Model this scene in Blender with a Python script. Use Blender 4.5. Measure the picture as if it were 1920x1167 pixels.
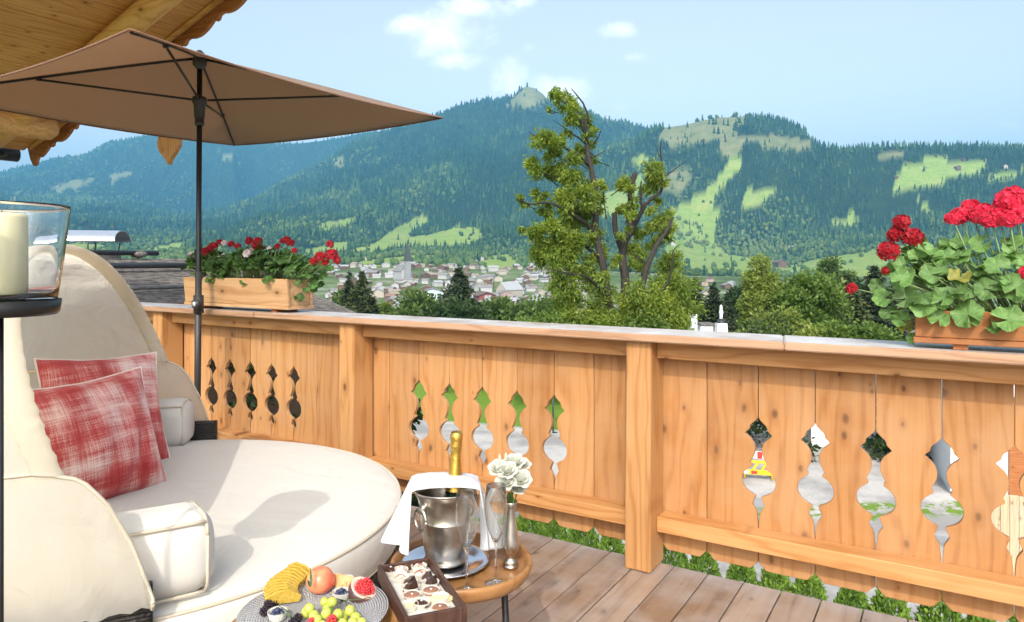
import bpy, bmesh, math, random
import numpy as np
from mathutils import Vector, Matrix

for o in list(bpy.data.objects):
    bpy.data.objects.remove(o)
scene = bpy.context.scene
COL = scene.collection
rng = np.random.default_rng(7)
random.seed(7)

# ------------------------------------------------------------------ camera
EYE = 1.45                       # eye height over the deck (deck top is z = 0)
FPX, CXP, HYP = 1340.0, 960.0, 490.0
cam_d = bpy.data.cameras.new('camera')
cam = bpy.data.objects.new('camera', cam_d)
COL.objects.link(cam)
cam.location = (0, 0, EYE)
cam.rotation_euler = (math.radians(90), 0, 0)
cam_d.sensor_width = 36.0
cam_d.lens = 36.0 * FPX / 1920.0
cam_d.shift_y = -(1167 / 2 - HYP) / 1920.0
cam_d.clip_start = 0.05
cam_d.clip_end = 40000
scene.camera = cam

# ------------------------------------------------------------------ sky and sun
SUN_EL = math.radians(37)
SUN_H = Vector((-0.13, -0.991, 0)).normalized()
SUN_DIR = Vector((SUN_H.x * math.cos(SUN_EL), SUN_H.y * math.cos(SUN_EL), math.sin(SUN_EL)))
world = bpy.data.worlds.new('World')
scene.world = world
world.use_nodes = True
wn, wl = world.node_tree.nodes, world.node_tree.links
for n in list(wn):
    wn.remove(n)
w_out = wn.new('ShaderNodeOutputWorld')
w_bg = wn.new('ShaderNodeBackground')
w_sky = wn.new('ShaderNodeTexSky')
w_sky.sky_type = 'NISHITA'
w_sky.sun_disc = False
w_sky.sun_elevation = SUN_EL
w_sky.sun_rotation = math.atan2(SUN_DIR.x, SUN_DIR.y)
w_sky.altitude = 800
w_sky.air_density = 1.0
w_sky.dust_density = 9.0
w_sky.ozone_density = 0.2
w_bg.inputs['Strength'].default_value = 0.15
wl.new(w_bg.outputs[0], w_out.inputs[0])


def wmath(op, a, b=None, c=None):
    n = wn.new('ShaderNodeMath')
    n.operation = op
    for i, v in enumerate((a, b, c)):
        if v is None:
            continue
        if isinstance(v, (int, float)):
            n.inputs[i].default_value = v
        else:
            wl.new(v, n.inputs[i])
    return n.outputs[0]


# small fair-weather cumulus: soft lumps broken up by noise, laid out by compass direction
tc = wn.new('ShaderNodeTexCoord')
sx = wn.new('ShaderNodeSeparateXYZ')
wl.new(tc.outputs['Generated'], sx.inputs[0])
ysafe = wmath('MAXIMUM', sx.outputs[1], 0.02)
ca = wmath('DIVIDE', sx.outputs[0], ysafe)
cb = wmath('DIVIDE', sx.outputs[2], ysafe)
cv = wn.new('ShaderNodeCombineXYZ')
wl.new(ca, cv.inputs[0]); wl.new(cb, cv.inputs[1])
cnz = wn.new('ShaderNodeTexNoise')
cnz.inputs['Scale'].default_value = 22
cnz.inputs['Detail'].default_value = 10
cnz.inputs['Roughness'].default_value = 0.62
cnz.inputs['Distortion'].default_value = 0.25
wl.new(cv.outputs[0], cnz.inputs['Vector'])
cnl = wn.new('ShaderNodeTexNoise')
cnl.inputs['Scale'].default_value = 7
cnl.inputs['Detail'].default_value = 6
wl.new(cv.outputs[0], cnl.inputs['Vector'])
field = None
for (px, py, rx, ry, amp) in [(835, 62, 95, 60, 1.0), (770, 48, 65, 30, .9), (890, 14, 90, 30, .95), (970, 2, 60, 18, .7),
                              (855, 112, 65, 28, .9), (955, 150, 42, 52, 1.0), (1050, 170, 75, 36, 1.0),
                              (1160, 58, 44, 20, .85), (1196, 106, 38, 15, .75), (995, 90, 26, 14, .6), (565, 48, 65, 16, .38),
                              (522, 76, 34, 12, .4), (1168, 200, 42, 20, .5), (1216, 172, 30, 12, .4), (330, 200, 120, 30, .35),
                              (1700, 240, 160, 22, .35), (1890, 236, 60, 16, .45), (1560, 130, 180, 26, .22), (760, 238, 60, 14, .8),
                              (1780, -160, 150, 60, .8), (300, -220, 200, 70, .9), (2300, 120, 120, 50, .9), (-420, 60, 160, 60, .9)]:
    a0, b0 = (px - CXP) / FPX, (HYP - py) / FPX
    da = wmath('MULTIPLY', wmath('SUBTRACT', ca, a0), FPX / rx)
    db = wmath('MULTIPLY', wmath('SUBTRACT', cb, b0), FPX / ry)
    r2 = wmath('ADD', wmath('MULTIPLY', da, da), wmath('MULTIPLY', db, db))
    g = wmath('MULTIPLY', wmath('POWER', 2.718, wmath('MULTIPLY', r2, -0.9)), amp)
    field = g if field is None else wmath('MAXIMUM', field, g)
nsum = wmath('ADD', wmath('MULTIPLY', cnz.outputs[0], 1.25), wmath('MULTIPLY', cnl.outputs[0], 0.45))
dens = wmath('ADD', field, wmath('SUBTRACT', nsum, 1.24))
cm = wn.new('ShaderNodeMapRange')
cm.interpolation_type = 'SMOOTHSTEP'
cm.inputs['From Min'].default_value = 0.0
cm.inputs['From Max'].default_value = 0.85
wl.new(dens, cm.inputs['Value'])
front = wmath('GREATER_THAN', sx.outputs[1], 0.05)
cmask = wmath('MULTIPLY', wmath('MULTIPLY', cm.outputs[0], front), 0.92)
cmix = wn.new('ShaderNodeMix')
cmix.data_type = 'RGBA'
cmix.inputs[7].default_value = (7.6, 7.7, 7.9, 1)
wl.new(cmask, cmix.inputs[0])
# summer haze whitens the whole sky evenly
w_hs = wn.new('ShaderNodeHueSaturation')
w_hs.inputs['Saturation'].default_value = 0.50
w_hs.inputs['Value'].default_value = 1.38
wl.new(w_sky.outputs[0], w_hs.inputs['Color'])
wl.new(w_hs.outputs[0], cmix.inputs[6])
wl.new(cmix.outputs[2], w_bg.inputs['Color'])

sun_d = bpy.data.lights.new('sun', 'SUN')
sun_d.energy = 2.1
sun_d.angle = math.radians(0.53)
sun_d.color = (1.0, 0.93, 0.82)
sun = bpy.data.objects.new('sun', sun_d)
COL.objects.link(sun)
sun.location = (-12, -26, 22)
sun.rotation_euler = (-SUN_DIR).to_track_quat('-Z', 'Y').to_euler()

scene.view_settings.view_transform = 'Standard'
scene.view_settings.look = 'None'
scene.view_settings.gamma = 1.0
scene.view_settings.exposure = 0.66
scene.render.engine = 'CYCLES'
scene.cycles.use_denoising = True
try:
    scene.cycles.denoiser = 'OPENIMAGEDENOISE'
    scene.cycles.denoising_input_passes = 'RGB_ALBEDO_NORMAL'
except Exception:
    pass
scene.cycles.max_bounces = 10
scene.cycles.diffuse_bounces = 5
scene.cycles.glossy_bounces = 4
scene.cycles.transmission_bounces = 8
scene.cycles.transparent_max_bounces = 12
scene.cycles.volume_bounces = 0
scene.cycles.sample_clamp_indirect = 6
scene.cycles.caustics_reflective = False

# ------------------------------------------------------------------ frames and helpers
TH = math.atan2(-0.522, 0.853)                   # the balcony is turned: u runs along the railing, v out of the house
UX, UY = math.cos(TH), math.sin(TH)


def W(u, v, z=0.0):
    return Vector((u * UX - v * UY, u * UY + v * UX, z))


def at(px, py, Y):
    """world point seen in the direction (px, py) at depth Y"""
    return Vector(((px - CXP) / FPX * Y, Y, EYE + (HYP - py) / FPX * Y))


def thing(name, label, cat, loc=(0, 0, 0), rz=0.0, group=None, kind=None):
    o = bpy.data.objects.new(name, None)
    COL.objects.link(o)
    o.location = loc
    o.rotation_euler = (0, 0, rz)
    o.empty_display_size = 0.1
    tag(o, label, cat, group, kind)
    return o


def tag(o, label=None, cat=None, group=None, kind=None):
    if label: o['label'] = label
    if cat: o['category'] = cat
    if group: o['group'] = group
    if kind: o['kind'] = kind
    return o


def link(name, me, mat=None, parent=None, loc=(0, 0, 0), rot=(0, 0, 0), scale=None):
    o = bpy.data.objects.new(name, me)
    COL.objects.link(o)
    if mat is not None and len(me.materials) == 0:
        me.materials.append(mat)
    o.location = loc
    o.rotation_euler = rot
    if scale is not None:
        o.scale = scale if hasattr(scale, '__len__') else (scale,) * 3
    if parent is not None:
        o.parent = parent
    return o


def np_mesh(name, V, F, smooth=False, attrs=None):
    """V (n,3); F (m,3) or (m,4) int arrays"""
    V = np.asarray(V, dtype=np.float32)
    F = np.asarray(F, dtype=np.int32)
    me = bpy.data.meshes.new(name)
    k = F.shape[1]
    me.vertices.add(len(V)); me.vertices.foreach_set('co', V.ravel())
    me.loops.add(F.size); me.loops.foreach_set('vertex_index', F.ravel())
    me.polygons.add(len(F))
    me.polygons.foreach_set('loop_start', np.arange(0, F.size, k, dtype=np.int32))
    me.polygons.foreach_set('loop_total', np.full(len(F), k, dtype=np.int32))
    if smooth:
        me.polygons.foreach_set('use_smooth', np.ones(len(F), dtype=bool))
    me.update(calc_edges=True)
    if attrs:
        for key, val in attrs.items():
            at_ = me.attributes.new(key, 'FLOAT', 'POINT')
            at_.data.foreach_set('value', np.asarray(val, dtype=np.float32))
    return me


def py_mesh(name, verts, faces, smooth=False):
    me = bpy.data.meshes.new(name)
    me.from_pydata([tuple(v) for v in verts], [], [tuple(f) for f in faces])
    if smooth:
        for p in me.polygons: p.use_smooth = True
    me.update()
    return me


def bm_mesh(name, bm, smooth=False):
    me = bpy.data.meshes.new(name)
    bmesh.ops.recalc_face_normals(bm, faces=bm.faces)
    bm.to_mesh(me); bm.free()
    if smooth:
        for p in me.polygons: p.use_smooth = True
    return me


def box_mesh(name, sx, sy, sz, bevel=0.0, seg=1, centre=(0, 0, 0)):
    bm = bmesh.new()
    bmesh.ops.create_cube(bm, size=1.0)
    bmesh.ops.scale(bm, vec=(sx, sy, sz), verts=bm.verts)
    bmesh.ops.translate(bm, vec=centre, verts=bm.verts)
    if bevel > 0:
        bmesh.ops.bevel(bm, geom=bm.edges[:], offset=bevel, segments=seg, profile=0.5, affect='EDGES')
    return bm_mesh(name, bm)


def prism_mesh(name, outline, depth, bevel=0.0, axis='y'):
    """outline: list of (a,b); extruded along y (a->x, b->z), from 0 to depth"""
    bm = bmesh.new()
    f = [bm.verts.new((a, 0, b)) for a, b in outline]
    face = bm.faces.new(f)
    r = bmesh.ops.extrude_face_region(bm, geom=[face])
    vs = [g for g in r['geom'] if isinstance(g, bmesh.types.BMVert)]
    bmesh.ops.translate(bm, vec=(0, depth, 0), verts=vs)
    bmesh.ops.recalc_face_normals(bm, faces=bm.faces)
    if bevel > 0:
        bmesh.ops.bevel(bm, geom=[e for e in bm.edges if e.is_manifold and e.calc_face_angle(0) > 0.6], offset=bevel, segments=1, affect='EDGES')
    bmesh.ops.triangulate(bm, faces=[f for f in bm.faces if len(f.verts) > 4])
    return bm_mesh(name, bm)


def lathe_mesh(name, prof, seg=32, smooth=True, close_top=False, close_bot=False):
    vs, fs = [], []
    for r, z in prof:
        for k in range(seg):
            a = 2 * math.pi * k / seg
            vs.append((r * math.cos(a), r * math.sin(a), z))
    for i in range(len(prof) - 1):
        for k in range(seg):
            k2 = (k + 1) % seg
            fs.append((i * seg + k, i * seg + k2, (i + 1) * seg + k2, (i + 1) * seg + k))
    if close_bot:
        fs.append(tuple(range(seg))[::-1])
    if close_top:
        n = len(prof) - 1
        fs.append(tuple(n * seg + k for k in range(seg)))
    return py_mesh(name, vs, fs, smooth)


def tube_arrays(pts, rad, sides=8, cap=True):
    pts = [Vector(p) for p in pts]
    n = len(pts)
    if not hasattr(rad, '__len__'):
        rad = [rad] * n
    vs, fs = [], []
    ref = None
    for i in range(n):
        t = (pts[min(i + 1, n - 1)] - pts[max(i - 1, 0)])
        if t.length < 1e-9: t = Vector((0, 0, 1))
        t.normalize()
        if ref is None:
            ref = Vector((0, 0, 1)) if abs(t.z) < 0.9 else Vector((1, 0, 0))
        s = t.cross(ref)
        if s.length < 1e-6: s = t.orthogonal()
        s.normalize()
        b = s.cross(t).normalized()
        ref = b.cross(t) if False else ref
        for k in range(sides):
            a = 2 * math.pi * k / sides
            vs.append(pts[i] + rad[i] * (math.cos(a) * s + math.sin(a) * b))
    for i in range(n - 1):
        for k in range(sides):
            k2 = (k + 1) % sides
            fs.append((i * sides + k, i * sides + k2, (i + 1) * sides + k2, (i + 1) * sides + k))
    if cap:
        fs.append(tuple(range(sides))[::-1])
        fs.append(tuple((n - 1) * sides + k for k in range(sides)))
    return vs, fs


def tubes_mesh(name, runs, sides=8, smooth=True):
    V, F = [], []
    for pts, rad in runs:
        v, f = tube_arrays(pts, rad, sides)
        o = len(V)
        V += v
        F += [tuple(i + o for i in q) for q in f]
    return py_mesh(name, V, F, smooth)


def arc_pts(c, r, a0, a1, n, plane='xz'):
    out = []
    for i in range(n + 1):
        a = a0 + (a1 - a0) * i / n
        if plane == 'xz': out.append(Vector((c[0] + r * math.cos(a), c[1], c[2] + r * math.sin(a))))
        else: out.append(Vector((c[0] + r * math.cos(a), c[1] + r * math.sin(a), c[2])))
    return out


def copy_tree(o, parent=None):
    c = o.copy()
    COL.objects.link(c)
    c.parent = parent
    for ch in o.children:
        copy_tree(ch, c)
    return c


# ------------------------------------------------------------------ materials
MATS = {}


class NT:
    """tiny node-tree writer"""
    def __init__(self, name):
        self.m = bpy.data.materials.new(name)
        self.m.use_nodes = True
        self.n, self.l = self.m.node_tree.nodes, self.m.node_tree.links
        self.n.clear()
        self.out = self.n.new('ShaderNodeOutputMaterial')

    def node(self, t, **kw):
        n = self.n.new(t)
        for k, v in kw.items():
            setattr(n, k, v)
        return n

    def put(self, sock, v):
        if v is None: return
        if isinstance(v, bpy.types.NodeSocket): self.l.new(v, sock)
        else: sock.default_value = v

    def math(self, op, a, b=None, c=None, clamp=False):
        n = self.node('ShaderNodeMath', operation=op)
        n.use_clamp = clamp
        for i, v in enumerate((a, b, c)): self.put(n.inputs[i], v)
        return n.outputs[0]

    def noise(self, vec, scale, detail=4, rough=0.55, dist=0.0, out=0):
        n = self.node('ShaderNodeTexNoise')
        self.put(n.inputs['Vector'], vec)
        n.inputs['Scale'].default_value = scale
        n.inputs['Detail'].default_value = detail
        n.inputs['Roughness'].default_value = rough
        n.inputs['Distortion'].default_value = dist
        return n.outputs[out]

    def ramp(self, fac, stops, interp='LINEAR'):
        n = self.node('ShaderNodeValToRGB')
        self.put(n.inputs[0], fac)
        el = n.color_ramp.elements
        n.color_ramp.interpolation = interp
        while len(el) < len(stops): el.new(0.5)
        for e, (p, c) in zip(el, stops):
            e.position = p
            e.color = (*c, 1) if len(c) == 3 else c
        return n.outputs[0]

    def mix(self, fac, a, b, mode='MIX'):
        n = self.node('ShaderNodeMix', data_type='RGBA', blend_type=mode)
        self.put(n.inputs[0], fac)
        for s, v in ((n.inputs[6], a), (n.inputs[7], b)):
            if isinstance(v, (tuple, list)): v = (*v, 1) if len(v) == 3 else v
            self.put(s, v)
        return n.outputs[2]

    def vmath(self, op, a, b):
        n = self.node('ShaderNodeVectorMath', operation=op)
        self.put(n.inputs[0], a); self.put(n.inputs[1], b)
        return n.outputs[0]

    def bump(self, h, strength, dist, normal=None):
        n = self.node('ShaderNodeBump')
        n.inputs['Strength'].default_value = strength
        n.inputs['Distance'].default_value = dist
        self.put(n.inputs['Height'], h)
        self.put(n.inputs['Normal'], normal)
        return n.outputs[0]

    def bsdf(self, color, rough=0.5, metal=0.0, normal=None, spec=None, trans=None, ior=None, sheen=None, coat=None, sss=None):
        n = self.node('ShaderNodeBsdfPrincipled')
        self.put(n.inputs['Base Color'], (*color, 1) if isinstance(color, (tuple, list)) and len(color) == 3 else color)
        self.put(n.inputs['Roughness'], rough)
        self.put(n.inputs['Metallic'], metal)
        self.put(n.inputs['Normal'], normal)
        if spec is not None: n.inputs['Specular IOR Level'].default_value = spec
        if trans is not None: n.inputs['Transmission Weight'].default_value = trans
        if ior is not None: n.inputs['IOR'].default_value = ior
        if sheen is not None: n.inputs['Sheen Weight'].default_value = sheen
        if coat is not None: n.inputs['Coat Weight'].default_value = coat
        if sss is not None:
            n.inputs['Subsurface Weight'].default_value = sss[0]
            n.inputs['Subsurface Radius'].default_value = sss[1]
            n.inputs['Subsurface Scale'].default_value = sss[2]
        return n

    def done(self, shader):
        self.l.new(shader.outputs[0] if not isinstance(shader, bpy.types.NodeSocket) else shader, self.out.inputs['Surface'])
        return self.m

    def coords(self, rand=True):
        t = self.node('ShaderNodeTexCoord')
        v = t.outputs['Object']
        if rand:
            oi = self.node('ShaderNodeObjectInfo')
            s = self.math('MULTIPLY', oi.outputs['Random'], 57.0)
            c = self.node('ShaderNodeCombineXYZ')
            for i in range(3): self.l.new(s, c.inputs[i])
            v = self.vmath('ADD', v, c.outputs[0])
            self.rand = oi.outputs['Random']
        return v


def flat_mat(name, color, rough=0.5, metal=0.0, var=0.12, nscale=30, bump=0.0, **kw):
    t = NT(name)
    v = t.coords()
    nz = t.noise(v, nscale, 5)
    lo = tuple(max(0, c * (1 - var)) for c in color); hi = tuple(min(1, c * (1 + var)) for c in color)
    col = t.ramp(nz, [(0.3, lo), (0.7, hi)])
    nrm = t.bump(nz, bump, 0.002) if bump else None
    b = t.bsdf(col, rough, metal, nrm, **kw)
    return t.done(b)


def wood_mat(name, along, light, mid, dark, rough=0.5, knots=True, grain=1.5, weather=None, across=None, tint=0.10, spec=0.35):
    """along: 'x','y' or 'z' axis of the grain in object space"""
    t = NT(name)
    v = t.coords()
    sep = t.node('ShaderNodeSeparateXYZ'); t.l.new(v, sep.inputs[0])
    ax = {'x': 0, 'y': 1, 'z': 2}
    A = sep.outputs[ax[along]]
    others = [i for i in range(3) if i != ax[along]]
    if across is None:
        across = 'xyz'[others[0]]
    B = sep.outputs[ax[across]]
    Cc = sep.outputs[[i for i in others if i != ax[across]][0]]
    # slow waviness along the grain; cathedral rings from a warped distance field
    cmb = t.node('ShaderNodeCombineXYZ')
    t.put(cmb.inputs[0], t.math('MULTIPLY', A, 0.55)); t.put(cmb.inputs[1], t.math('MULTIPLY', B, 3.2)); t.put(cmb.inputs[2], t.math('MULTIPLY', Cc, 3.2))
    warp = t.noise(cmb.outputs[0], 1.6, 3, 0.5)
    ringc = t.math('ADD', t.math('MULTIPLY', B, 62.0 * grain), t.math('MULTIPLY', warp, 22.0 * grain))
    rings = t.math('SINE', ringc)
    # sharper late-wood lines
    ring01 = t.math('POWER', t.math('ADD', t.math('MULTIPLY', rings, 0.5), 0.5), 3.6)
    cmb2 = t.node('ShaderNodeCombineXYZ')
    t.put(cmb2.inputs[0], t.math('MULTIPLY', A, 2.0)); t.put(cmb2.inputs[1], t.math('MULTIPLY', B, 150.0)); t.put(cmb2.inputs[2], t.math('MULTIPLY', Cc, 150.0))
    fine = t.noise(cmb2.outputs[0], 1.0, 4, 0.6)
    big = t.noise(v, 2.2, 3)
    cmb3 = t.node('ShaderNodeCombineXYZ')
    t.put(cmb3.inputs[0], t.math('MULTIPLY', A, 0.9)); t.put(cmb3.inputs[1], t.math('MULTIPLY', B, 34.0)); t.put(cmb3.inputs[2], t.math('MULTIPLY', Cc, 34.0))
    mids = t.noise(cmb3.outputs[0], 1.0, 3, 0.6)
    mixf = t.math('ADD', t.math('MULTIPLY', ring01, 0.30), t.math('ADD', t.math('MULTIPLY', fine, 0.44), t.math('MULTIPLY', t.math('SUBTRACT', mids, .5), 0.5)))
    mixf = t.math('ADD', mixf, t.math('ADD', t.math('MULTIPLY', t.math('SUBTRACT', big, 0.5), 0.45), 0.06))
    col = t.ramp(mixf, [(0.12, light), (0.45, mid), (0.9, dark)])
    if knots:
        kv = t.node('ShaderNodeCombineXYZ')
        t.put(kv.inputs[0], t.math('MULTIPLY', B, 8.0)); t.put(kv.inputs[1], t.math('MULTIPLY', A, 4.6))
        wob = t.noise(v, 25, 2)
        kvv = t.vmath('ADD', kv.outputs[0], wob) if False else kv.outputs[0]
        vo = t.node('ShaderNodeTexVoronoi'); vo.voronoi_dimensions = '2D'
        t.put(vo.inputs['Vector'], kvv); vo.inputs['Scale'].default_value = 1.0
        csep = t.node('ShaderNodeSeparateColor'); t.l.new(vo.outputs['Color'], csep.inputs[0])
        size = t.math('MULTIPLY', t.math('MAXIMUM', t.math('SUBTRACT', csep.outputs[0], 0.60), 0.0), 0.34)
        dd = t.math('DIVIDE', t.math('ADD', vo.outputs['Distance'], t.math('MULTIPLY', t.math('SUBTRACT', wob, .5), 0.05)), t.math('ADD', size, 0.001))
        kf = t.node('ShaderNodeMapRange'); kf.interpolation_type = 'SMOOTHSTEP'
        kf.inputs['From Min'].default_value = 1.15; kf.inputs['From Max'].default_value = 0.35
        t.put(kf.inputs['Value'], dd)
        kd = tuple(c * 0.36 for c in dark)
        halo = t.node('ShaderNodeMapRange'); halo.interpolation_type = 'SMOOTHSTEP'
        halo.inputs['From Min'].default_value = 3.0; halo.inputs['From Max'].default_value = 0.9
        t.put(halo.inputs['Value'], dd)
        col = t.mix(t.math('MULTIPLY', halo.outputs[0], 0.45), col, dark)
        col = t.mix(t.math('MULTIPLY', kf.outputs[0], 0.85), col, kd)
    # board to board tone
    tone = t.math('ADD', t.math('MULTIPLY', t.rand, 2 * tint), 1.0 - tint)
    tn = t.node('ShaderNodeCombineColor')
    t.put(tn.inputs[0], tone); t.put(tn.inputs[1], t.math('POWER', tone, 1.25)); t.put(tn.inputs[2], t.math('POWER', tone, 1.5))
    col = t.mix(1.0, col, tn.outputs[0], 'MULTIPLY')
    if weather is not None:
        wcol, wamt = weather
        wz = t.noise(v, 5.0, 6, 0.6)
        wf = t.node('ShaderNodeMapRange'); wf.inputs['From Min'].default_value = 0.35; wf.inputs['From Max'].default_value = 0.7
        t.put(wf.inputs['Value'], wz)
        col = t.mix(t.math('MULTIPLY', wf.outputs[0], wamt), col, wcol)
    h = t.math('ADD', t.math('MULTIPLY', ring01, -0.5), t.math('MULTIPLY', fine, 0.6))
    nrm = t.bump(h, 0.25, 0.0015)
    rr = t.math('ADD', t.math('MULTIPLY', fine, 0.2), rough - 0.1)
    b = t.bsdf(col, rr, 0.0, nrm, spec=spec)
    return t.done(b)


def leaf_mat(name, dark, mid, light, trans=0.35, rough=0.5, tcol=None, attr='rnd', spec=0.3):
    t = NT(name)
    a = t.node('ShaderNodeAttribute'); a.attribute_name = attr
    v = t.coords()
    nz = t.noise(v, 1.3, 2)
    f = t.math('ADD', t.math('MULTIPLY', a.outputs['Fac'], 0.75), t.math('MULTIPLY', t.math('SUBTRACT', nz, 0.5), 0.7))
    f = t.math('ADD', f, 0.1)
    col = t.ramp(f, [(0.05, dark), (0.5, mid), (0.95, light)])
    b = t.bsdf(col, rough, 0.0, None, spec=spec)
    tr = t.node('ShaderNodeBsdfTranslucent')
    tc2 = t.mix(1.0, col, tcol or (1.25, 1.35, 0.6), 'MULTIPLY')
    t.put(tr.inputs['Color'], tc2)
    mx = t.node('ShaderNodeMixShader'); mx.inputs[0].default_value = trans
    t.l.new(b.outputs[0], mx.inputs[1]); t.l.new(tr.outputs[0], mx.inputs[2])
    return t.done(mx)


def fabric_mat(name, color, trans=0.0, weave=900, rough=0.85, wrinkle=0.0, wscale=6.0, sheen=0.2, tcol=None):
    t = NT(name)
    v = t.coords(False)
    nz = t.noise(v, weave, 2)
    big = t.noise(v, 3.0, 3)
    lo = tuple(c * 0.94 for c in color)
    col = t.mix(big, lo, color)
    h = t.math('MULTIPLY', nz, 0.06)
    nrm = t.bump(h, 0.15, 0.002)
    if wrinkle:
        wz = t.noise(v, wscale, 4, 0.5, 1.2)
        nrm = t.bump(wz, wrinkle, 0.03, nrm)
    b = t.bsdf(col, rough, 0.0, nrm, spec=0.15, sheen=sheen)
    if trans > 0:
        tr = t.node('ShaderNodeBsdfTranslucent')
        t.put(tr.inputs['Color'], (*(tcol or color), 1)); t.put(tr.inputs['Normal'], nrm)
        mx = t.node('ShaderNodeMixShader'); mx.inputs[0].default_value = trans
        t.l.new(b.outputs[0], mx.inputs[1]); t.l.new(tr.outputs[0], mx.inputs[2])
        return t.done(mx)
    return t.done(b)


L_, M_, D_ = (0.475, 0.252, 0.100), (0.405, 0.190, 0.064), (0.27, 0.105, 0.030)
MATS['larch_z'] = wood_mat('larch_plank', 'z', L_, M_, D_, across='x', tint=0.20, weather=((0.43, 0.265, 0.145), 0.45))
MATS['larch_x'] = wood_mat('larch_rail', 'x', (0.48, 0.26, 0.107), M_, (0.265, 0.102, 0.030), across='z')
MATS['larch_post'] = wood_mat('larch_post', 'z', (0.49, 0.275, 0.118), (0.415, 0.207, 0.075), (0.28, 0.12, 0.038), across='x')
MATS['cap'] = wood_mat('weathered_glare_cap', 'x', (0.50, 0.42, 0.36), (0.42, 0.34, 0.28), (0.28, 0.2, 0.15), rough=0.33, knots=False, weather=((0.70, 0.72, 0.75), 0.85), across='y', spec=0.5)  # weathered top, with the sky's pale bluish glare put into its colour
MATS['cap_front'] = wood_mat('cap_front', 'x', (0.44, 0.28, 0.18), (0.36, 0.21, 0.125), (0.24, 0.125, 0.065), rough=0.5, knots=True, across='z')
MATS['deck'] = wood_mat('deck_board', 'y', (0.31, 0.225, 0.16), (0.235, 0.16, 0.11), (0.10, 0.066, 0.045), rough=0.42, weather=((0.36, 0.325, 0.31), 0.7), across='x', grain=0.9, tint=0.20, spec=0.45)
MATS['box_wood'] = wood_mat('box_wood', 'x', (0.53, 0.335, 0.185), (0.45, 0.26, 0.125), (0.29, 0.14, 0.06), across='z', tint=0.05)
MATS['box_wood_red'] = wood_mat('box_wood_red', 'x', (0.36, 0.155, 0.06), (0.30, 0.115, 0.042), (0.18, 0.06, 0.02), across='z', tint=0.04)
MATS['soffit'] = wood_mat('soffit', 'y', (0.72, 0.39, 0.14), (0.62, 0.29, 0.085), (0.40, 0.15, 0.04), across='x', rough=0.55)
MATS['beam'] = wood_mat('beam', 'x', (0.72, 0.42, 0.16), (0.62, 0.32, 0.10), (0.42, 0.17, 0.05), across='z', rough=0.55)
MATS['verge'] = wood_mat('verge', 'x', (0.42, 0.17, 0.06), (0.34, 0.12, 0.04), (0.2, 0.06, 0.02), across='z', rough=0.55)
MATS['table'] = wood_mat('table_wood', 'x', (0.36, 0.18, 0.068), (0.30, 0.14, 0.046), (0.18, 0.07, 0.022), across='y', rough=0.38, knots=False, grain=1.4)
MATS['black_metal'] = flat_mat('black_metal', (0.018, 0.017, 0.016), 0.42, 0.3, var=.2)
MATS['dark_plastic'] = flat_mat('dark_plastic', (0.03, 0.03, 0.032), 0.5)
MATS['anthracite'] = flat_mat('anthracite', (0.06, 0.065, 0.07), 0.4, 0.5)
MATS['white_paint'] = flat_mat('white_paint', (0.78, 0.79, 0.8), 0.6, var=.04)
MATS['white_metal'] = flat_mat('white_metal', (0.7, 0.71, 0.72), 0.35, 0.2)
MATS['grey_slate'] = flat_mat('grey_slate', (0.15, 0.14, 0.13), 0.7, var=.4, nscale=8)
# ================================================================== LAND
def pl(px, table):
    xs = [t[0] for t in table]; ys = [t[1] for t in table]
    return np.interp(px, xs, ys)


def value_noise(x, y, seed=0):
    """smooth 2-D value noise, vectorised, range about -1..1"""
    xi = np.floor(x).astype(np.int64); yi = np.floor(y).astype(np.int64)
    xf = x - xi; yf = y - yi
    xf = xf * xf * (3 - 2 * xf); yf = yf * yf * (3 - 2 * yf)

    def h(i, j):
        n = (i * 374761393 + j * 668265263 + seed * 1442695041) & 0x7fffffff
        n = ((n ^ (n >> 13)) * 1274126177) & 0x7fffffff
        return ((n ^ (n >> 16)) & 0xffff) / 32767.5 - 1.0
    a = h(xi, yi); b = h(xi + 1, yi); c = h(xi, yi + 1); d = h(xi + 1, yi + 1)
    return (a * (1 - xf) + b * xf) * (1 - yf) + (c * (1 - xf) + d * xf) * yf


def fbm(x, y, oct=4, seed=0):
    s = np.zeros_like(x); amp = 1.0; tot = 0
    for o in range(oct):
        s += amp * value_noise(x * 2 ** o, y * 2 ** o, seed + o)
        tot += amp; amp *= 0.5
    return s / tot


NA, NR = 760, 300
A_MIN, A_MAX = -1.15, 1.15
AV = np.linspace(A_MIN, A_MAX, NA)
PXV = CXP + FPX * AV
LY0, LY1 = math.log(36.0), math.log(7000.0)
LYV = np.linspace(LY0, LY1, NR)
YV = np.exp(LYV)

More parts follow.
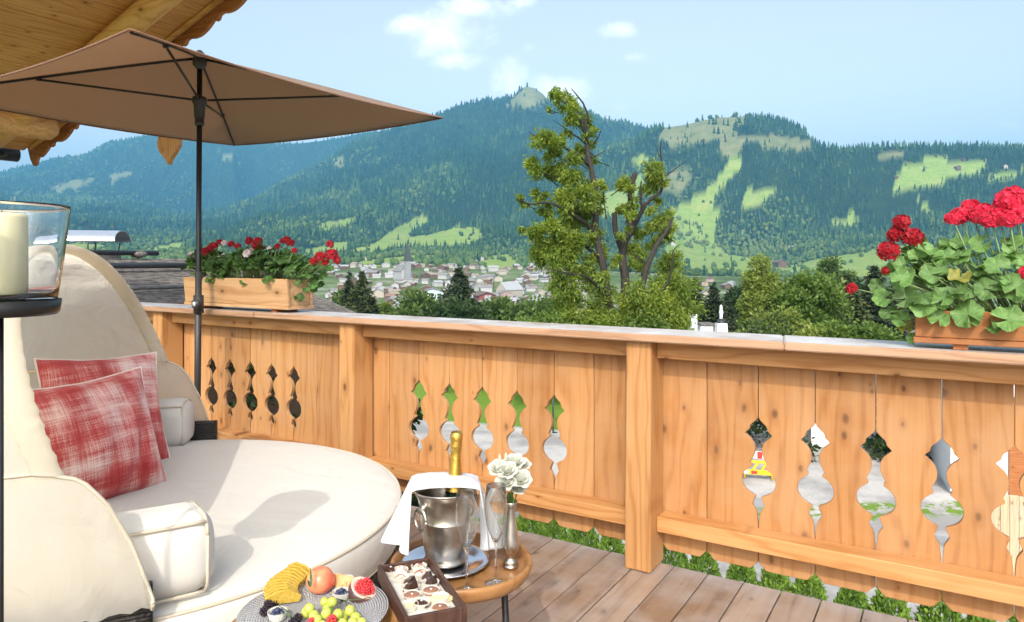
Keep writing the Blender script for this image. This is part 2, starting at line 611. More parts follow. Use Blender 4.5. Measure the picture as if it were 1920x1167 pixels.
C_CREST = [(-600, 420), (0, 398), (240, 420), (330, 424), (400, 420), (500, 405), (600, 378), (700, 352), (800, 328), (900, 312), (1000, 305),
           (1100, 296), (1180, 268), (1215, 250), (1230, 243), (1260, 238), (1290, 234), (1340, 225), (1395, 221), (1440, 223), (1480, 233), (1510, 250),
           (1525, 268), (1550, 279), (1580, 284), (1640, 277), (1700, 276), (1800, 277), (1880, 279), (1920, 282), (2100, 286), (2600, 300)]
B_CREST = [(-600, 380), (0, 362), (240, 376), (330, 404), (400, 418), (440, 404), (480, 380), (520, 352), (600, 312), (680, 268), (740, 246), (800, 229),
           (860, 203), (900, 196), (940, 192), (962, 186), (975, 172), (985, 167), (1003, 169), (1018, 180), (1030, 194), (1080, 204), (1120, 220), (1180, 238), (1230, 246),
           (1300, 300), (1500, 345), (2600, 345)]
A_CREST = [(-600, 380), (-200, 352), (0, 327), (50, 314), (100, 301), (165, 293), (200, 273), (250, 264), (275, 257), (330, 258), (400, 266), (460, 270),
           (560, 270), (640, 260), (690, 250), (740, 247), (800, 262), (1000, 320), (1300, 345), (2600, 345)]
P5 = [(-600, 500), (0, 497), (400, 497), (600, 503), (750, 500), (900, 505), (1060, 508), (1300, 520), (1500, 522), (1700, 515), (2600, 510)]
P6 = [(-600, 470), (0, 470), (240, 472), (400, 470), (600, 484), (750, 474), (900, 478), (1000, 480), (1150, 480), (1300, 494), (1400, 492), (1500, 498), (1650, 478), (1800, 470), (2600, 460)]
P7 = [(-600, 440), (0, 440), (300, 455), (400, 452), (600, 436), (750, 436), (900, 442), (1000, 425), (1150, 400), (1300, 440), (1400, 452), (1500, 445), (1650, 425), (1800, 400), (2600, 395)]
YC = pl(PXV, [(-600, 2800), (1470, 2800), (1560, 2350), (2600, 2250)])
pc, pb, pa = pl(PXV, C_CREST), pl(PXV, B_CREST), pl(PXV, A_CREST)
rightw = np.clip((PXV - 1170) / 70, 0, 1)
midw = np.clip((PXV - 440) / 80, 0, 1)


def zof(py, Y):
    return EYE + (HYP - py) / FPX * Y


rows = [(np.full(NA, 36.0), np.full(NA, -3.72)), (np.full(NA, 60.0), np.full(NA, -6.5)), (np.full(NA, 120.0), np.full(NA, -14.0)),
        (np.full(NA, 300.0), np.full(NA, -27.0)), (np.full(NA, 520.0), np.full(NA, zof(578, 520))),
        (np.full(NA, 1000.0), zof(pl(PXV, P5), 1000.0)), (np.full(NA, 1400.0), zof(pl(PXV, P6), 1400.0)),
        (np.full(NA, 1900.0), zof(pl(PXV, P7), 1900.0)), (YC, zof(pc, YC))]
y8 = YC + 620
zmid = zof(pc * 0.55 + pb * 0.45, y8)
rows.append((y8, zmid * (1 - rightw) + (zof(pc, YC) - 170) * rightw))
yB = np.full(NA, 4150.0)
rows.append((yB, zof(pb, yB)))
y10 = np.full(NA, 4750.0)
rows.append((y10, zof(pb * 0.55 + pa * 0.45, y10) * (1 - midw) + (zof(pb, yB) - 230) * midw))
yA = np.full(NA, 5600.0)
rows.append((yA, zof(pa, yA)))
rows.append((np.full(NA, 6600.0), zof(pa, yA) - 420))
rows.append((np.full(NA, 7100.0), zof(pa, yA) - 520))
RY = np.array([r[0] for r in rows]).T          # NA x K
RZ = np.array([r[1] for r in rows]).T
ZG = np.zeros((NA, NR))
for i in range(NA):
    x, y = RY[i], RZ[i]
    h = np.diff(x); dl = np.diff(y) / h
    m = np.zeros_like(x)
    m[0], m[-1] = dl[0], dl[-1]
    ok = dl[1:] * dl[:-1] > 0
    hm = np.where(ok, 2 * dl[1:] * dl[:-1] / np.where(ok, dl[1:] + dl[:-1], 1), 0)
    m[1:-1] = hm
    k = np.clip(np.searchsorted(x, YV) - 1, 0, len(x) - 2)
    t = (YV - x[k]) / h[k]
    ZG[i] = ((2 * t**3 - 3 * t**2 + 1) * y[k] + (t**3 - 2 * t**2 + t) * h[k] * m[k] + (-2 * t**3 + 3 * t**2) * y[k + 1] + (t**3 - t**2) * h[k] * m[k + 1])
AA, YY = np.meshgrid(AV, YV, indexing='ij')
XX = AA * YY
# gullies and spurs, calm near the crests so that the skylines stay where they are
crest = np.minimum(np.minimum(np.abs(YY - YC[:, None]) / 500, np.abs(YY - 4150) / 600), np.abs(YY - 5600) / 700)
crest = np.clip(crest, 0.08, 1)
amp = np.clip((YY - 1250) / 900, 0, 1) * crest
gn = fbm(XX / 420, YY / 900, 4, 3) * 46 + fbm(XX / 150, YY / 260, 3, 9) * 13 - np.abs(fbm(XX / 520 + 7, YY / 1500, 3, 21)) * 55 + 14
ZG = ZG + gn * amp * 1.6
ZG += fbm(XX / 60, YY / 60, 3, 5) * np.clip((YY - 80) / 600, 0, 1) * 1.6


def ground_z(X, Y):
    a = np.clip((np.asarray(X) / np.asarray(Y) - A_MIN) / (A_MAX - A_MIN) * (NA - 1), 0, NA - 1.001)
    r = np.clip((np.log(np.maximum(Y, 36.0)) - LY0) / (LY1 - LY0) * (NR - 1), 0, NR - 1.001)
    i = a.astype(int); j = r.astype(int); fa = a - i; fr = r - j
    return (ZG[i, j] * (1 - fa) * (1 - fr) + ZG[i + 1, j] * fa * (1 - fr) + ZG[i, j + 1] * (1 - fa) * fr + ZG[i + 1, j + 1] * fa * fr)


# land cover: meadows, ski runs, rough pasture. Outlines by bearing and elevation angle (as surveyed from the balcony), then laid on the terrain
MEADOWS = [
    [(1636, 354), (1680, 330), (1700, 312), (1745, 294), (1800, 300), (1852, 304), (1846, 320), (1800, 336), (1740, 350), (1680, 354)],
    [(1845, 334), (1862, 326), (1915, 316), (1922, 326), (1870, 336)],
    [(1256, 395), (1285, 380), (1312, 370), (1356, 394), (1342, 412), (1332, 452), (1352, 475), (1398, 480), (1404, 504), (1370, 508), (1290, 475), (1250, 445)],
    [(1240, 446), (1258, 398), (1300, 372), (1350, 388), (1345, 420), (1338, 455), (1362, 476), (1412, 482), (1462, 500), (1484, 514), (1400, 518), (1290, 514), (1248, 482)],
    [(1330, 384), (1358, 352), (1398, 312), (1386, 292), (1370, 300), (1338, 345), (1304, 374)],
    [(640, 474), (690, 458), (742, 452), (800, 442), (858, 425), (900, 428), (906, 452), (860, 466), (760, 470), (690, 478)],
    [(556, 474), (620, 456), (662, 452), (644, 474), (590, 484)],
    [(60, 474), (140, 455), (204, 452), (186, 470), (90, 480)],
    [(1560, 420), (1600, 402), (1622, 410), (1590, 430)],
    [(1388, 392), (1396, 362), (1432, 350), (1492, 355), (1446, 366), (1408, 394)],
    [(1400, 516), (1424, 502), (1500, 498), (1530, 487), (1600, 475), (1650, 464), (1720, 460), (1780, 470), (1720, 508), (1600, 520)],
    [(1285, 512), (1290, 484), (1340, 480), (1404, 482), (1404, 508)],
    [(1128, 405), (1130, 372), (1160, 350), (1200, 325), (1212, 345), (1165, 402)],
    [(688, 470), (706, 455), (740, 430), (790, 404), (802, 412), (772, 445), (760, 464), (720, 470)],
    [(798, 460), (850, 430), (886, 427), (902, 445), (880, 462), (830, 468)],
    [(884, 497), (920, 481), (955, 476), (972, 484), (970, 502), (900, 507)],
    [(634, 508), (640, 498), (690, 487), (720, 484), (790, 479), (832, 482), (760, 494), (690, 503)],
    [(1000, 494), (1022, 484), (1026, 504)],
    [(238, 478), (262, 466), (300, 460), (346, 454), (344, 470), (250, 480)],
    [(588, 424), (640, 412), (672, 404), (662, 420), (600, 434)],
    [(1718, 374), (1738, 380), (1752, 406), (1738, 402)],
    [(1180, 300), (1202, 290), (1222, 296), (1200, 318)],
]
PASTURE = [
    [(1232, 262), (1248, 236), (1290, 228), (1345, 219), (1402, 216), (1374, 240), (1384, 258), (1460, 258), (1524, 262), (1520, 278), (1440, 280), (1398, 268), (1384, 296), (1356, 296), (1352, 262), (1300, 274), (1258, 278)],
    [(1230, 330), (1290, 318), (1300, 335), (1280, 362), (1240, 366)],
    [(1640, 300), (1660, 282), (1690, 288), (1676, 304)],
    [(948, 200), (962, 184), (985, 160), (1010, 164), (1030, 186), (1012, 202), (980, 206)],
    [(1120, 212), (1160, 216), (1180, 232), (1130, 228)],
    [(90, 352), (140, 336), (180, 332), (168, 350), (110, 366)], [(200, 330), (245, 318), (250, 330), (210, 342)],
    [(620, 300), (640, 290), (652, 312), (634, 316)], [(0, 392), (34, 356), (40, 372), (6, 402)], [(400, 282), (440, 290), (436, 300), (405, 292)],
]


def in_poly(px, py, poly):
    inside = np.zeros(px.shape, dtype=bool)
    n = len(poly)
    for i in range(n):
        x1, y1 = poly[i]; x2, y2 = poly[(i + 1) % n]
        c = ((y1 > py) != (y2 > py)) & (px < (x2 - x1) * (py - y1) / ((y2 - y1) if y2 != y1 else 1e-9) + x1)
        inside ^= c
    return inside


def cover(X, Y, Z):
    px = CXP + FPX * X / Y; py = HYP - FPX * (Z - EYE) / Y
    wx = fbm(X / 45, Y / 90, 3, 31) * 7; wy = fbm(X / 45 + 40, Y / 90, 3, 33) * 4
    me = np.zeros(px.shape); pa_ = np.zeros(px.shape)
    for p in MEADOWS: me = np.maximum(me, in_poly(px + wx, py + wy, p))
    for p in PASTURE: pa_ = np.maximum(pa_, in_poly(px + wx * 1.6, py + wy * 1.6, p))
    far = (Y > 1000)
    return me * far, pa_ * far


MEA, PAS = cover(XX, YY, ZG)
valley = np.clip((1250 - YY) / 150, 0, 1)
idx = np.arange(NA * NR).reshape(NA, NR)
quads = np.stack([idx[:-1, :-1], idx[1:, :-1], idx[1:, 1:], idx[:-1, 1:]], -1).reshape(-1, 4)
Vt = np.stack([XX, YY, ZG], -1).reshape(-1, 3)
t = NT('terrain')
at_m = t.node('ShaderNodeAttribute'); at_m.attribute_name = 'meadow'
at_p = t.node('ShaderNodeAttribute'); at_p.attribute_name = 'pasture'
at_v = t.node('ShaderNodeAttribute'); at_v.attribute_name = 'valley'
vv = t.coords(False)
n1 = t.noise(vv, 0.02, 6, 0.6); n2 = t.noise(vv, 0.006, 4); n3 = t.noise(vv, 0.12, 4)
forest_c = t.ramp(n1, [(0.3, (0.010, 0.022, 0.010)), (0.7, (0.026, 0.046, 0.018))])  # ground colour darkened to put shade between the trees
mead_c = t.ramp(t.math('ADD', t.math('MULTIPLY', n1, 0.5), t.math('MULTIPLY', n3, 0.5)), [(0.32, (0.13, 0.22, 0.04)), (0.52, (0.21, 0.29, 0.065)), (0.68, (0.31, 0.30, 0.11))])
past_c = t.ramp(t.math('ADD', t.math('MULTIPLY', n1, 0.6), t.math('MULTIPLY', n3, 0.4)), [(0.3, (0.09, 0.125, 0.045)), (0.5, (0.16, 0.175, 0.075)), (0.72, (0.25, 0.22, 0.125))])
val_c = t.ramp(n1, [(0.35, (0.06, 0.09, 0.03)), (0.55, (0.12, 0.17, 0.05)), (0.68, (0.30, 0.29, 0.27))])
c = t.mix(at_v.outputs['Fac'], forest_c, val_c)
c = t.mix(at_p.outputs['Fac'], c, past_c)
c = t.mix(at_m.outputs['Fac'], c, mead_c)
MATS['terrain'] = t.done(t.bsdf(c, 0.95, spec=0.05))
me = np_mesh('terrain', Vt, quads, True, {'meadow': MEA.ravel(), 'pasture': PAS.ravel(), 'valley': valley.ravel()})
terr = link('terrain', me, MATS['terrain'])
tag(terr, kind='structure', label='wooded mountainsides, meadows and valley floor beyond the balcony', cat='terrain')

# ------------------------------------------------------------------ the far woods: one mass, real geometry
def conifers(P, H, R, rnd, name, sides=5):
    n = len(P)
    tiers = [(0.12, 0.62, 1.0), (0.45, 1.0, 0.62)]
    Vs, Fs = [], []
    base = 0
    ang = rng.uniform(0, 6.28, n)
    for (z0, z1, rr) in tiers:
        ring = np.zeros((n, sides + 1, 3), dtype=np.float32)
        for k in range(sides):
            a = ang + 2 * np.pi * k / sides
            rk = R * rr * rng.uniform(0.75, 1.2, n)
            ring[:, k, 0] = P[:, 0] + rk * np.cos(a); ring[:, k, 1] = P[:, 1] + rk * np.sin(a)
            ring[:, k, 2] = P[:, 2] + H * (z0 + rng.uniform(-.04, .04, n))
        ring[:, sides] = P; ring[:, sides, 2] = P[:, 2] + H * z1
        f = np.array([[k, (k + 1) % sides, sides] for k in range(sides)])
        F = (f[None] + (np.arange(n) * (sides + 1))[:, None, None] + base).reshape(-1, 3)
        Vs.append(ring.reshape(-1, 3)); Fs.append(F); base += n * (sides + 1)
    rn = np.concatenate([np.repeat(rnd, sides + 1)] * len(tiers))
    return np_mesh(name, np.concatenate(Vs), np.concatenate(Fs), False, {'rnd': rn})


_bm = bmesh.new(); bmesh.ops.create_icosphere(_bm, subdivisions=2, radius=1.0)
ICO_V = np.array([v.co[:] for v in _bm.verts]); ICO_F = np.array([[v.index for v in f.verts] for f in _bm.faces]); _bm.free()
_bm = bmesh.new(); bmesh.ops.create_icosphere(_bm, subdivisions=1, radius=1.0)
ICO1_V = np.array([v.co[:] for v in _bm.verts]); ICO1_F = np.array([[v.index for v in f.verts] for f in _bm.faces]); _bm.free()


def blobs(P, R, Hh, rnd, name):
    n = len(P); m = len(ICO1_V)
    jit = rng.uniform(0.65, 1.25, (n, m, 1))
    V = ICO1_V[None] * jit * np.stack([R, R, Hh], -1)[:, None, :] + P[:, None, :] + np.array([0, 0, 1.0]) * (Hh * 0.85)[:, None, None]
    F = (ICO1_F[None] + (np.arange(n) * m)[:, None, None]).reshape(-1, 3)
    return np_mesh(name, V.reshape(-1, 3), F, False, {'rnd': np.repeat(rnd, m)})


MATS['far_conifer'] = leaf_mat('far_conifer', (0.008, 0.024, 0.012), (0.032, 0.076, 0.030), (0.105, 0.165, 0.05), trans=0.12, rough=0.9, spec=0.05)
MATS['far_broadleaf'] = leaf_mat('far_broadleaf', (0.035, 0.07, 0.022), (0.08, 0.135, 0.04), (0.15, 0.20, 0.06), trans=0.15, rough=0.9, spec=0.05)

sa, sr = 0.0047, 0.0074
na_, nr_ = int(2.0 / sa), int((math.log(6000) - math.log(1040)) / sr)
ga, gr = np.meshgrid(np.linspace(-0.98, 0.98, na_), np.linspace(math.log(1040), math.log(6000), nr_), indexing='ij')
ga = ga + rng.uniform(-.5, .5, ga.shape) * sa; gr = gr + rng.uniform(-.5, .5, gr.shape) * sr
fy = np.exp(gr).ravel(); fx = (ga.ravel()) * fy
fz = ground_z(fx, fy)
# keep what some camera near the balcony can see: drop lee slopes well below the crest in front
fm, fp = cover(fx, fy, fz)
elev = (ZG - EYE) / YY
run = np.maximum.accumulate(elev, axis=1)
def run_at(X, Y):
    a = np.clip((X / Y - A_MIN) / (A_MAX - A_MIN) * (NA - 1), 0, NA - 1).astype(int)
    r = np.clip((np.log(Y) - LY0) / (LY1 - LY0) * (NR - 1) - 1, 0, NR - 1).astype(int)
    return run[a, r]
vis = (fz + 30 - EYE) / fy > run_at(fx, fy) - 0.004
fpx = CXP + FPX * fx / fy; fpy = HYP - FPX * (fz - EYE) / fy
patch = fbm(fx / 260, fy / 400, 3, 51)
dens = np.where(fm > 0.5, np.where(fbm(fx / 130, fy / 170, 2, 91) > .42, .35, .02), np.where(fp > 0.5, 0.06, np.where(patch < -0.35, 0.5, 0.86)))
dens = np.where(fy < 1300, np.where(fm > .5, 0.02, 0.34), dens)
dens = np.where((fpx > 1640) & (fpx < 1700) & (fy < 2400) & (fpy < 400), dens * 0.75, dens)
keep = vis & (rng.uniform(0, 1, fx.shape) < dens)
fx, fy, fz, fpx, fpy, patch = fx[keep], fy[keep], fz[keep], fpx[keep], fpy[keep], patch[keep]
# broad-leaved belts low on the slopes, spruce above
wb = np.clip((fpy - 430) / 60, 0, 0.85) + (patch > 0.25) * 0.25 + (fpx < 360) * 0.25
broad = rng.uniform(0, 1, fx.shape) < wb
pc_ = ~broad
Hc = rng.uniform(11, 32, fx.shape) * (1 + .25 * fbm(fx / 120, fy / 160, 2, 81)) * np.clip(fy / 2600, 0.8, 1.15); Rc = Hc * rng.uniform(0.15, 0.21, fx.shape) * np.clip(fy / 2300, 1.0, 1.5)
tone_ = fbm(fx / 700, fy / 900, 3, 77) * .35 + fbm(fx / 90, fy / 120, 2, 78) * .3
rn = np.clip(rng.normal(0.45, 0.24, fx.shape) + patch * 0.35 + tone_, 0, 1)
P = np.stack([fx, fy, fz - 1.5], -1)
me = conifers(P[pc_], Hc[pc_], Rc[pc_], rn[pc_], 'spruce_wood')
o = link('spruce_wood', me, MATS['far_conifer']); tag(o, 'dark spruce wood covering the far mountainsides', 'wood', kind='stuff')
Rb = rng.uniform(4.5, 8.5, fx.shape) * np.clip(fy / 2200, 0.75, 1.35)
me = blobs(P[broad], Rb[broad], Rb[broad] * 1.15, rn[broad], 'broadleaf_wood')
o = link('broadleaf_wood', me, MATS['far_broadleaf']); tag(o, 'lighter broadleaf trees along the foot of the mountains', 'wood', kind='stuff')

# ------------------------------------------------------------------ garden ground under the balcony
t = NT('garden_ground')
vv = t.coords(False)
sp = t.node('ShaderNodeSeparateXYZ'); t.l.new(vv, sp.inputs[0])
wob = t.noise(vv, 0.5, 3)
yy = t.math('ADD', sp.outputs[1], t.math('MULTIPLY', t.math('SUBTRACT', wob, 0.5), 1.6))
# lawn strip beyond the drive, drive narrows to the right
edge = t.math('ADD', yy, t.math('MULTIPLY', sp.outputs[0], 0.35))
lawn = t.node('ShaderNodeMapRange'); lawn.inputs['From Min'].default_value = 21.6; lawn.inputs['From Max'].default_value = 22.0
t.put(lawn.inputs['Value'], edge)
xr = t.node('ShaderNodeMapRange'); xr.inputs['From Min'].default_value = 5.2; xr.inputs['From Max'].default_value = 4.8
t.put(xr.inputs['Value'], t.math('ADD', sp.outputs[0], t.math('MULTIPLY', wob, 0.8)))
lf = t.math('MULTIPLY', lawn.outputs[0], xr.outputs[0])
strip = t.node('ShaderNodeMapRange'); strip.interpolation_type = 'SMOOTHSTEP'; strip.inputs['From Min'].default_value = 0.75; strip.inputs['From Max'].default_value = 0.35
sd = t.math('ABSOLUTE', t.math('SUBTRACT', t.math('ADD', yy, t.math('MULTIPLY', sp.outputs[0], -0.12)), 13.6))
t.put(strip.inputs['Value'], sd)
tuft = t.noise(vv, 3.5, 5, 0.7)
sfac = t.math('MULTIPLY', strip.outputs[0], t.math('GREATER_THAN', tuft, 0.5))
gravel = t.ramp(t.noise(vv, 60, 3, 0.8), [(0.3, (0.36, 0.35, 0.34)), (0.7, (0.66, 0.64, 0.61))])
gravel = t.mix(t.ramp(t.noise(vv, 0.55, 5, .6), [(.42, (0, 0, 0)), (.58, (.8, .8, .8))]), gravel, (0.27, 0.265, 0.26))  # grey blotches put shadow patches into the gravel colour
grass = t.ramp(t.noise(vv, 14, 5, 0.7), [(0.3, (0.10, 0.19, 0.025)), (0.7, (0.20, 0.32, 0.05))])
c = t.mix(t.math('MAXIMUM', lf, sfac), gravel, grass)
near = t.node('ShaderNodeMapRange'); near.inputs['From Min'].default_value = -3.0; near.inputs['From Max'].default_value = -3.8
t.put(near.inputs['Value'], sp.outputs[0])
c = t.mix(near.outputs[0], c, grass)
MATS['garden'] = t.done(t.bsdf(c, 0.95, normal=t.bump(t.noise(vv, 50, 3), 0.6, 0.02), spec=0.1))
gv, gf = [], []
gxs = np.linspace(-70, 70, 71); gys = np.concatenate([np.linspace(-70, 0, 15), np.linspace(1, 36.5, 38)])
GX, GY = np.meshgrid(gxs, gys, indexing='ij')
GZ = -3.6 + fbm(GX / 6, GY / 6, 2, 71) * 0.05
gi = np.arange(GX.size).reshape(GX.shape)
gq = np.stack([gi[:-1, :-1], gi[1:, :-1], gi[1:, 1:], gi[:-1, 1:]], -1).reshape(-1, 4)
o = link('garden_ground', np_mesh('garden_ground', np.stack([GX, GY, GZ], -1).reshape(-1, 3), gq, True), MATS['garden'])
tag(o, 'pale gravel drive and lawn below the balcony', 'ground', kind='structure')

# ------------------------------------------------------------------ the town
ROOFS = [flat_mat('roof_grey', (0.20, 0.195, 0.19), 0.75, var=.3, nscale=.6), flat_mat('roof_brown', (0.13, 0.09, 0.07), 0.8, var=.3, nscale=.6),
         flat_mat('roof_pale', (0.34, 0.345, 0.36), 0.5, var=.15, nscale=.6), flat_mat('roof_red', (0.22, 0.13, 0.10), 0.8, var=.25, nscale=.6),
         flat_mat('roof_shingle', (0.26, 0.22, 0.18), 0.8, var=.3, nscale=.6)]
WALLS = [flat_mat('wall_white', (0.36, 0.365, 0.37), 0.85, var=.06, nscale=.5), flat_mat('wall_cream', (0.36, 0.33, 0.27), 0.85, var=.06, nscale=.5),
         flat_mat('wall_timber', (0.12, 0.07, 0.04), 0.8, var=.3, nscale=.5), flat_mat('wall_pink', (0.33, 0.25, 0.22), 0.85, var=.08, nscale=.5),
         flat_mat('wall_red', (0.22, 0.06, 0.05), 0.85, var=.08, nscale=.5), flat_mat('wall_white_shaded', (0.46, 0.56, 0.64), 0.85, var=.04, nscale=.5)]  # last one: white wall with bluish shade put into its colour
MATS['pane'] = flat_mat('pane', (0.03, 0.04, 0.05), 0.15, var=.1)


def wall_mesh(w, d, h, rise, name='wall'):
    """gabled block: ridge along y, gables face -y/+y; sunk 3 m into the slope"""
    x, y = w / 2, d / 2
    v = [(-x, -y, -3), (x, -y, -3), (x, y, -3), (-x, y, -3), (-x, -y, h), (x, -y, h), (x, y, h), (-x, y, h), (0, -y, h + rise), (0, y, h + rise)]
    f = [(0, 1, 5, 8, 4), (2, 3, 7, 9, 6), (1, 2, 6, 5), (3, 0, 4, 7), (3, 2, 1, 0)]
    return py_mesh(name, v, f)


def roof_mesh(w, d, h, rise, over=1.0, th=0.35, name='roof'):
    x, y = w / 2, d / 2 + over
    k = rise / (w / 2)
    xo = x + over; ze = h - k * over
    v = []
    for yy_ in (-y, y):
        v += [(-xo, yy_, ze + .05), (0, yy_, h + rise + .05), (xo, yy_, ze + .05), (-xo, yy_, ze + .05 + th), (0, yy_, h + rise + .05 + th), (xo, yy_, ze + .05 + th)]
    f = [(3, 4, 10, 9), (4, 5, 11, 10), (1, 0, 6, 7), (2, 1, 7, 8), (0, 1, 4, 3), (1, 2, 5, 4), (7, 6, 9, 10), (8, 7, 10, 11), (0, 3, 9, 6), (5, 2, 8, 11)]
    return py_mesh(name, v, f)


HV = []
for (w, d, h, rise) in [(11, 14, 6.5, 2.8), (13, 16, 7.5, 3.2), (9, 11, 5.5, 2.4), (15, 22, 9, 3.6), (10, 18, 6, 2.6), (18, 16, 8, 4.4)]:
    HV.append([(wall_mesh(w, d, h, rise), roof_mesh(w, d, h, rise), (w, d, h, rise))])


def chalet(X, Y, rz, k, wi, ri, label, group, scale=1.0, name='town_house'):
    z = float(ground_z(np.array(X), np.array(Y)))
    t_ = thing(name, label, 'house', (X, Y, z), rz, group)
    t_.scale = (scale,) * 3
    wm, rm, _ = HV[k][0]
    key = (k, wi, ri)
    if key not in HCACHE:
        a = wm.copy(); a.materials.clear(); a.materials.append(WALLS[wi])
        b = rm.copy(); b.materials.clear(); b.materials.append(ROOFS[ri])
        HCACHE[key] = (a, b)
    a, b = HCACHE[key]
    link('wall', a, None, t_); link('roof', b, None, t_)
    return t_


HCACHE = {}
taken = []
WL = ['white walled', 'cream walled', 'dark timber', 'pink walled']
RL = ['grey roofed', 'brown roofed', 'pale grey roofed', 'red roofed', 'weathered shingle roofed']
# named landmarks first
def spot(px, Y):
    return ((px - CXP) / FPX * Y, Y)


def landmark(px, Y, r):
    x, y = spot(px, Y); taken.append((x, y, r)); return x, y


# white house with three rows of windows
x, y = landmark(811, 500, 13)
z = float(ground_z(np.array(x), np.array(y)))
wh = thing('white_house', 'white house tinted bluish for shade, rows of small square windows left of the tall spruce', 'house', (x, y, z), 0.12)
link('wall', wall_mesh(18, 14, 12.5, 2.6), WALLS[5], wh); link('roof', roof_mesh(18, 14, 12.5, 2.6), ROOFS[0], wh)
pane_me = box_mesh('window', 1.25, 0.3, 1.6); pane_me.materials.append(MATS['pane'])
for wz_ in (4.2, 7.6, 11.0):
    for wx_ in (-5.2, 0, 5.2):
        link('window', pane_me, None, wh, (wx_, -7.05, wz_))
# large yellow house with dormers in its roof
x, y = landmark(955, 640, 22)
z = float(ground_z(np.array(x), np.array(y)))
yh = thing('yellow_house', 'large yellow house with rows of dormers in its pale roof', 'house', (x, y, z), -0.9); yh.scale = (.72,) * 3
link('wall', wall_mesh(20, 26, 9, 9), WALLS[1], yh); rf = link('roof', roof_mesh(20, 26, 9, 9, 0.8), ROOFS[2], yh)
dm = wall_mesh(1.8, 2.4, 1.4, 0.6, 'dormer'); dm.materials.append(ROOFS[1])
for q, (dy, dz) in enumerate([(-9, 11.5), (-4.5, 11.5), (0, 11.5), (4.5, 11.5), (9, 11.5), (-7, 14.5), (-2, 14.5), (3, 14.5)]):
    link('dormer', dm, None, yh, (-(10 - (dz - 9) / 0.9) - .2, dy, dz - 0.4), (0, 0, math.radians(90)))
# red house with a white painted gable panel
x, y = landmark(908, 540, 16)
z = float(ground_z(np.array(x), np.array(y)))
rh = thing('red_house', 'dark red house with a white gable panel right of the tall spruce', 'house', (x, y, z), 0.35); rh.scale = (.75,) * 3
link('wall', wall_mesh(17, 20, 11, 3.2), WALLS[4], rh); link('roof', roof_mesh(17, 20, 11, 3.2, 1.4), ROOFS[1], rh)
link('gable_panel', box_mesh('gable_panel', 7.0, .2, 9.5), WALLS[0], rh, (0.6, -10.12, 6.2))
# hall with a white pyramid roof
x, y = landmark(1010, 520, 18)
z = float(ground_z(np.array(x), np.array(y)))
ph = thing('pavilion', 'pale hall with a pointed pyramid roof in the lower town', 'hall', (x, y, z), 0.2); ph.scale = (.8,) * 3
link('wall', box_mesh('wall', 22, 18, 9, centre=(0, 0, 1.5)), WALLS[0], ph)
pv = [(-12.5, -10.5, 6), (12.5, -10.5, 6), (12.5, 10.5, 6), (-12.5, 10.5, 6), (-1.2, -1, 12), (1.2, -1, 12), (1.2, 1, 12), (-1.2, 1, 12)]
link('roof', py_mesh('roof', pv, [(0, 1, 5, 4), (1, 2, 6, 5), (2, 3, 7, 6), (3, 0, 4, 7), (4, 5, 6, 7), (3, 2, 1, 0)]), ROOFS[2], ph)
# churches
x, y = landmark(755, 800, 14)
z = float(ground_z(np.array(x), np.array(y)))
ch = thing('church', 'church with a tall slender dark spire rising over the town roofs', 'church', (x, y, z), 0.5)
link('wall', wall_mesh(13, 26, 11, 7), WALLS[0], ch); link('roof', roof_mesh(13, 26, 11, 7, 0.6), ROOFS[0], ch)
tw = link('tower', box_mesh('tower', 6, 6, 24, centre=(0, -15, 10)), flat_mat('tower_grey', (0.25, 0.26, 0.27), .8), ch)
link('spire', py_mesh('spire', [(-3.4, -18.4, 22), (3.4, -18.4, 22), (3.4, -11.6, 22), (-3.4, -11.6, 22), (0, -15, 46)], [(0, 1, 4), (1, 2, 4), (2, 3, 4), (3, 0, 4), (3, 2, 1, 0)]), flat_mat('spire_dark', (0.045, 0.05, 0.05), .6), ch)
x, y = landmark(1086, 430, 10)
z = float(ground_z(np.array(x), np.array(y)))
ct = thing('church_tower', 'pale church tower with a small dark dome seen through the big tree', 'tower', (x, y, z), 0.3)
link('wall', box_mesh('wall', 7, 7, 26, centre=(0, 0, 9)), WALLS[0], ct)
link('dome', lathe_mesh('dome', [(4.4, 22), (3.9, 23.5), (3.2, 25.5), (1.6, 27), (0.7, 28.5), (0.4, 31), (0.02, 33)], 12), flat_mat('dome_dark', (.06, .07, .07), .5), ct)

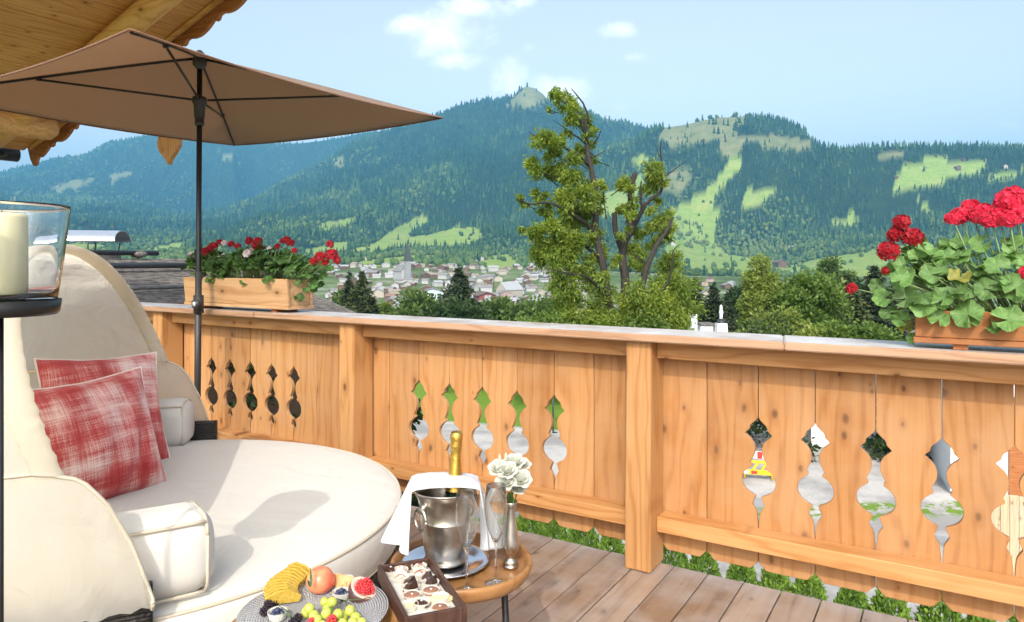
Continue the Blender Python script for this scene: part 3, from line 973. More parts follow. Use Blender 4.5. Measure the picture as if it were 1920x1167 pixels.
tries = 0
nh = 0
town_boxes = [(616, 1075, 500, 1080, 262), (640, 1040, 1080, 1500, 26), (1285, 1400, 560, 900, 12), (-60, 360, 1150, 1500, 22)]
for (x0, x1, y0, y1, want) in town_boxes:
    got = 0
    tries = 0
    while got < want and tries < 6000:
        tries += 1
        Y = math.exp(random.uniform(math.log(y0), math.log(y1))); px = random.uniform(x0, x1)
        X = (px - CXP) / FPX * Y
        zz = float(ground_z(np.array(X), np.array(Y)))
        if Y > 1000:
            m_, p_ = cover(np.array([X]), np.array([Y]), np.array([zz]))
            if m_[0] > .5: continue
        if any((X - a) ** 2 + (Y - b) ** 2 < (r_ + 4.6) ** 2 for a, b, r_ in taken): continue
        k = random.choice([0, 0, 1, 1, 2, 3, 4, 5]); wi = random.choices([0, 1, 2, 3], [6, 2, 4, 1])[0]; ri = random.choices([0, 1, 2, 3, 4], [6, 3, 3, .5, 4])[0]
        if px > 1280 and px < 1420: where = 'right of the big pruned tree'; grp = 'houses right of the big tree'
        elif x0 < 0: where = 'far settlement below the left mountain'; grp = 'houses of the far left settlement'
        elif Y > 1080: where = 'slope above town'; grp = 'houses on the slope above town'
        elif Y > 760: where = 'upper town'; grp = 'houses of the upper town'
        else: where = 'lower town'; grp = 'houses of the lower town'
        side_ = '' if (px > 1080 or x0 < 0) else (', left of the church spire' if px < 752 else (', between church spire and tall spruce' if px < 861 else ', right of the tall spruce'))
        size_ = ['', 'broad ', 'small ', 'large ', 'long ', 'deep '][k]
        grp = grp + side_
        chalet(X, Y, random.choice([0, .4, -.5, 1.2, 1.57, .2, 2.0]) + random.uniform(-.2, .2), k, wi, ri, '%s%s %s house, %s%s' % (size_, WL[wi], RL[ri], where, side_), '%s, %s%s %s' % (grp, size_, WL[wi], RL[ri]), random.uniform(0.42, 0.64))
        taken.append((X, Y, 3.2)); got += 1


def on_slope(px, py, y0=1000, y1=4000):
    ys = np.linspace(y0, y1, 900); xs = (px - CXP) / FPX * ys
    e = HYP - FPX * (ground_z(xs, ys) - EYE) / ys
    i = int(np.argmax(e <= py))
    return xs[i], ys[i]


for (px, py, k, wi, ri, s, lab) in [
        (1482, 468, 2, 0, 0, 1.35, 'white chapel like house at the edge of the spruce wood'),
        (1462, 502, 4, 2, 1, 1.7, 'long dark farmhouse at the lower edge of the right meadow'),
        (1652, 466, 2, 0, 2, .8, 'small white house high on the right lower meadow'),
        (1795, 318, 4, 2, 4, 1.2, 'dark timber farm high on the bright right hill meadow'),
        (1680, 336, 2, 2, 3, 1.0, 'small red roofed barn on the left of the bright hill meadow'),
        (1806, 302, 2, 2, 1, 0.9, 'dark hut at the top edge of the bright hill meadow'),
        (1884, 316, 0, 1, 4, 1.0, 'pale farmhouse at the far right edge of the hill meadow'),
        (1262, 460, 0, 0, 1, 1.0, 'brown roofed house low on the ski run meadow'),
        (1290, 460, 2, 2, 1, 1.0, 'timber barn beside the brown roofed house on the ski run'),
        (1318, 266, 2, 2, 1, 1.0, 'lone timber hut on the high pasture')]:
    x, y = on_slope(px, py)
    chalet(float(x), float(y), random.uniform(-.5, .6), k, wi, ri, lab, None, s, 'farmhouse')

# ------------------------------------------------------------------ the air
hz = bpy.data.materials.new('haze'); hz.use_nodes = True
hn, hl = hz.node_tree.nodes, hz.node_tree.links
hn.clear()
ho = hn.new('ShaderNodeOutputMaterial'); hv = hn.new('ShaderNodeVolumePrincipled')
hv.inputs['Color'].default_value = (0.17, 0.56, 0.95, 1)
hv.inputs['Density'].default_value = 0.00013
hv.inputs['Anisotropy'].default_value = 0.0
hl.new(hv.outputs[0], ho.inputs['Volume'])
zt = float(ZG.max()) + 60
o = link('haze', box_mesh('haze', 17000, 9100, zt + 80, centre=(0, 0, 0)), hz, None, (0, 9100 / 2 - 2000, (zt - 80) / 2))
tag(o, 'thin blue summer haze filling the valley', 'haze', kind='stuff')
# ================================================================== BALCONY
# deck boards run out of the house (along v)
deck = thing('deck', 'reddish brown weathered wooden deck boards', 'deck', (0, 0, 0), TH, kind='structure')
DW = 0.1625
plank_variants = []
u = -0.4683 - DW * 34
i = 0
while u < 2.6:
    ln = 4.6 + random.uniform(-0.004, 0.004)
    me = box_mesh('deck_plank', DW - 0.006, ln, 0.035, 0.003)
    me.materials.append(MATS['deck'])
    link('plank', me, None, deck, (u + DW / 2, 3.305 - ln / 2 + random.uniform(-.003, .003), -0.0175 + random.uniform(-.0012, .0012)))
    u += DW; i += 1
sub = box_mesh('joist', 11, 0.08, 0.14); sub.materials.append(MATS['beam'])
for v_ in (3.18, 2.3, 1.4, 0.5, -0.4):
    link('joist', sub, None, deck, (-2.0, v_, -0.11))

# ------------------------------------------------------------------ railing
rail = thing('balcony_railing', 'orange larch balcony railing with ornamental cut outs and a broad weathered cap', 'railing', (0, 0, 0), TH)
VB = 3.345                                                 # front face of the planks
# half outline of one ornament: (distance below its tip, half width)
ORN = [(0.000, 0.0015), (0.012, 0.008), (0.024, 0.020), (0.036, 0.033), (0.047, 0.039), (0.056, 0.040), (0.062, 0.044), (0.070, 0.053), (0.0785, 0.060), (0.086, 0.053), (0.095, 0.042),
       (0.106, 0.031), (0.120, 0.022), (0.136, 0.0165), (0.152, 0.0155), (0.168, 0.018), (0.184, 0.024), (0.200, 0.032), (0.212, 0.037), (0.216, 0.032), (0.222, 0.029), (0.228, 0.029), (0.233, 0.038)]
for k in range(1, 14):
    a = math.radians(30 + (150 - 30) * 0) if False else None
    tt = k / 14
    z_ = 0.226 + 0.130 * tt
    hw = 0.0745 * math.sqrt(max(0, 1 - ((z_ - 0.291) / 0.0655) ** 2))
    if z_ > 0.236: ORN.append((z_, max(hw, 0.014)))
ORN += [(0.360, 0.0125), (0.372, 0.017), (0.396, 0.026), (0.402, 0.0255), (0.424, 0.0115), (0.440, 0.0065), (0.470, 0.004), (0.492, 0.0018)]
GAPW = 0.0032


def plank_outline(w, ztop, zbot, cutL, cutR, ztip):
    """x from -w/2 to w/2; bottoms meet in shallow points at the joints"""
    x = w / 2 - GAPW / 2
    pts = []
    ch = 0.030
    pts.append((-x + ch * 1.1, zbot)); pts.append((x - ch * 1.1, zbot)); pts.append((x - 0.004, zbot + ch)); pts.append((x, zbot + ch + .006))
    if cutR:
        for d, hw in reversed(ORN): pts.append((w / 2 - max(hw, GAPW / 2), ztip - d))
    pts.append((x, ztop)); pts.append((-x, ztop))
    if cutL:
        for d, hw in ORN: pts.append((-w / 2 + max(hw, GAPW / 2), ztip - d))
    pts.append((-x, zbot + ch + .006)); pts.append((-x + .004, zbot + ch))
    return pts


PANELS = [
    ([-7.08, -6.86, -6.62, -6.40, -6.18, -5.96, -5.74, -5.52, -5.30, -5.08], set()),
    ([-5.08, -4.875, -4.653, -4.440, -4.220, -3.998, -3.777, -3.556, -3.335, -3.13], {-4.653, -4.440, -4.220, -3.998, -3.777}),
    ([-3.13, -2.930, -2.702, -2.474, -2.246, -2.016, -1.786, -1.555, -1.32, -1.20], {-2.702, -2.474, -2.246, -2.016, -1.786}),
    ([-1.20, -0.973, -0.739, -0.499, -0.263, -0.026, 0.213, 0.452, 0.69, 0.90], {-0.739, -0.499, -0.263, -0.026, 0.213}),
    ([0.90, 1.12, 1.35, 1.58, 1.81, 2.04, 2.27, 2.5], {1.35, 1.58, 1.81, 2.04})]
for gaps, cuts in PANELS:
    for a, b in zip(gaps[:-1], gaps[1:]):
        w = b - a
        tip = 0.742 + random.uniform(-.0015, .0015)
        me = prism_mesh('plank', plank_outline(w, 1.06, 0.052 + random.uniform(-.002, .002), a in cuts, b in cuts, tip), 0.026, 0.0018)
        me.materials.append(MATS['larch_z'])
        link('plank', me, None, rail, ((a + b) / 2, VB + random.uniform(0, .0025), 0))
# posts: a little deeper at the foot
POSTS = [-6.9, -5.035, -3.112, -1.243, 0.78, 2.45]
for pu in POSTS:
    bm = bmesh.new()
    bmesh.ops.create_cube(bm, size=1.0)
    for vtx in bm.verts:
        up = vtx.co.z > 0
        vtx.co.x *= 0.122 if up else 0.126
        vtx.co.y = (0.062 if vtx.co.y > 0 else (-0.104 if up else -0.116))
        vtx.co.z = 1.075 if up else 0.004
    bmesh.ops.subdivide_edges(bm, edges=[e for e in bm.edges if abs(e.verts[0].co.z - e.verts[1].co.z) > .5], cuts=6)
    for vtx in bm.verts:
        if vtx.co.y < 0 and 0.1 < vtx.co.z < 1.0:
            vtx.co.y += 0.004 * math.sin(vtx.co.z * 6 + pu * 3)
    bmesh.ops.bevel(bm, geom=[e for e in bm.edges if e.calc_face_angle(0) > .8], offset=0.004, segments=2, affect='EDGES')
    link('post', bm_mesh('post', bm), MATS['larch_post'], rail, (pu, 3.27, 0))
for a, b in zip(POSTS[:-1], POSTS[1:]):
    x0, x1 = a + 0.0635, b - 0.0635
    L = x1 - x0
    me = box_mesh('top_rail', L, 0.106, 0.086, 0.004, 2); me.materials.append(MATS['larch_x'])
    link('top_rail', me, None, rail, ((x0 + x1) / 2, 3.290, 1.034))
    me = box_mesh('lower_rail', L, 0.106, 0.072, 0.004, 2); me.materials.append(MATS['larch_x'])
    link('lower_rail', me, None, rail, ((x0 + x1) / 2, 3.290, 0.207))
# cap boards butted with a slanting joint
caps = [(-7.1, -3.9), (-3.9, -0.585), (-0.585, 2.6)]
for a, b in caps:
    bm = bmesh.new()
    s = 0.06
    y0, y1 = -0.145, 0.15
    pts = [(a + .001, y0), (b - .001, y0), (b - .001 - s, y1), (a + .001 - s, y1)]
    vb_ = [bm.verts.new((p[0] - (a + b) / 2, p[1], -0.018)) for p in pts]; vt_ = [bm.verts.new((p[0] - (a + b) / 2, p[1], 0.018)) for p in pts]
    bm.faces.new(vb_[::-1]); bm.faces.new(vt_)
    for q in range(4): bm.faces.new((vb_[q], vb_[(q + 1) % 4], vt_[(q + 1) % 4], vt_[q]))
    bmesh.ops.bevel(bm, geom=bm.edges[:], offset=0.005, segments=2, affect='EDGES')
    me = bm_mesh('cap', bm)
    me.materials.append(MATS['cap']); me.materials.append(MATS['cap_front'])
    for p in me.polygons:
        p.material_index = 0 if p.normal.z > 0.5 else 1
    link('cap', me, None, rail, ((a + b) / 2, 3.265, 1.0965))

# ------------------------------------------------------------------ own roof overhead
roof = thing('roof_overhang', 'wooden roof overhang with scalloped verge board above the parasol', 'roof', (0, 0, 0), TH)
SL = math.atan(0.311)
VV = 4.42
def roof_z(u_): return 2.86 + 0.311 * (u_ + 9.59)       # underside of the boarding
# soffit boards lie side by side down the slope, grain along v
k = 0
u = -9.75
while u < -2.6:
    w = 0.21
    me = box_mesh('soffit_board', w / math.cos(SL) - 0.004, 3.0, 0.03, 0.004)
    me.materials.append(MATS['soffit'])
    link('soffit_board', me, None, roof, (u + w / 2, VV - 0.04 - 1.5, roof_z(u + w / 2) + 0.016 + (0.006 if k % 2 else 0)), (0, -SL, 0))
    u += w; k += 1
me = box_mesh('roof_covering', 7.6, 3.1, 0.09); me.materials.append(MATS['grey_slate'])
link('roof_covering', me, None, roof, (-6.2, VV - 1.5, roof_z(-6.2) + 0.12), (0, -SL, 0))
# verge rafter: a rounded log running down the slope
def slope_run(u0, u1, v_, dz, n=24):
    return [Vector((u0 + (u1 - u0) * q / n, v_, roof_z(u0 + (u1 - u0) * q / n) + dz)) for q in range(n + 1)]
link('rafter', tubes_mesh('rafter', [(slope_run(-9.3, -2.6, VV - 0.55, -0.115), 0.115)], 16), MATS['beam'], roof)
link('rafter', tubes_mesh('rafter', [(slope_run(-9.3, -2.6, VV - 2.6, -0.115), 0.115)], 16), MATS['beam'], roof)
# eaves purlin with a rounded end, along v
link('purlin', tubes_mesh('purlin', [([Vector((-8.75, VV - 2.95, roof_z(-8.75) - .15)), Vector((-8.75, VV - .34, roof_z(-8.75) - .15)), Vector((-8.75, VV - .22, roof_z(-8.75) - .15)), Vector((-8.75, VV - .16, roof_z(-8.75) - .14))], [.15, .15, .14, .09])], 16), MATS['beam'], roof)
# verge board with scallops along its lower edge
def scallop(u0, u1, drop, period):
    top, bot = [], []
    n = int((u1 - u0) / 0.02)
    for q in range(n + 1):
        uu = u0 + (u1 - u0) * q / n
        ph_ = ((uu - u0) % period) / period
        d_ = drop + 0.055 * math.sin(math.pi * min(1, ph_ / .72)) ** 0.8 + (0.03 if .78 < ph_ < .9 else 0)
        top.append((uu, roof_z(uu) + 0.16)); bot.append((uu, roof_z(uu) - d_))
    return bot + top[::-1]
ol = scallop(-9.62, -2.6, 0.13, 0.52)
# pointed lower end
ol = [(-9.70, roof_z(-9.7) + .15), (-9.74, roof_z(-9.7) + .02), (-9.68, roof_z(-9.7) - .12), (-9.60, roof_z(-9.6) - .235), (-9.56, roof_z(-9.6) - .22), (-9.50, roof_z(-9.5) - .15)] + [p for p in ol if p[0] > -9.47]
link('verge_board', prism_mesh('verge_board', ol, 0.04), MATS['verge'], roof, (0, VV, 0))
link('verge_lath', tubes_mesh('verge_lath', [(slope_run(-9.6, -2.6, VV - 0.03, -0.02), 0.03)], 6, False), MATS['beam'], roof)
# hanging ornament board at the purlin end
pz = 2.455
pen = [(0, pz), (.012, pz + .03), (.03, pz + .07), (.075, pz + .13), (.10, pz + .19), (.105, pz + .25), (.09, pz + .31), (.082, pz + .36), (.095, pz + .42), (.10, pz + 1.30), (-.10, pz + 1.30),
       (-.095, pz + .42), (-.082, pz + .36), (-.09, pz + .31), (-.105, pz + .25), (-.10, pz + .19), (-.075, pz + .13), (-.03, pz + .07), (-.012, pz + .03)]
link('pendant_board', prism_mesh('pendant_board', [(a_ * 1.75, b_) for a_, b_ in pen], 0.05), MATS['larch_post'], roof, (-6.93, VV + .045, 0))
# gutter along the eaves
gp = [Vector((-9.86, VV - 3.0, roof_z(-9.8) - .03)), Vector((-9.86, VV - .06, roof_z(-9.8) - .03))]
link('gutter', tubes_mesh('gutter', [(gp, 0.085)], 14), MATS['anthracite'], roof)
link('gutter_bracket', box_mesh('gutter_bracket', .24, .03, .05), MATS['anthracite'], roof, (-9.72, VV - .3, roof_z(-9.8) - .06))

# ------------------------------------------------------------------ parasol
PU, PV = -4.315, 3.005
par = thing('parasol', 'square brown parasol on a black pole beside the railing', 'parasol', W(PU, PV, 0), TH)
link('pole', tubes_mesh('pole', [([(-.018, 0, 0.08), (.0, 0, 1.35), (.012, 0, 2.78)], 0.0175)], 14), MATS['black_metal'], par)
link('pole_sleeve', tubes_mesh('pole_sleeve', [([(-.018, 0, 0.07), (.0, 0, 1.38)], 0.0215)], 14), MATS['dark_plastic'], par)
link('base', lathe_mesh('base', [(.02, .07), (.06, .065), (.24, .05), (.26, .03), (.26, .004), (0.01, .004)], 32), MATS['anthracite'], par)
link('collar', lathe_mesh('collar', [(.0215, 2.36), (.031, 2.365), (.031, 2.385), (.027, 2.39), (.033, 2.42), (.038, 2.5), (.047, 2.52), (.047, 2.55), (.028, 2.56)], 18), MATS['dark_plastic'], par, (.01, 0, 0))
link('hub', lathe_mesh('hub', [(.02, 2.74), (.045, 2.77), (.045, 2.81), (.03, 2.85), (.018, 2.862), (.012, 2.868), (.001, 2.87)], 16), MATS['dark_plastic'], par, (.012, 0, 0))
kn = link('clamp_knob', tubes_mesh('clamp_knob', [([(0, -.02, 0), (0, -.035, 0), (0, -.05, 0)], [.02, .034, .03])], 20), MATS['dark_plastic'], par, (.04, -.01, 1.165))
link('knob_disc', tubes_mesh('knob_disc', [([(0, -.0505, 0), (0, -.054, 0)], .016)], 16), MATS['white_metal'], kn)
link('clamp', tubes_mesh('clamp', [([(.0, 0, 1.10), (.0, 0, 1.22)], .033)], 14), MATS['dark_plastic'], par)
HALF = 1.165
ZE, ZT = 2.495, 2.83
def canopy_z(x, y):
    r = max(abs(x), abs(y)) / HALF
    s = abs(abs(x) - abs(y)) / HALF
    # tent with ribs on the diagonals; cloth sags a little between them
    return ZT - (ZT - ZE) * (r ** 1.08) - 0.0
N = 40
vs, fs = [], []
for i in range(N + 1):
    for j in range(N + 1):
        x = -HALF + 2 * HALF * i / N; y = -HALF + 2 * HALF * j / N
        r = max(abs(x), abs(y)) / HALF
        tside = (min(abs(x), abs(y)) / max(abs(x), abs(y), 1e-6))
        sag = 0.035 * r * (1 - tside ** 2)
        pull = 1 - 0.022 * r * (1 - tside ** 2)
        vs.append((x * (pull if abs(x) >= abs(y) else 1), y * (pull if abs(y) > abs(x) else 1), canopy_z(x, y) - sag))
for i in range(N):
    for j in range(N):
        a = i * (N + 1) + j
        fs.append((a, a + N + 1, a + N + 2, a + 1))
cme = py_mesh('canopy', vs, fs, True)
MATS['canopy'] = fabric_mat('parasol_cloth', (0.42, 0.305, 0.225), 0.48, weave=500, tcol=(0.52, 0.36, 0.24), wrinkle=.12, wscale=4)
co = link('canopy', cme, MATS['canopy'], par, (.012, 0, 0))
sol = co.modifiers.new('thick', 'SOLIDIFY'); sol.thickness = 0.003
# hem along the four sides
hem = []
for s in range(4):
    row = []
    for q in range(N + 1):
        i, j = [(q, 0), (N, q), (N - q, N), (0, N - q)][s]
        row.append(Vector(vs[i * (N + 1) + j]) + Vector((0, 0, -.004)))
    hem.append((row, 0.006))
link('hem', tubes_mesh('hem', hem, 6), fabric_mat('hem_cloth', (0.20, 0.10, 0.06), 0, weave=500), co)
for (sx_, sy_) in ((-1, -1), (1, -1), (1, 1), (-1, 1)):
    pts = []
    for q in range(13):
        f = q / 12
        x, y = sx_ * (0.03 + f * (HALF - .05)), sy_ * (0.03 + f * (HALF - .05))
        pts.append(Vector((x + .012, y, canopy_z(x, y) - 0.016)))
    rb = link('rib', tubes_mesh('rib', [(pts, 0.0085)], 6), MATS['black_metal'], par)
    m = pts[7]
    link('strut', tubes_mesh('strut', [([Vector((.012 + sx_ * .035, sy_ * .035, 2.535)), m + Vector((0, 0, -.012))], 0.0075), ([m + Vector((0, 0, -.02)), m + Vector((0, 0, .004))], .016)], 8), MATS['black_metal'], par)

# ------------------------------------------------------------------ flower boxes
def flower_box(name, label, u0, u1, v0, v1, z0, z1, mat):
    cu, cv = (u0 + u1) / 2, (v0 + v1) / 2
    t_ = thing(name, label, 'flower box', W(cu, cv, z0), TH)
    L, Dp, Hh = u1 - u0, v1 - v0, z1 - z0
    w = 0.022
    fl = 0.016                      # boards lean out a little towards the top
    for s, nm in ((-1, 'front_board'), (1, 'back_board')):
        bm = bmesh.new(); bmesh.ops.create_cube(bm, size=1.0)
        for vt_ in bm.verts:
            up = vt_.co.z > 0
            vt_.co.x *= L
            vt_.co.y = s * (Dp / 2 + (fl if up else 0) - (0 if vt_.co.y * s > 0 else w))
            vt_.co.z = Hh if up else 0.028
        bmesh.ops.bevel(bm, geom=bm.edges[:], offset=.003, segments=1, affect='EDGES')
        link(nm, bm_mesh(nm, bm), mat, t_)
    for s in (-1, 1):
        bm = bmesh.new()
        xx_ = s * (L / 2 - 0.022)
        p = [(-Dp / 2 + w + .001, .028), (Dp / 2 - w - .001, .028), (Dp / 2 - w + fl - .001, Hh - .004), (-Dp / 2 + w - fl + .001, Hh - .004)]
        a_ = [bm.verts.new((xx_ - .009, q[0], q[1])) for q in p]; b_ = [bm.verts.new((xx_ + .009, q[0], q[1])) for q in p]
        bm.faces.new(a_); bm.faces.new(b_[::-1])
        for q in range(4): bm.faces.new((a_[q], a_[(q + 1) % 4], b_[(q + 1) % 4], b_[q]))
        link('end_board', bm_mesh('end_board', bm), mat, t_)
    link('bottom_board', box_mesh('bottom_board', L + .012, Dp + .012, 0.022, .003, centre=(0, 0, 0.0165)), mat, t_)
    ft = box_mesh('foot', .05, Dp - .03, 0.02, .002, centre=(0, 0, -0.005)); ft.materials.append(MATS['verge'])
    for s in (-.36, .36): link('foot', ft, None, t_, (L * s, 0, 0))
    link('soil', box_mesh('soil', L - .07, Dp - .05, 0.05, centre=(0, 0, Hh - .06)), MATS['soil'], t_)
    return t_


MATS['soil'] = flat_mat('soil', (0.035, 0.024, 0.016), 0.95, var=.5, nscale=60)
CAPTOP = 1.1145
fbl = flower_box('flower_box', 'pale knotty wooden flower box on the railing beside the parasol pole', -4.70, -3.625, 3.165, 3.375, CAPTOP + .016, 1.335, MATS['box_wood'])
fbr = flower_box('flower_box', 'reddish brown wooden flower box at the right end of the railing', -0.113, 0.95, 3.165, 3.375, CAPTOP + .016, 1.262, MATS['box_wood_red'])

# geranium pieces ---------------------------------------------------
def geranium_leaf(name, R, seed, cup=0.25, ruffle=0.1):
    r_ = random.Random(seed)
    lobes = 7
    n = 42
    rings = 5
    vs, fs = [(0, 0, 0)], []
    ph0 = r_.uniform(0, 6)
    for k in range(1, rings + 1):
        f = k / rings
        for i in range(n):
            a = math.radians(20) + (2 * math.pi - math.radians(40)) * i / (n - 1)
            lobe = 0.5 + 0.5 * math.cos(lobes * (a - math.pi) )
            rad = R * (0.86 + 0.11 * lobe + 0.035 * math.cos(21 * a))
            rr = rad * f
            z = cup * R * f * f * (1 - .35 * f) + ruffle * R * f * f * math.sin(3.5 * a + ph0) + 0.055 * R * f * math.cos(lobes * (a - math.pi))
            vs.append((rr * math.cos(a), rr * math.sin(a), z))
    for i in range(n - 1): fs.append((0, 1 + i, 2 + i))
    for k in range(rings - 1):
        for i in range(n - 1):
            a = 1 + k * n + i; b = 1 + (k + 1) * n + i
            fs.append((a, b, b + 1, a + 1))
    return py_mesh(name, vs, fs, True)


def gleaf_mat(name, base, edge, vein, trans=0.3):
    t = NT(name)
    tc_ = t.node('ShaderNodeTexCoord')
    sp_ = t.node('ShaderNodeSeparateXYZ'); t.l.new(tc_.outputs['Object'], sp_.inputs[0])
    x, y = sp_.outputs[0], sp_.outputs[1]
    ang = t.math('ARCTAN2', y, t.math('MULTIPLY', x, -1.0))
    vn = t.math('COSINE', t.math('MULTIPLY', ang, 7.0))
    rad = t.math('SQRT', t.math('ADD', t.math('MULTIPLY', x, x), t.math('MULTIPLY', y, y)))
    vf = t.math('POWER', t.math('MAXIMUM', vn, 0.0), 24.0)
    nz = t.noise(t.coords(), 40, 4)
    c0 = t.ramp(nz, [(0.3, tuple(q * .75 for q in base)), (0.7, edge)])
    c1 = t.mix(t.math('MULTIPLY', vf, 0.6), c0, vein)
    tone = t.math('ADD', t.math('MULTIPLY', t.rand, 0.7), 0.65)
    cc_ = t.node('ShaderNodeCombineColor')
    for i in range(3): t.put(cc_.inputs[i], tone)
    c1 = t.mix(1.0, c1, cc_.outputs[0], 'MULTIPLY')
    b = t.bsdf(c1, 0.5, normal=t.bump(t.math('ADD', t.math('MULTIPLY', vf, -1.0), t.math('MULTIPLY', nz, .5)), 0.5, .003), spec=.35)
    tr = t.node('ShaderNodeBsdfTranslucent'); t.put(tr.inputs['Color'], t.mix(1.0, c1, (1.5, 1.6, .5), 'MULTIPLY'))
    mx = t.node('ShaderNodeMixShader'); mx.inputs[0].default_value = trans
    t.l.new(b.outputs[0], mx.inputs[1]); t.l.new(tr.outputs[0], mx.inputs[2])
    return t.done(mx)


MATS['gleaf'] = gleaf_mat('geranium_leaf', (0.10, 0.205, 0.055), (0.165, 0.30, 0.09), (0.28, 0.40, 0.17))
MATS['gleaf_dark'] = gleaf_mat('geranium_leaf_dark', (0.05, 0.12, 0.03), (0.08, 0.17, 0.04), (0.13, 0.22, 0.07), .35)
MATS['gstem'] = flat_mat('geranium_stem', (0.16, 0.24, 0.08), 0.5)


def petal_mat(name, col, dark):
    t = NT(name)
    a = t.node('ShaderNodeAttribute'); a.attribute_name = 'rnd'
    c = t.mix(a.outputs['Fac'], dark, col)
    b = t.bsdf(c, 0.5, spec=.25, sheen=.2)
    tr = t.node('ShaderNodeBsdfTranslucent'); t.put(tr.inputs['Color'], c)
    mx = t.node('ShaderNodeMixShader'); mx.inputs[0].default_value = .35
    t.l.new(b.outputs[0], mx.inputs[1]); t.l.new(tr.outputs[0], mx.inputs[2])
    return t.done(mx)


MATS['petal_red'] = petal_mat('petal_red', (0.50, 0.008, 0.022), (0.22, 0.003, 0.009))
MATS['petal_bright'] = petal_mat('petal_bright', (0.80, 0.03, 0.09), (0.48, 0.008, 0.03))
MATS['petal_white'] = petal_mat('petal_white', (0.80, 0.72, 0.72), (0.65, 0.5, 0.5))


def flower_head_mesh(name, R, nfl, seed, psize):
    g = np.random.default_rng(seed)
    V, F, A = [], [], []
    for i in range(nfl):
        k = i + .5
        phi = math.acos(1 - 1.55 * k / nfl); th = math.pi * (1 + 5 ** .5) * k
        d = np.array([math.cos(th) * math.sin(phi), math.sin(th) * math.sin(phi), math.cos(phi) * .85])
        c0 = d * R * g.uniform(.72, 1.0)
        nrm = d / np.linalg.norm(d)
        tgt = np.cross(nrm, [.3, .2, 1.0]); tgt /= np.linalg.norm(tgt); bt = np.cross(nrm, tgt)
        a0 = g.uniform(0, 6)
        for p in range(5):
            a = a0 + p * 2 * math.pi / 5 + g.uniform(-.15, .15)
            dr = math.cos(a) * tgt + math.sin(a) * bt; sd = np.cross(nrm, dr)
            s = psize * g.uniform(.8, 1.15)
            o = len(V)
            pts = [(0.05, 0, 0), (.45, -.34, .10), (.85, -.40, .22 + g.uniform(-.15, .15)), (1.05, 0, .12 + g.uniform(-.12, .12)), (.85, .40, .22 + g.uniform(-.15, .15)), (.45, .34, .10), (.55, 0, .02)]
            for (x, y, z) in pts: V.append(c0 + s * (x * dr + y * sd + z * nrm))
            F += [(o, o + 1, o + 6), (o + 1, o + 2, o + 6), (o + 2, o + 3, o + 6), (o + 3, o + 4, o + 6), (o + 4, o + 5, o + 6), (o + 5, o, o + 6)]
            A += [g.uniform(.2, 1)] * 7
    return np_mesh(name, np.array(V), np.array(F), True, {'rnd': A})


def orient(dirv, spin=0.0):
    q = Vector(dirv).to_track_quat('Z', 'Y')
    return (q.to_matrix().to_4x4() @ Matrix.Rotation(spin, 4, 'Z')).to_euler()


def geranium(label, base_uvz, leaves, heads, leaf_meshes, head_scale, seed, group=None, name='geranium'):
    """leaves: (du,dv,dz,tilt direction,scale); heads: (du,dv,dz,mesh,scale); all in the balcony frame about base"""
    root = thing(name, label, 'geranium', W(*base_uvz), TH, group)
    r_ = random.Random(seed)
    runs = []
    for (x, y, z, nx, ny, nz_, s) in leaves:
        link('leaf', ylw if (leaf_meshes is big_leaves and r_.random() < .035) else r_.choice(leaf_meshes), None, root, (x, y, z), orient((nx, ny, nz_), r_.uniform(0, 6.28)), s)
        st = Vector((x * .55, y * .35, -.03)); en = Vector((x, y, z))
        runs.append(([st, st.lerp(en, .5) + Vector((0, 0, .02)), en], .0022))
    for (x, y, z, me, s) in heads:
        en = Vector((x, y, z))
        link('flower_head', me, None, root, (x, y, z), orient((x * .35 + r_.uniform(-.15, .15), -.35 + y, .9), r_.uniform(0, 6)), s)
        st = Vector((x * .6, y * .4, -.02))
        runs.append(([st, st.lerp(en, .5) + Vector((0, 0, .02)), en], .0026))
    link('stems', tubes_mesh('stems', runs, 5), MATS['gstem'], root)
    return root


big_leaves = [geranium_leaf('leaf', .046, s, c_, .20) for s, c_ in ((1, .4), (2, .1), (3, -.3), (4, .6))]
for m_ in big_leaves: m_.materials.append(MATS['gleaf'])
ylw = geranium_leaf('leaf', .042, 9, .5, .25); MATS['gleaf_yellow'] = gleaf_mat('geranium_leaf_yellow', (0.17, 0.19, 0.04), (0.24, 0.23, 0.05), (0.28, 0.28, 0.10)); ylw.materials.append(MATS['gleaf_yellow'])
small_leaves = [geranium_leaf('leaf', .030, s, c_, .20) for s, c_ in ((5, .3), (6, .05), (7, .5))]
for m_ in small_leaves: m_.materials.append(MATS['gleaf_dark'])
heads_b = [flower_head_mesh('flower_head', .042, 26, s, .021) for s in (1, 2, 3)]
for m_ in heads_b: m_.materials.append(MATS['petal_bright'])
heads_r = [flower_head_mesh('flower_head', .036, 22, s, .020) for s in (4, 5)]
for m_ in heads_r: m_.materials.append(MATS['petal_red'])
heads_s = [flower_head_mesh('flower_head', .030, 16, s, .017) for s in (6, 7)]
for m_ in heads_s: m_.materials.append(MATS['petal_red'])
heads_w = [flower_head_mesh('flower_head', .028, 14, 8, .017)]
for m_ in heads_w: m_.materials.append(MATS['petal_white'])


def px_v(px, py, v):
    """balcony-frame (u, z) of what is seen in direction (px,py) on the plane v"""
    a = (px - CXP) / FPX
    tt = v / (-UY * a + UX)
    return (UX * a + UY) * tt, EYE + (HYP - py) / FPX * tt


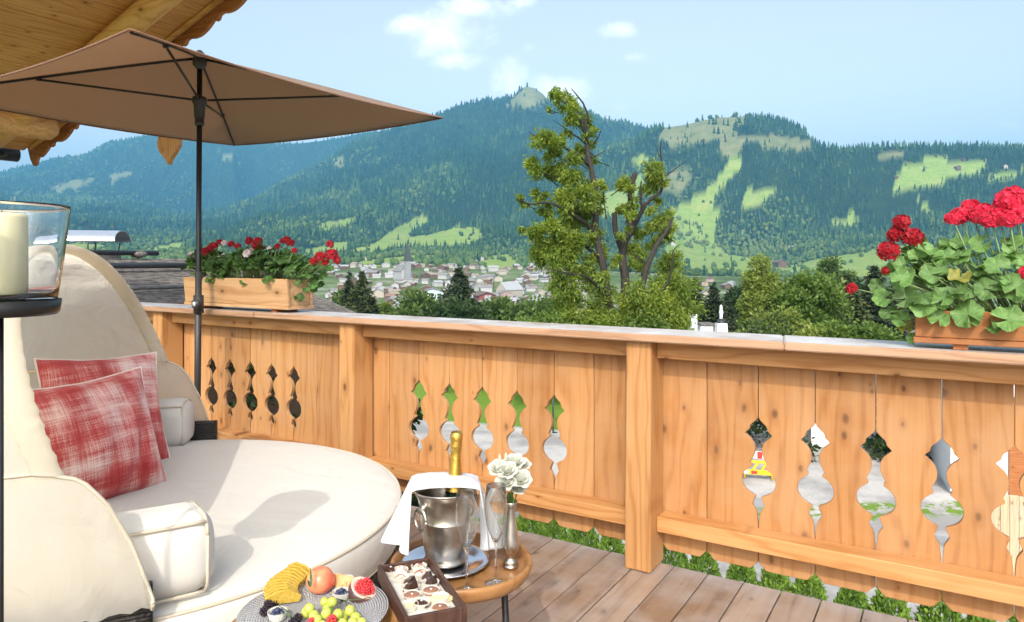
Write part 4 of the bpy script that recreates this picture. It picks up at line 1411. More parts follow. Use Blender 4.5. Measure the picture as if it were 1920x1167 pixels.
# right-hand box: a broad mound of leaves spilling over the front and the left end
g_ = random.Random(11)
def mound(u_lo, u_hi, n, zbase, top, spill, seed, vlo=3.10, vhi=3.42):
    r_ = random.Random(seed)
    out = []
    for i in range(n):
        uu = r_.uniform(u_lo, u_hi)
        vv_ = r_.uniform(vlo, vhi)
        edge = abs((vv_ - 3.27) / .17)
        zz = zbase + top * (1 - .55 * edge ** 1.6) * r_.uniform(.35, 1.02)
        if vv_ < 3.165 and r_.random() < .8: zz = zbase + r_.uniform(-spill, top * .45)
        n_ = Vector((r_.uniform(-.5, .5), (vv_ - 3.32) * 3.2 + r_.uniform(-.35, .3), r_.uniform(.55, 1.1)))
        out.append((uu, vv_, zz, n_))
    return out


RB = (0.32, 3.27, 1.262)
leaves = []
for (uu, vv_, zz, n_) in mound(-.16, .88, 265, 1.262, .27, .05, 21):
    leaves.append((uu - RB[0], vv_ - RB[1], zz - RB[2], n_.x, n_.y, n_.z, g_.uniform(.62, 1.12)))
for (px, py, s, v_) in [(1815, 590, 1.25, 3.125), (1768, 560, 1.0, 3.12), (1700, 560, 1.0, 3.14), (1730, 575, 1.1, 3.12), (1760, 600, .9, 3.13), (1890, 600, 1.25, 3.12), (1850, 545, 1.0, 3.13),
                        (1905, 540, 1.1, 3.12), (1800, 520, 1.0, 3.13), (1745, 515, .9, 3.13), (1690, 530, .9, 3.16), (1655, 560, .9, 3.2), (1668, 585, .9, 3.2), (1690, 600, .8, 3.2), (1645, 535, .8, 3.24),
                        (1700, 615, .75, 3.22), (1712, 635, .6, 3.22), (1870, 500, 1.0, 3.15), (1910, 480, .9, 3.18), (1770, 480, .9, 3.18), (1720, 480, .8, 3.2), (1690, 500, .9, 3.2), (1840, 460, .9, 3.22), (1800, 455, .8, 3.24), (1670, 510, .8, 3.22)]:
    uu, zz = px_v(px, py, v_)
    leaves.append((uu - RB[0], v_ - RB[1], zz - RB[2], g_.uniform(-.4, .2), -1.0 + g_.uniform(-.2, .3), g_.uniform(.2, .9), s))
hd = []
for (px, py, me, s, v_) in [(1690, 418, heads_r[0], .85, 3.24), (1712, 445, heads_r[1], 1.0, 3.22), (1680, 440, heads_r[1], .9, 3.25), (1665, 472, heads_r[0], 1.05, 3.2), (1597, 541, heads_r[1], .62, 3.2), (1660, 508, heads_r[0], .4, 3.2),
                            (1800, 405, heads_b[0], .85, 3.25), (1840, 402, heads_b[1], .95, 3.23), (1820, 390, heads_b[2], .8, 3.28), (1872, 398, heads_b[0], .85, 3.2), (1888, 378, heads_b[1], 1.0, 3.2), (1910, 400, heads_b[2], .95, 3.2), (1925, 380, heads_b[0], .9, 3.24), (1924, 512, heads_b[1], .6, 3.14), (1858, 412, heads_b[2], .8, 3.18), (1900, 366, heads_b[1], .8, 3.27), (1786, 410, heads_b[1], .6, 3.2), (1892, 410, heads_b[0], .8, 3.16), (1960, 410, heads_b[2], 1.0, 3.25), (2020, 440, heads_b[0], 1.0, 3.25)]:
    uu, zz = px_v(px, py, v_)
    hd.append((uu - RB[0], v_ - RB[1], zz - RB[2], me, s))
geranium('large red geranium with broad scalloped leaves spilling over the right flower box', RB, leaves, hd, big_leaves, 1, 31)

LB = (-4.06, 3.27, 1.335)
leaves = []
g_ = random.Random(12)
for (uu, vv_, zz, n_) in mound(-4.68, -3.57, 270, 1.335, .225, .03, 22, 3.13, 3.42):
    hump = .88 + .14 * math.sin(uu * 9.0)
    leaves.append((uu - LB[0], vv_ - LB[1], (zz - LB[2]) * hump, n_.x, n_.y, n_.z, g_.uniform(.95, 1.65)))
for k in range(30):
    uu = -3.61 + g_.uniform(0, .15); zz = 1.335 + g_.uniform(-.13, .12)
    leaves.append((uu - LB[0], g_.uniform(-.08, .12), zz - LB[2], .6 + g_.uniform(-.3, .3), -.5 + g_.uniform(-.3, .3), g_.uniform(.2, .8), g_.uniform(.8, 1.3)))
hd = []
for (px, py, me, s, v_) in [(392, 466, heads_s[1], .8, 3.26), (446, 462, heads_s[0], .7, 3.24), (478, 460, heads_s[1], .8, 3.2), (520, 462, heads_s[0], .6, 3.22), (545, 456, heads_s[0], .8, 3.24), (552, 470, heads_s[1], .6, 3.2), (588, 490, heads_s[0], .8, 3.2), (632, 488, heads_s[0], .8, 3.22), (386, 472, heads_s[0], .9, 3.2), (400, 462, heads_s[1], 1.0, 3.22), (412, 455, heads_s[0], .8, 3.25), (434, 458, heads_s[1], .8, 3.25), (420, 456, heads_w[0], .7, 3.22), (467, 452, heads_s[0], .9, 3.25), (484, 452, heads_s[1], .9, 3.25), (464, 476, heads_w[0], 1.05, 3.17), (475, 468, heads_w[0], .7, 3.22), (488, 462, heads_s[0], .6, 3.22), (505, 466, heads_w[0], .5, 3.25),
                            (537, 450, heads_s[1], .85, 3.25), (530, 452, heads_s[0], .6, 3.27), (600, 482, heads_s[0], 1.1, 3.2), (622, 478, heads_s[1], 1.2, 3.2), (619, 458, heads_s[0], .75, 3.2), (610, 492, heads_s[1], .7, 3.22)]:
    uu, zz = px_v(px, py, v_)
    hd.append((uu - LB[0], v_ - LB[1], zz - LB[2], me, s))
geranium('red and white geranium in the pale flower box beside the parasol pole', LB, leaves, hd, small_leaves, 1, 32)
# ================================================================== DAYBED
CX_, CY_ = -1.47, 2.79
BACK = math.radians(199.3)
bed = thing('daybed', 'round daybed with cream seat cushion, dark wicker base and fabric hood', 'daybed', (CX_, CY_, 0), 0)
MATS['cream'] = fabric_mat('cream_cloth', (0.61, 0.59, 0.54), 0, weave=700, wrinkle=0.34, wscale=4)
MATS['piping'] = fabric_mat('cream_piping', (0.52, 0.46, 0.36), 0, weave=900)
MATS['hood'] = fabric_mat('hood_cloth', (0.70, 0.67, 0.61), 0.62, weave=600, wrinkle=0.5, wscale=6, tcol=(0.92, 0.86, 0.72))
t = NT('wicker')
v = t.coords(False)
wv = t.node('ShaderNodeTexWave'); wv.wave_type = 'BANDS'; wv.bands_direction = 'Z'; t.put(wv.inputs['Vector'], v); wv.inputs['Scale'].default_value = 28; wv.inputs['Distortion'].default_value = 1.5
br = t.node('ShaderNodeTexVoronoi'); t.put(br.inputs['Vector'], v); br.inputs['Scale'].default_value = 70
hh = t.math('ADD', wv.outputs['Fac'], t.math('MULTIPLY', br.outputs['Distance'], 0.8))
MATS['wicker'] = t.done(t.bsdf(t.ramp(hh, [(0.2, (0.008, 0.007, 0.006)), (0.9, (0.05, 0.043, 0.038))]), 0.45, normal=t.bump(hh, 1.0, .01)))
# wicker drum and raised back, woven strands as geometry
SEATZ = 0.5
link('base_drum', lathe_mesh('base_drum', [(0.93, 0.0), (1.0, 0.02), (1.01, 0.30), (0.95, 0.33), (0.2, 0.335)], 96), MATS['wicker'], bed)
link('woven_strands', tubes_mesh('woven_strands', [([Vector(((1.008 + .006 * math.cos(a * 40 + r_ * math.pi)) * math.cos(a), (1.008 + .006 * math.cos(a * 40 + r_ * math.pi)) * math.sin(a), .03 + r_ * .021)) for a in np.linspace(0, 2 * math.pi, 241)], .0085) for r_ in range(13)], 5), MATS['wicker'], bed)
# seat cushion: round, soft edges, domed
def ring_profile(prof, seg=128, wob=0.0, name='cushion'):
    vs, fs = [], []
    for (r, z) in prof:
        for k in range(seg):
            a = 2 * math.pi * k / seg
            rr = r * (1 + wob * math.sin(5 * a + 1) + wob * .6 * math.sin(9 * a))
            vs.append((rr * math.cos(a), rr * math.sin(a), z))
    for i in range(len(prof) - 1):
        for k in range(seg):
            k2 = (k + 1) % seg
            fs.append((i * seg + k, i * seg + k2, (i + 1) * seg + k2, (i + 1) * seg + k))
    fs.append(tuple((len(prof) - 1) * seg + k for k in range(seg)))
    return py_mesh(name, vs, fs, True)
R = 1.03
prof = [(.90, .336), (.985, .338), (1.015, .350), (1.024, .362), (1.030, .39), (1.034, .43), (1.030, .468), (1.022, .488), (1.012, .497), (.985, .508), (.9, .520), (.75, .527), (.55, .531), (.3, .533), (.1, .534)]
cush = link('seat_cushion', ring_profile(prof, 128, .0012), MATS['cream'], bed)
for z_, r_ in ((.492, 1.020), (.352, 1.018)):
    link('piping', tubes_mesh('piping', [([Vector((r_ * math.cos(a), r_ * math.sin(a), z_)) for a in np.linspace(0, 2 * math.pi, 161)], .0058)], 6), MATS['piping'], cush)

def arc_sweep(name, section, a0, a1, n, closed=True, endcap=True, bulge_end=0.0):
    """sweep (r,z) section round the bed centre from a0 to a1"""
    vs, fs = [], []
    m = len(section)
    for i in range(n + 1):
        f = i / n; a = a0 + (a1 - a0) * f
        e = min(f, 1 - f) * abs(a1 - a0)         # angular distance to the nearer end
        rm = sum(s[0] for s in section) / m; zm = sum(s[1] for s in section) / m
        k = 1.0
        if bulge_end > 0 and e < bulge_end:
            q = 1 - e / bulge_end
            k = math.sqrt(max(0.0, 1 - (q ** 2.6) * 0.45))
        for (r, z) in section:
            rr = rm + (r - rm) * k; zz = zm + (z - zm) * k
            vs.append((rr * math.cos(a), rr * math.sin(a), zz))
    for i in range(n):
        for j in range(m if closed else m - 1):
            j2 = (j + 1) % m
            fs.append((i * m + j, i * m + j2, (i + 1) * m + j2, (i + 1) * m + j))
    if endcap and closed:
        fs.append(tuple(range(m))[::-1]); fs.append(tuple(n * m + j for j in range(m)))
    return py_mesh(name, vs, fs, True)


def rrect(r0, r1, z0, z1, rad, n=4):
    out = []
    for (cx, cz, s) in ((r1 - rad, z1 - rad, 0), (r0 + rad, z1 - rad, 90), (r0 + rad, z0 + rad, 180), (r1 - rad, z0 + rad, 270)):
        for q in range(n + 1):
            a = math.radians(s + 90 * q / n)
            out.append((cx + rad * math.cos(a), cz + rad * math.sin(a)))
    return out

AN, AF = math.radians(309.5), math.radians(101.5)           # near and far end of the bolster
for (a0, a1, nm) in ((AN, math.radians(252), 'near'), (math.radians(250.5), math.radians(160), 'mid'), (math.radians(158.5), AF, 'far')):
    bo = link('bolster', arc_sweep('bolster', rrect(.79, 1.010, .512, .742, .075, 6), a0, a1, 40, bulge_end=.07), MATS['cream'], bed)
    runs = []
    for (r_, z_) in ((.998, .722), (.998, .527), (.808, .722)):
        runs.append(([Vector((r_ * math.cos(a), r_ * math.sin(a), z_)) for a in np.linspace(a0 + (a1 - a0) * .03, a1 - (a1 - a0) * .03, 30)], .005))
    for e_ in (a0 + (a1 - a0) * .025, a1 - (a1 - a0) * .025):
        runs.append(([Vector((.9 + (r_ - .9) * .985, z_)) for r_, z_ in []] or [Vector((r_ * math.cos(e_), r_ * math.sin(e_), z_)) for r_, z_ in (lambda s: s + s[:1])(rrect(.803, 1.003, .515, .733, .05))], .005))
    link('piping', tubes_mesh('piping', runs, 6), MATS['piping'], bo)
# raised wicker back behind the bolsters
link('wicker_back', arc_sweep('wicker_back', rrect(1.012, 1.05, .0, .60, .012, 2), math.radians(300), math.radians(96), 80), MATS['wicker'], bed)

# fabric skirt over the raised back: wavy front ends
def skirt_top(a_deg):
    """height of the skirt's upper edge as a function of bearing; symmetrical about the back"""
    e = abs(((a_deg - 199.3 + 180) % 360) - 180)            # 0 at the back, ~100 at the ends
    return float(np.interp(e, [0, 70, 88, 92, 95, 97, 98.6, 99.6, 100.6], [.90, .92, .925, .90, .84, .76, .70, .63, .57]))
vs, fs = [], []
nA, nZ = 150, 14
for i in range(nA + 1):
    ad = 299.9 - (299.9 - 98.7) * i / nA
    a = math.radians(ad)
    zt_ = skirt_top(ad)
    e = abs(((ad - 199.3 + 180) % 360) - 180)
    for j in range(nZ + 1):
        f = j / nZ
        zb_ = .545 + .006 * math.sin(ad * 1.9)
        z = zb_ + (zt_ - zb_) * f
        rr = 1.072 + .012 * math.sin(f * 3.1) + .010 * math.sin(ad * .33 + f * 2.5) * (1 - f) + .004 * math.sin(ad * 1.1 + 5 * f)
        vs.append((rr * math.cos(a), rr * math.sin(a), z))
for i in range(nA):
    for j in range(nZ):
        q = i * (nZ + 1) + j
        fs.append((q, q + nZ + 1, q + nZ + 2, q + 1))
sk = link('hood_skirt', py_mesh('hood_skirt', vs, fs, True), MATS['hood'], bed)
edge = [Vector(vs[i * (nZ + 1) + nZ]) for i in range(nA + 1)]
ends = [Vector(vs[j]) for j in range(nZ + 1)]
ends2 = [Vector(vs[nA * (nZ + 1) + j]) for j in range(nZ + 1)]
link('skirt_hem', tubes_mesh('skirt_hem', [(ends + edge[1:16], .0055)], 6), MATS['piping'], sk)
link('skirt_hem', tubes_mesh('skirt_hem', [(ends2 + edge[-16:-1][::-1], .0055)], 6), MATS['piping'], sk)

# hood: arcs swung about the diameter between the two ends
AXD = Vector((math.cos(BACK + math.pi / 2), math.sin(BACK + math.pi / 2), 0))        # towards the near end
if AXD.y > 0: AXD = -AXD
BKD = Vector((math.cos(BACK), math.sin(BACK), 0))
def hood_pt(phi, s):
    psi = math.radians(69.5 * (1 - s) + 1.0 * s)
    r = float(np.interp(s, [0, .12, .35, .6, 1], [.640, .70, .84, .97, 1.07]))
    # shallow scallops of cloth between the hoops
    hoops = [0, .3, .62, 1.0]
    for h0, h1 in zip(hoops[:-1], hoops[1:]):
        if h0 <= s <= h1:
            q = (s - h0) / (h1 - h0)
            r -= .022 * math.sin(math.pi * q) * math.sin(phi) ** .6
    c, sn = math.cos(phi), math.sin(phi)
    ce = math.copysign(abs(c) ** .86, c); se = abs(sn) ** .80
    h = r * math.sin(psi); b = r * math.cos(psi)
    base = .900
    return AXD * (1.068 * ce) + BKD * (b * se) + Vector((0, 0, base + h * se))
nP, nS = 72, 40
vs, fs = [], []
for i in range(nP + 1):
    for j in range(nS + 1):
        phi = math.pi * (0.004 + .992 * i / nP); s = j / nS
        p = hood_pt(phi, s)
        fo_ = math.sin(phi) * s * (1 - s) * 4
        p += Vector((0, 0, 1)) * (.006 * math.sin(phi * 23 + s * 9) * math.sin(phi) + .014 * math.sin(phi * 9 + 7 * s) * fo_ + .008 * math.sin(phi * 19 - 12 * s + 1) * fo_) + BKD * .005 * math.sin(phi * 31 + 2 * s)
        vs.append(p)
for i in range(nP):
    for j in range(nS):
        q = i * (nS + 1) + j
        fs.append((q, q + 1, q + nS + 2, q + nS + 1))
hd_ = link('hood', py_mesh('hood', vs, fs, True), MATS['hood'], bed)
# gathered sleeve around the front hoop, flattened band
sl_v, sl_f = [], []
n1, n2 = 180, 14
for i in range(n1 + 1):
    phi = math.pi * (0.004 + .992 * i / n1)
    p = hood_pt(phi, 0.0); p2 = hood_pt(phi, .11)
    tdir = (p2 - p).normalized()
    tang = (hood_pt(min(math.pi, phi + .01), 0) - hood_pt(max(0, phi - .01), 0)).normalized()
    nrm = tang.cross(tdir).normalized()
    for j in range(n2):
        a = 2 * math.pi * j / n2
        ruf = 1 + .08 * math.sin(phi * 105 + 3 * math.sin(phi * 7)) * (0.5 + .5 * math.sin(phi * 5 + 1))
        wdt = .036 * ruf
        sl_v.append(p + tdir * (.030 + wdt * math.cos(a)) + nrm * (.017 * ruf * math.sin(a)))
for i in range(n1):
    for j in range(n2):
        j2 = (j + 1) % n2
        sl_f.append((i * n2 + j, i * n2 + j2, (i + 1) * n2 + j2, (i + 1) * n2 + j))
link('hoop_sleeve', py_mesh('hoop_sleeve', sl_v, sl_f, True), MATS['hood'], hd_)
if False: link('hoop', tubes_mesh('hoop', [([hood_pt(math.pi * (.01 + .98 * q / 60), s_) - BKD * .0 for q in range(61)], .009) for s_ in (.3, .62)], 6), MATS['piping'], hd_)

# ------------------------------------------------------------------ pillows
def plaid_mat(name, off):
    t = NT(name)
    v = t.node('ShaderNodeTexCoord').outputs['Object']
    sp_ = t.node('ShaderNodeSeparateXYZ'); t.l.new(v, sp_.inputs[0])
    def stripes(axis, oth, ofs):
        c = t.node('ShaderNodeCombineXYZ')
        t.put(c.inputs[0], t.math('MULTIPLY', t.math('ADD', sp_.outputs[axis], ofs), 11.0)); t.put(c.inputs[1], t.math('MULTIPLY', sp_.outputs[oth], 1.6))
        broad_ = t.noise(c.outputs[0], 1.0, 2, .5)
        c2 = t.node('ShaderNodeCombineXYZ')
        t.put(c2.inputs[0], t.math('MULTIPLY', sp_.outputs[axis], 260.0)); t.put(c2.inputs[1], t.math('MULTIPLY', sp_.outputs[oth], 9.0))
        fine_ = t.noise(c2.outputs[0], 1.0, 2, .6)
        return t.math('ADD', t.math('MULTIPLY', broad_, 1.0), t.math('MULTIPLY', t.math('SUBTRACT', fine_, .5), .55))
    a = stripes(0, 1, off); b = stripes(1, 0, off * 2 + .3)
    f = t.math('MULTIPLY', t.math('ADD', a, b), .5)
    n_ = t.noise(v, 420, 2)
    f = t.math('ADD', f, t.math('MULTIPLY', t.math('SUBTRACT', n_, .5), .22))
    col = t.ramp(f, [(.33, (.80, .66, .62)), (.46, (.62, .31, .28)), (.55, (.48, .085, .08)), (.68, (.36, .03, .035))])
    return t.done(t.bsdf(col, .9, normal=t.bump(n_, .4, .002), spec=.1, sheen=.15))


def pillow(name, label, centre, normal_az, lean, S, T, seed, mat, roll=0.0):
    g = random.Random(seed)
    n = 34
    vs, fs = [], []
    def pt(x, y, side):
        # square with pulled-in sides and pointed corners
        k = 1 - .085 * (1 - abs(y) ** 1.5) * abs(x) ** 4
        k2 = 1 - .085 * (1 - abs(x) ** 1.5) * abs(y) ** 4
        th = T * (max(0, (1 - x ** 2)) ** .62) * (max(0, (1 - y ** 2)) ** .62)
        wr = .010 * math.sin(5 * x + 3 * y + seed) * (1 - x * x) * (1 - y * y) + .006 * math.sin(11 * x - 6 * y + seed) * (1 - abs(x)) * 1
        cr = .016 * math.exp(-((x - y * .4 - .62) / .09) ** 2) * (1 - y * y)
        return Vector((x * k * S / 2, y * k2 * S / 2, side * (th * .5) + (wr - cr) * (1 if side > 0 else .3)))
    for side in (1, -1):
        o_ = len(vs)
        for i in range(n + 1):
            for j in range(n + 1):
                x = math.sin((-1 + 2 * i / n) * math.pi / 2); y = math.sin((-1 + 2 * j / n) * math.pi / 2)
                vs.append(pt(x, y, side))
        for i in range(n):
            for j in range(n):
                q = o_ + i * (n + 1) + j
                fs.append((q, q + n + 1, q + n + 2, q + 1) if side > 0 else (q, q + 1, q + n + 2, q + n + 1))
    bm = bmesh.new()
    me = py_mesh('cover', vs, fs, True)
    bm.from_mesh(me); bmesh.ops.remove_doubles(bm, verts=bm.verts, dist=.0005); bm.to_mesh(me); bm.free()
    root = thing(name, label, 'pillow', centre, 0, 'plaid pillows on the daybed')
    # local z is the face normal, local y is up
    zax = Vector((math.cos(normal_az) * math.cos(lean), math.sin(normal_az) * math.cos(lean), math.sin(lean)))
    xax = Vector((0, 0, 1)).cross(zax).normalized(); yax = zax.cross(xax)
    Mx = Matrix((xax, yax, zax)).transposed().to_4x4() @ Matrix.Rotation(roll, 4, 'Z')
    root.rotation_euler = Mx.to_euler()
    link('cover', me, mat, root)
    per = [(math.sin((-1 + 2 * q / 24) * math.pi / 2), -1) for q in range(24)] + [(1, math.sin((-1 + 2 * q / 24) * math.pi / 2)) for q in range(24)] + [(-math.sin((-1 + 2 * q / 24) * math.pi / 2), 1) for q in range(24)] + [(-1, -math.sin((-1 + 2 * q / 24) * math.pi / 2)) for q in range(25)]
    link('piping', tubes_mesh('piping', [([pt(x, y, 1) for x, y in per], .0045)], 6), MATS['piping_pale'], root)
    return root


MATS['piping_pale'] = fabric_mat('pale_piping', (.78, .66, .58), 0, weave=900)
fz_az = math.radians(-32)
pillow('pillow', 'front red and white plaid pillow nearest the camera on the daybed', (-1.64, 2.80, .742), fz_az, math.radians(17), .51, .27, 3, plaid_mat('plaid', 0.0), .06)
pillow('pillow', 'rear red and white plaid pillow half hidden behind the front one', (-1.82, 3.20, .775), math.radians(-36), math.radians(20), .52, .22, 8, plaid_mat('plaid_rear', 1.7), -.05)

# ================================================================== CANDLE STAND
LX, LY = -1.003, 1.40
cs = thing('candle_stand', 'tall black candle stand at the left edge', 'candle stand', (LX, LY, 0), 0)
TZ = 1.372
link('pole', tubes_mesh('pole', [([(0, 0, .02), (0, 0, TZ - .03)], .0065)], 10), MATS['black_metal'], cs)
link('foot', lathe_mesh('foot', [(.007, .05), (.02, .03), (.13, .016), (.14, .004), (.01, .004)], 32), MATS['black_metal'], cs)
link('tray', lathe_mesh('tray', [(.006, TZ - .030), (.095, TZ - .028), (.100, TZ - .022), (.1035, TZ + .002), (.1005, TZ + .002), (.098, TZ - .008), (.004, TZ - .008)], 48), MATS['black_metal'], cs)
t = NT('clear_glass')
gb = t.node('ShaderNodeBsdfGlass'); gb.inputs['Color'].default_value = (.97, .985, .99, 1); gb.inputs['Roughness'].default_value = 0; gb.inputs['IOR'].default_value = 1.45
MATS['glass'] = t.done(gb)
t = NT('thin_glass')
lw = t.node('ShaderNodeLayerWeight'); lw.inputs['Blend'].default_value = .5
gl = t.node('ShaderNodeBsdfGlossy'); gl.inputs['Roughness'].default_value = .02
tp = t.node('ShaderNodeBsdfTransparent'); tp.inputs['Color'].default_value = (.94, .96, .96, 1)
mx = t.node('ShaderNodeMixShader'); t.l.new(t.math('ADD', t.math('MULTIPLY', t.math('POWER', lw.outputs['Facing'], 3.0), 0.75), 0.06, None, True), mx.inputs[0]); t.l.new(tp.outputs[0], mx.inputs[1]); t.l.new(gl.outputs[0], mx.inputs[2])
MATS['thin_glass'] = t.done(mx)
hg = link('hurricane_glass', lathe_mesh('hurricane_glass', [(.004, TZ - .0075), (.090, TZ - .0075), (.0955, TZ), (.100, TZ + .03), (.108, TZ + .09), (.1185, TZ + .182), (.1195, TZ + .186), (.1185, TZ + .189), (.1155, TZ + .187), (.1145, TZ + .182), (.104, TZ + .09), (.096, TZ + .03), (.091, TZ + .004), (.004, TZ + .003)], 64), MATS['glass'])
hg.location = (LX, LY, 0)
tag(hg, 'flared clear glass hurricane shade on the candle stand', 'glass shade')
cn = thing('candle', 'thick ivory pillar candle inside the glass shade', 'candle', (LX, LY, TZ + .004))
link('wax', lathe_mesh('wax', [(.003, 0.0), (.045, 0.0), (.0465, .004), (.0465, .160), (.044, .168), (.036, .169), (.028, .160), (.002, .157)], 40), NT('wax').done(NT('x').bsdf((.8, .7, .5))) if False else None, cn)
t = NT('candle_wax'); MATS['wax'] = t.done(t.bsdf(t.ramp(t.noise(t.coords(), 9, 3), [(.3, (.66, .60, .36)), (.7, (.74, .69, .46))]), .45, sss=(.35, (1, .7, .4), .02), spec=.4))
cn.children[0].data.materials.clear(); cn.children[0].data.materials.append(MATS['wax'])
link('wick', tubes_mesh('wick', [([(0, 0, .156), (.001, 0, .168), (.004, 0, .174)], .0012)], 6), MATS['black_metal'], cn)

# ================================================================== SIDE TABLES AND WHAT STANDS ON THEM
TTOP = .505
def side_table(label, loc):
    s = thing('side_table', label, 'side table', (*loc, 0), TH, 'round wooden tray tables')
    link('table_top', lathe_mesh('table_top', [(.004, TTOP - .020), (.17, TTOP - .022), (.200, TTOP - .018), (.212, TTOP - .004), (.218, TTOP + .016), (.217, TTOP + .026), (.211, TTOP + .029), (.203, TTOP + .026), (.197, TTOP + .012), (.190, TTOP + .002), (.180, TTOP), (.003, TTOP)], 72), MATS['table'], s)
    for k in range(3):
        a = math.radians(-78 + 120 * k)
        link('leg', tubes_mesh('leg', [([(.13 * math.cos(a), .13 * math.sin(a), TTOP - .02), (.155 * math.cos(a), .155 * math.sin(a), .004)], .011)], 10), MATS['black_metal'], s)
    link('brace', tubes_mesh('brace', [(arc_pts((0, 0, .16), .148, 0, 2 * math.pi, 36, 'xy'), .006)], 6), MATS['black_metal'], s)
    return s
T1 = (-.155, 2.205)
T2 = (-.50, 1.79)
side_table('round wooden tray table holding the champagne bucket', T1)
side_table('round wooden tray table under the fruit plate', T2)

# silver
t = NT('pewter')
v = t.coords()
nz = t.noise(v, 14, 5, .6); sc = t.noise(v, 160, 3)
MATS['pewter'] = t.done(t.bsdf(t.ramp(nz, [(.3, (.42, .38, .33)), (.7, (.64, .60, .54))]), t.math('ADD', t.math('MULTIPLY', nz, .25), .20), 1.0, t.bump(t.math('ADD', nz, t.math('MULTIPLY', sc, .15)), .16, .006)))
t = NT('silver')
MATS['silver'] = t.done(t.bsdf((.72, .72, .73), t.math('ADD', t.math('MULTIPLY', t.noise(t.coords(), 10, 3), .12), .1), 1.0, t.bump(t.noise(t.coords(), 60, 2), .03, .003)))
BX, BY = -.207, 2.225
pl_ = link('salver', lathe_mesh('salver', [(.003, .004), (.085, .004), (.092, .006), (.122, .014), (.1345, .015), (.137, .018), (.1345, .021), (.121, .020), (.094, .0125), (.086, .010), (.003, .010)], 72), MATS['silver'], None, (BX, BY, TTOP))
tag(pl_, 'round silver salver under the champagne bucket', 'salver')
BZ = TTOP + .0115
bk = thing('champagne_bucket', 'dented pewter champagne bucket with ring handles', 'bucket', (BX, BY, BZ), -.15)
link('body', lathe_mesh('body', [(.003, .002), (.062, .002), (.066, .006), (.066, .012), (.060, .018), (.063, .026), (.068, .05), (.072, .09), (.0755, .128), (.077, .130), (.077, .134), (.0755, .136), (.080, .17), (.0865, .200), (.098, .222), (.103, .228), (.102, .231), (.097, .228), (.084, .202), (.077, .17), (.069, .09), (.062, .03), (.003, .02)], 72), MATS['pewter'], bk)
for s in (-1, 1):
    hx = s
    a = math.radians(180 + 52) if s < 0 else math.radians(52)
    lug = link('handle_lug', tubes_mesh('handle_lug', [([(.078 * math.cos(a), .078 * math.sin(a), .185), (.094 * math.cos(a), .094 * math.sin(a), .190), (.098 * math.cos(a), .098 * math.sin(a), .180), (.085 * math.cos(a), .085 * math.sin(a), .170)], [.010, .011, .010, .007])], 8), MATS['pewter'], bk)
    ring = [Vector((.096 * math.cos(a) + .028 * math.cos(q) * -math.sin(a), .096 * math.sin(a) + .028 * math.cos(q) * math.cos(a), .152 + .031 * math.sin(q))) for q in np.linspace(0, 2 * math.pi, 33)]
    link('ring_handle', tubes_mesh('ring_handle', [(ring, .0042)], 8), MATS['pewter'], bk)
# bottle neck wrapped in gold foil
t = NT('gold_foil'); v = t.coords(); cr = t.noise(v, 70, 5, .65, .8)
MATS['gold'] = t.done(t.bsdf((.72, .46, .10), .28, 1.0, t.bump(cr, .55, .004)))
MATS['bottle'] = flat_mat('bottle_green', (.01, .02, .012), .08)
bt = thing('champagne_bottle', 'champagne bottle with gold foil neck standing in the bucket', 'bottle', (BX + .018, BY + .045, BZ + .022))
bt.rotation_euler = (math.radians(-1.5), math.radians(2.0), 0)
link('glass_body', lathe_mesh('glass_body', [(.003, .0), (.036, .001), (.038, .01), (.038, .12), (.036, .15), (.030, .185), (.024, .212)], 32), MATS['bottle'], bt)
link('foil_neck', lathe_mesh('foil_neck', [(.0305, .184), (.0245, .213), (.0195, .250), (.0175, .285), (.0165, .300), (.0165, .312), (.0188, .316), (.0195, .326), (.0185, .334), (.0190, .340), (.0205, .348), (.0195, .362), (.0150, .369), (.003, .371)], 32), MATS['gold'], bt)
# napkin laid over the rim
MATS['napkin'] = fabric_mat('white_linen', (.66, .66, .67), .12, weave=900, wrinkle=.12, wscale=16)
def nap_pt(s, w):
    """s from 0 (left hem) to 1 (right hem) along the drape, w across"""
    path = [(-.138, -.165), (-.132, -.13), (-.122, -.08), (-.113, -.03), (-.107, .002), (-.090, .012), (-.05, .019), (0, .021), (.05, .018), (.088, .011), (.108, .0), (.116, -.04), (.126, -.10), (.134, -.15), (.136, -.185)]
    k = s * (len(path) - 1); i = min(int(k), len(path) - 2); f = k - i
    x = path[i][0] + (path[i + 1][0] - path[i][0]) * f; z = path[i][1] + (path[i + 1][1] - path[i][1]) * f
    hang = max(0, -z) / .22
    sg = -1 if s < .5 else 1
    tw_ = min(1.0, hang * 1.3)
    x += sg * .085 * (w - .35) * tw_
    y = -.035 + .135 * w * (1 - .45 * tw_) - .045 * tw_
    fold = math.sin(w * 9 + (0 if s < .5 else 2.0)) * .024 * hang + math.sin(w * 17 + 1) * .005 * hang
    x += (-1 if s < .5 else 1) * fold
    z += .005 * math.sin(w * 6 + s * 9) * (1 - hang) + .03 * hang * (w - .5) * (1 if s < .5 else -1)
    if w < .15: z -= .006 * (1 - w / .15) * (1 - hang)
    return Vector((x, y, z))
vs, fs = [], []
n1, n2 = 70, 26
for i in range(n1 + 1):
    for j in range(n2 + 1): vs.append(nap_pt(i / n1, j / n2))
for i in range(n1):
    for j in range(n2):
        q = i * (n2 + 1) + j; fs.append((q, q + 1, q + n2 + 2, q + n2 + 1))
nk = link('napkin', py_mesh('napkin', vs, fs, True), MATS['napkin'], None, (BX, BY, BZ + .232), (0, 0, .12))
m_ = nk.modifiers.new('thick', 'SOLIDIFY'); m_.thickness = .004; m_.offset = 1
tag(nk, 'white linen napkin draped over the champagne bucket', 'napkin')

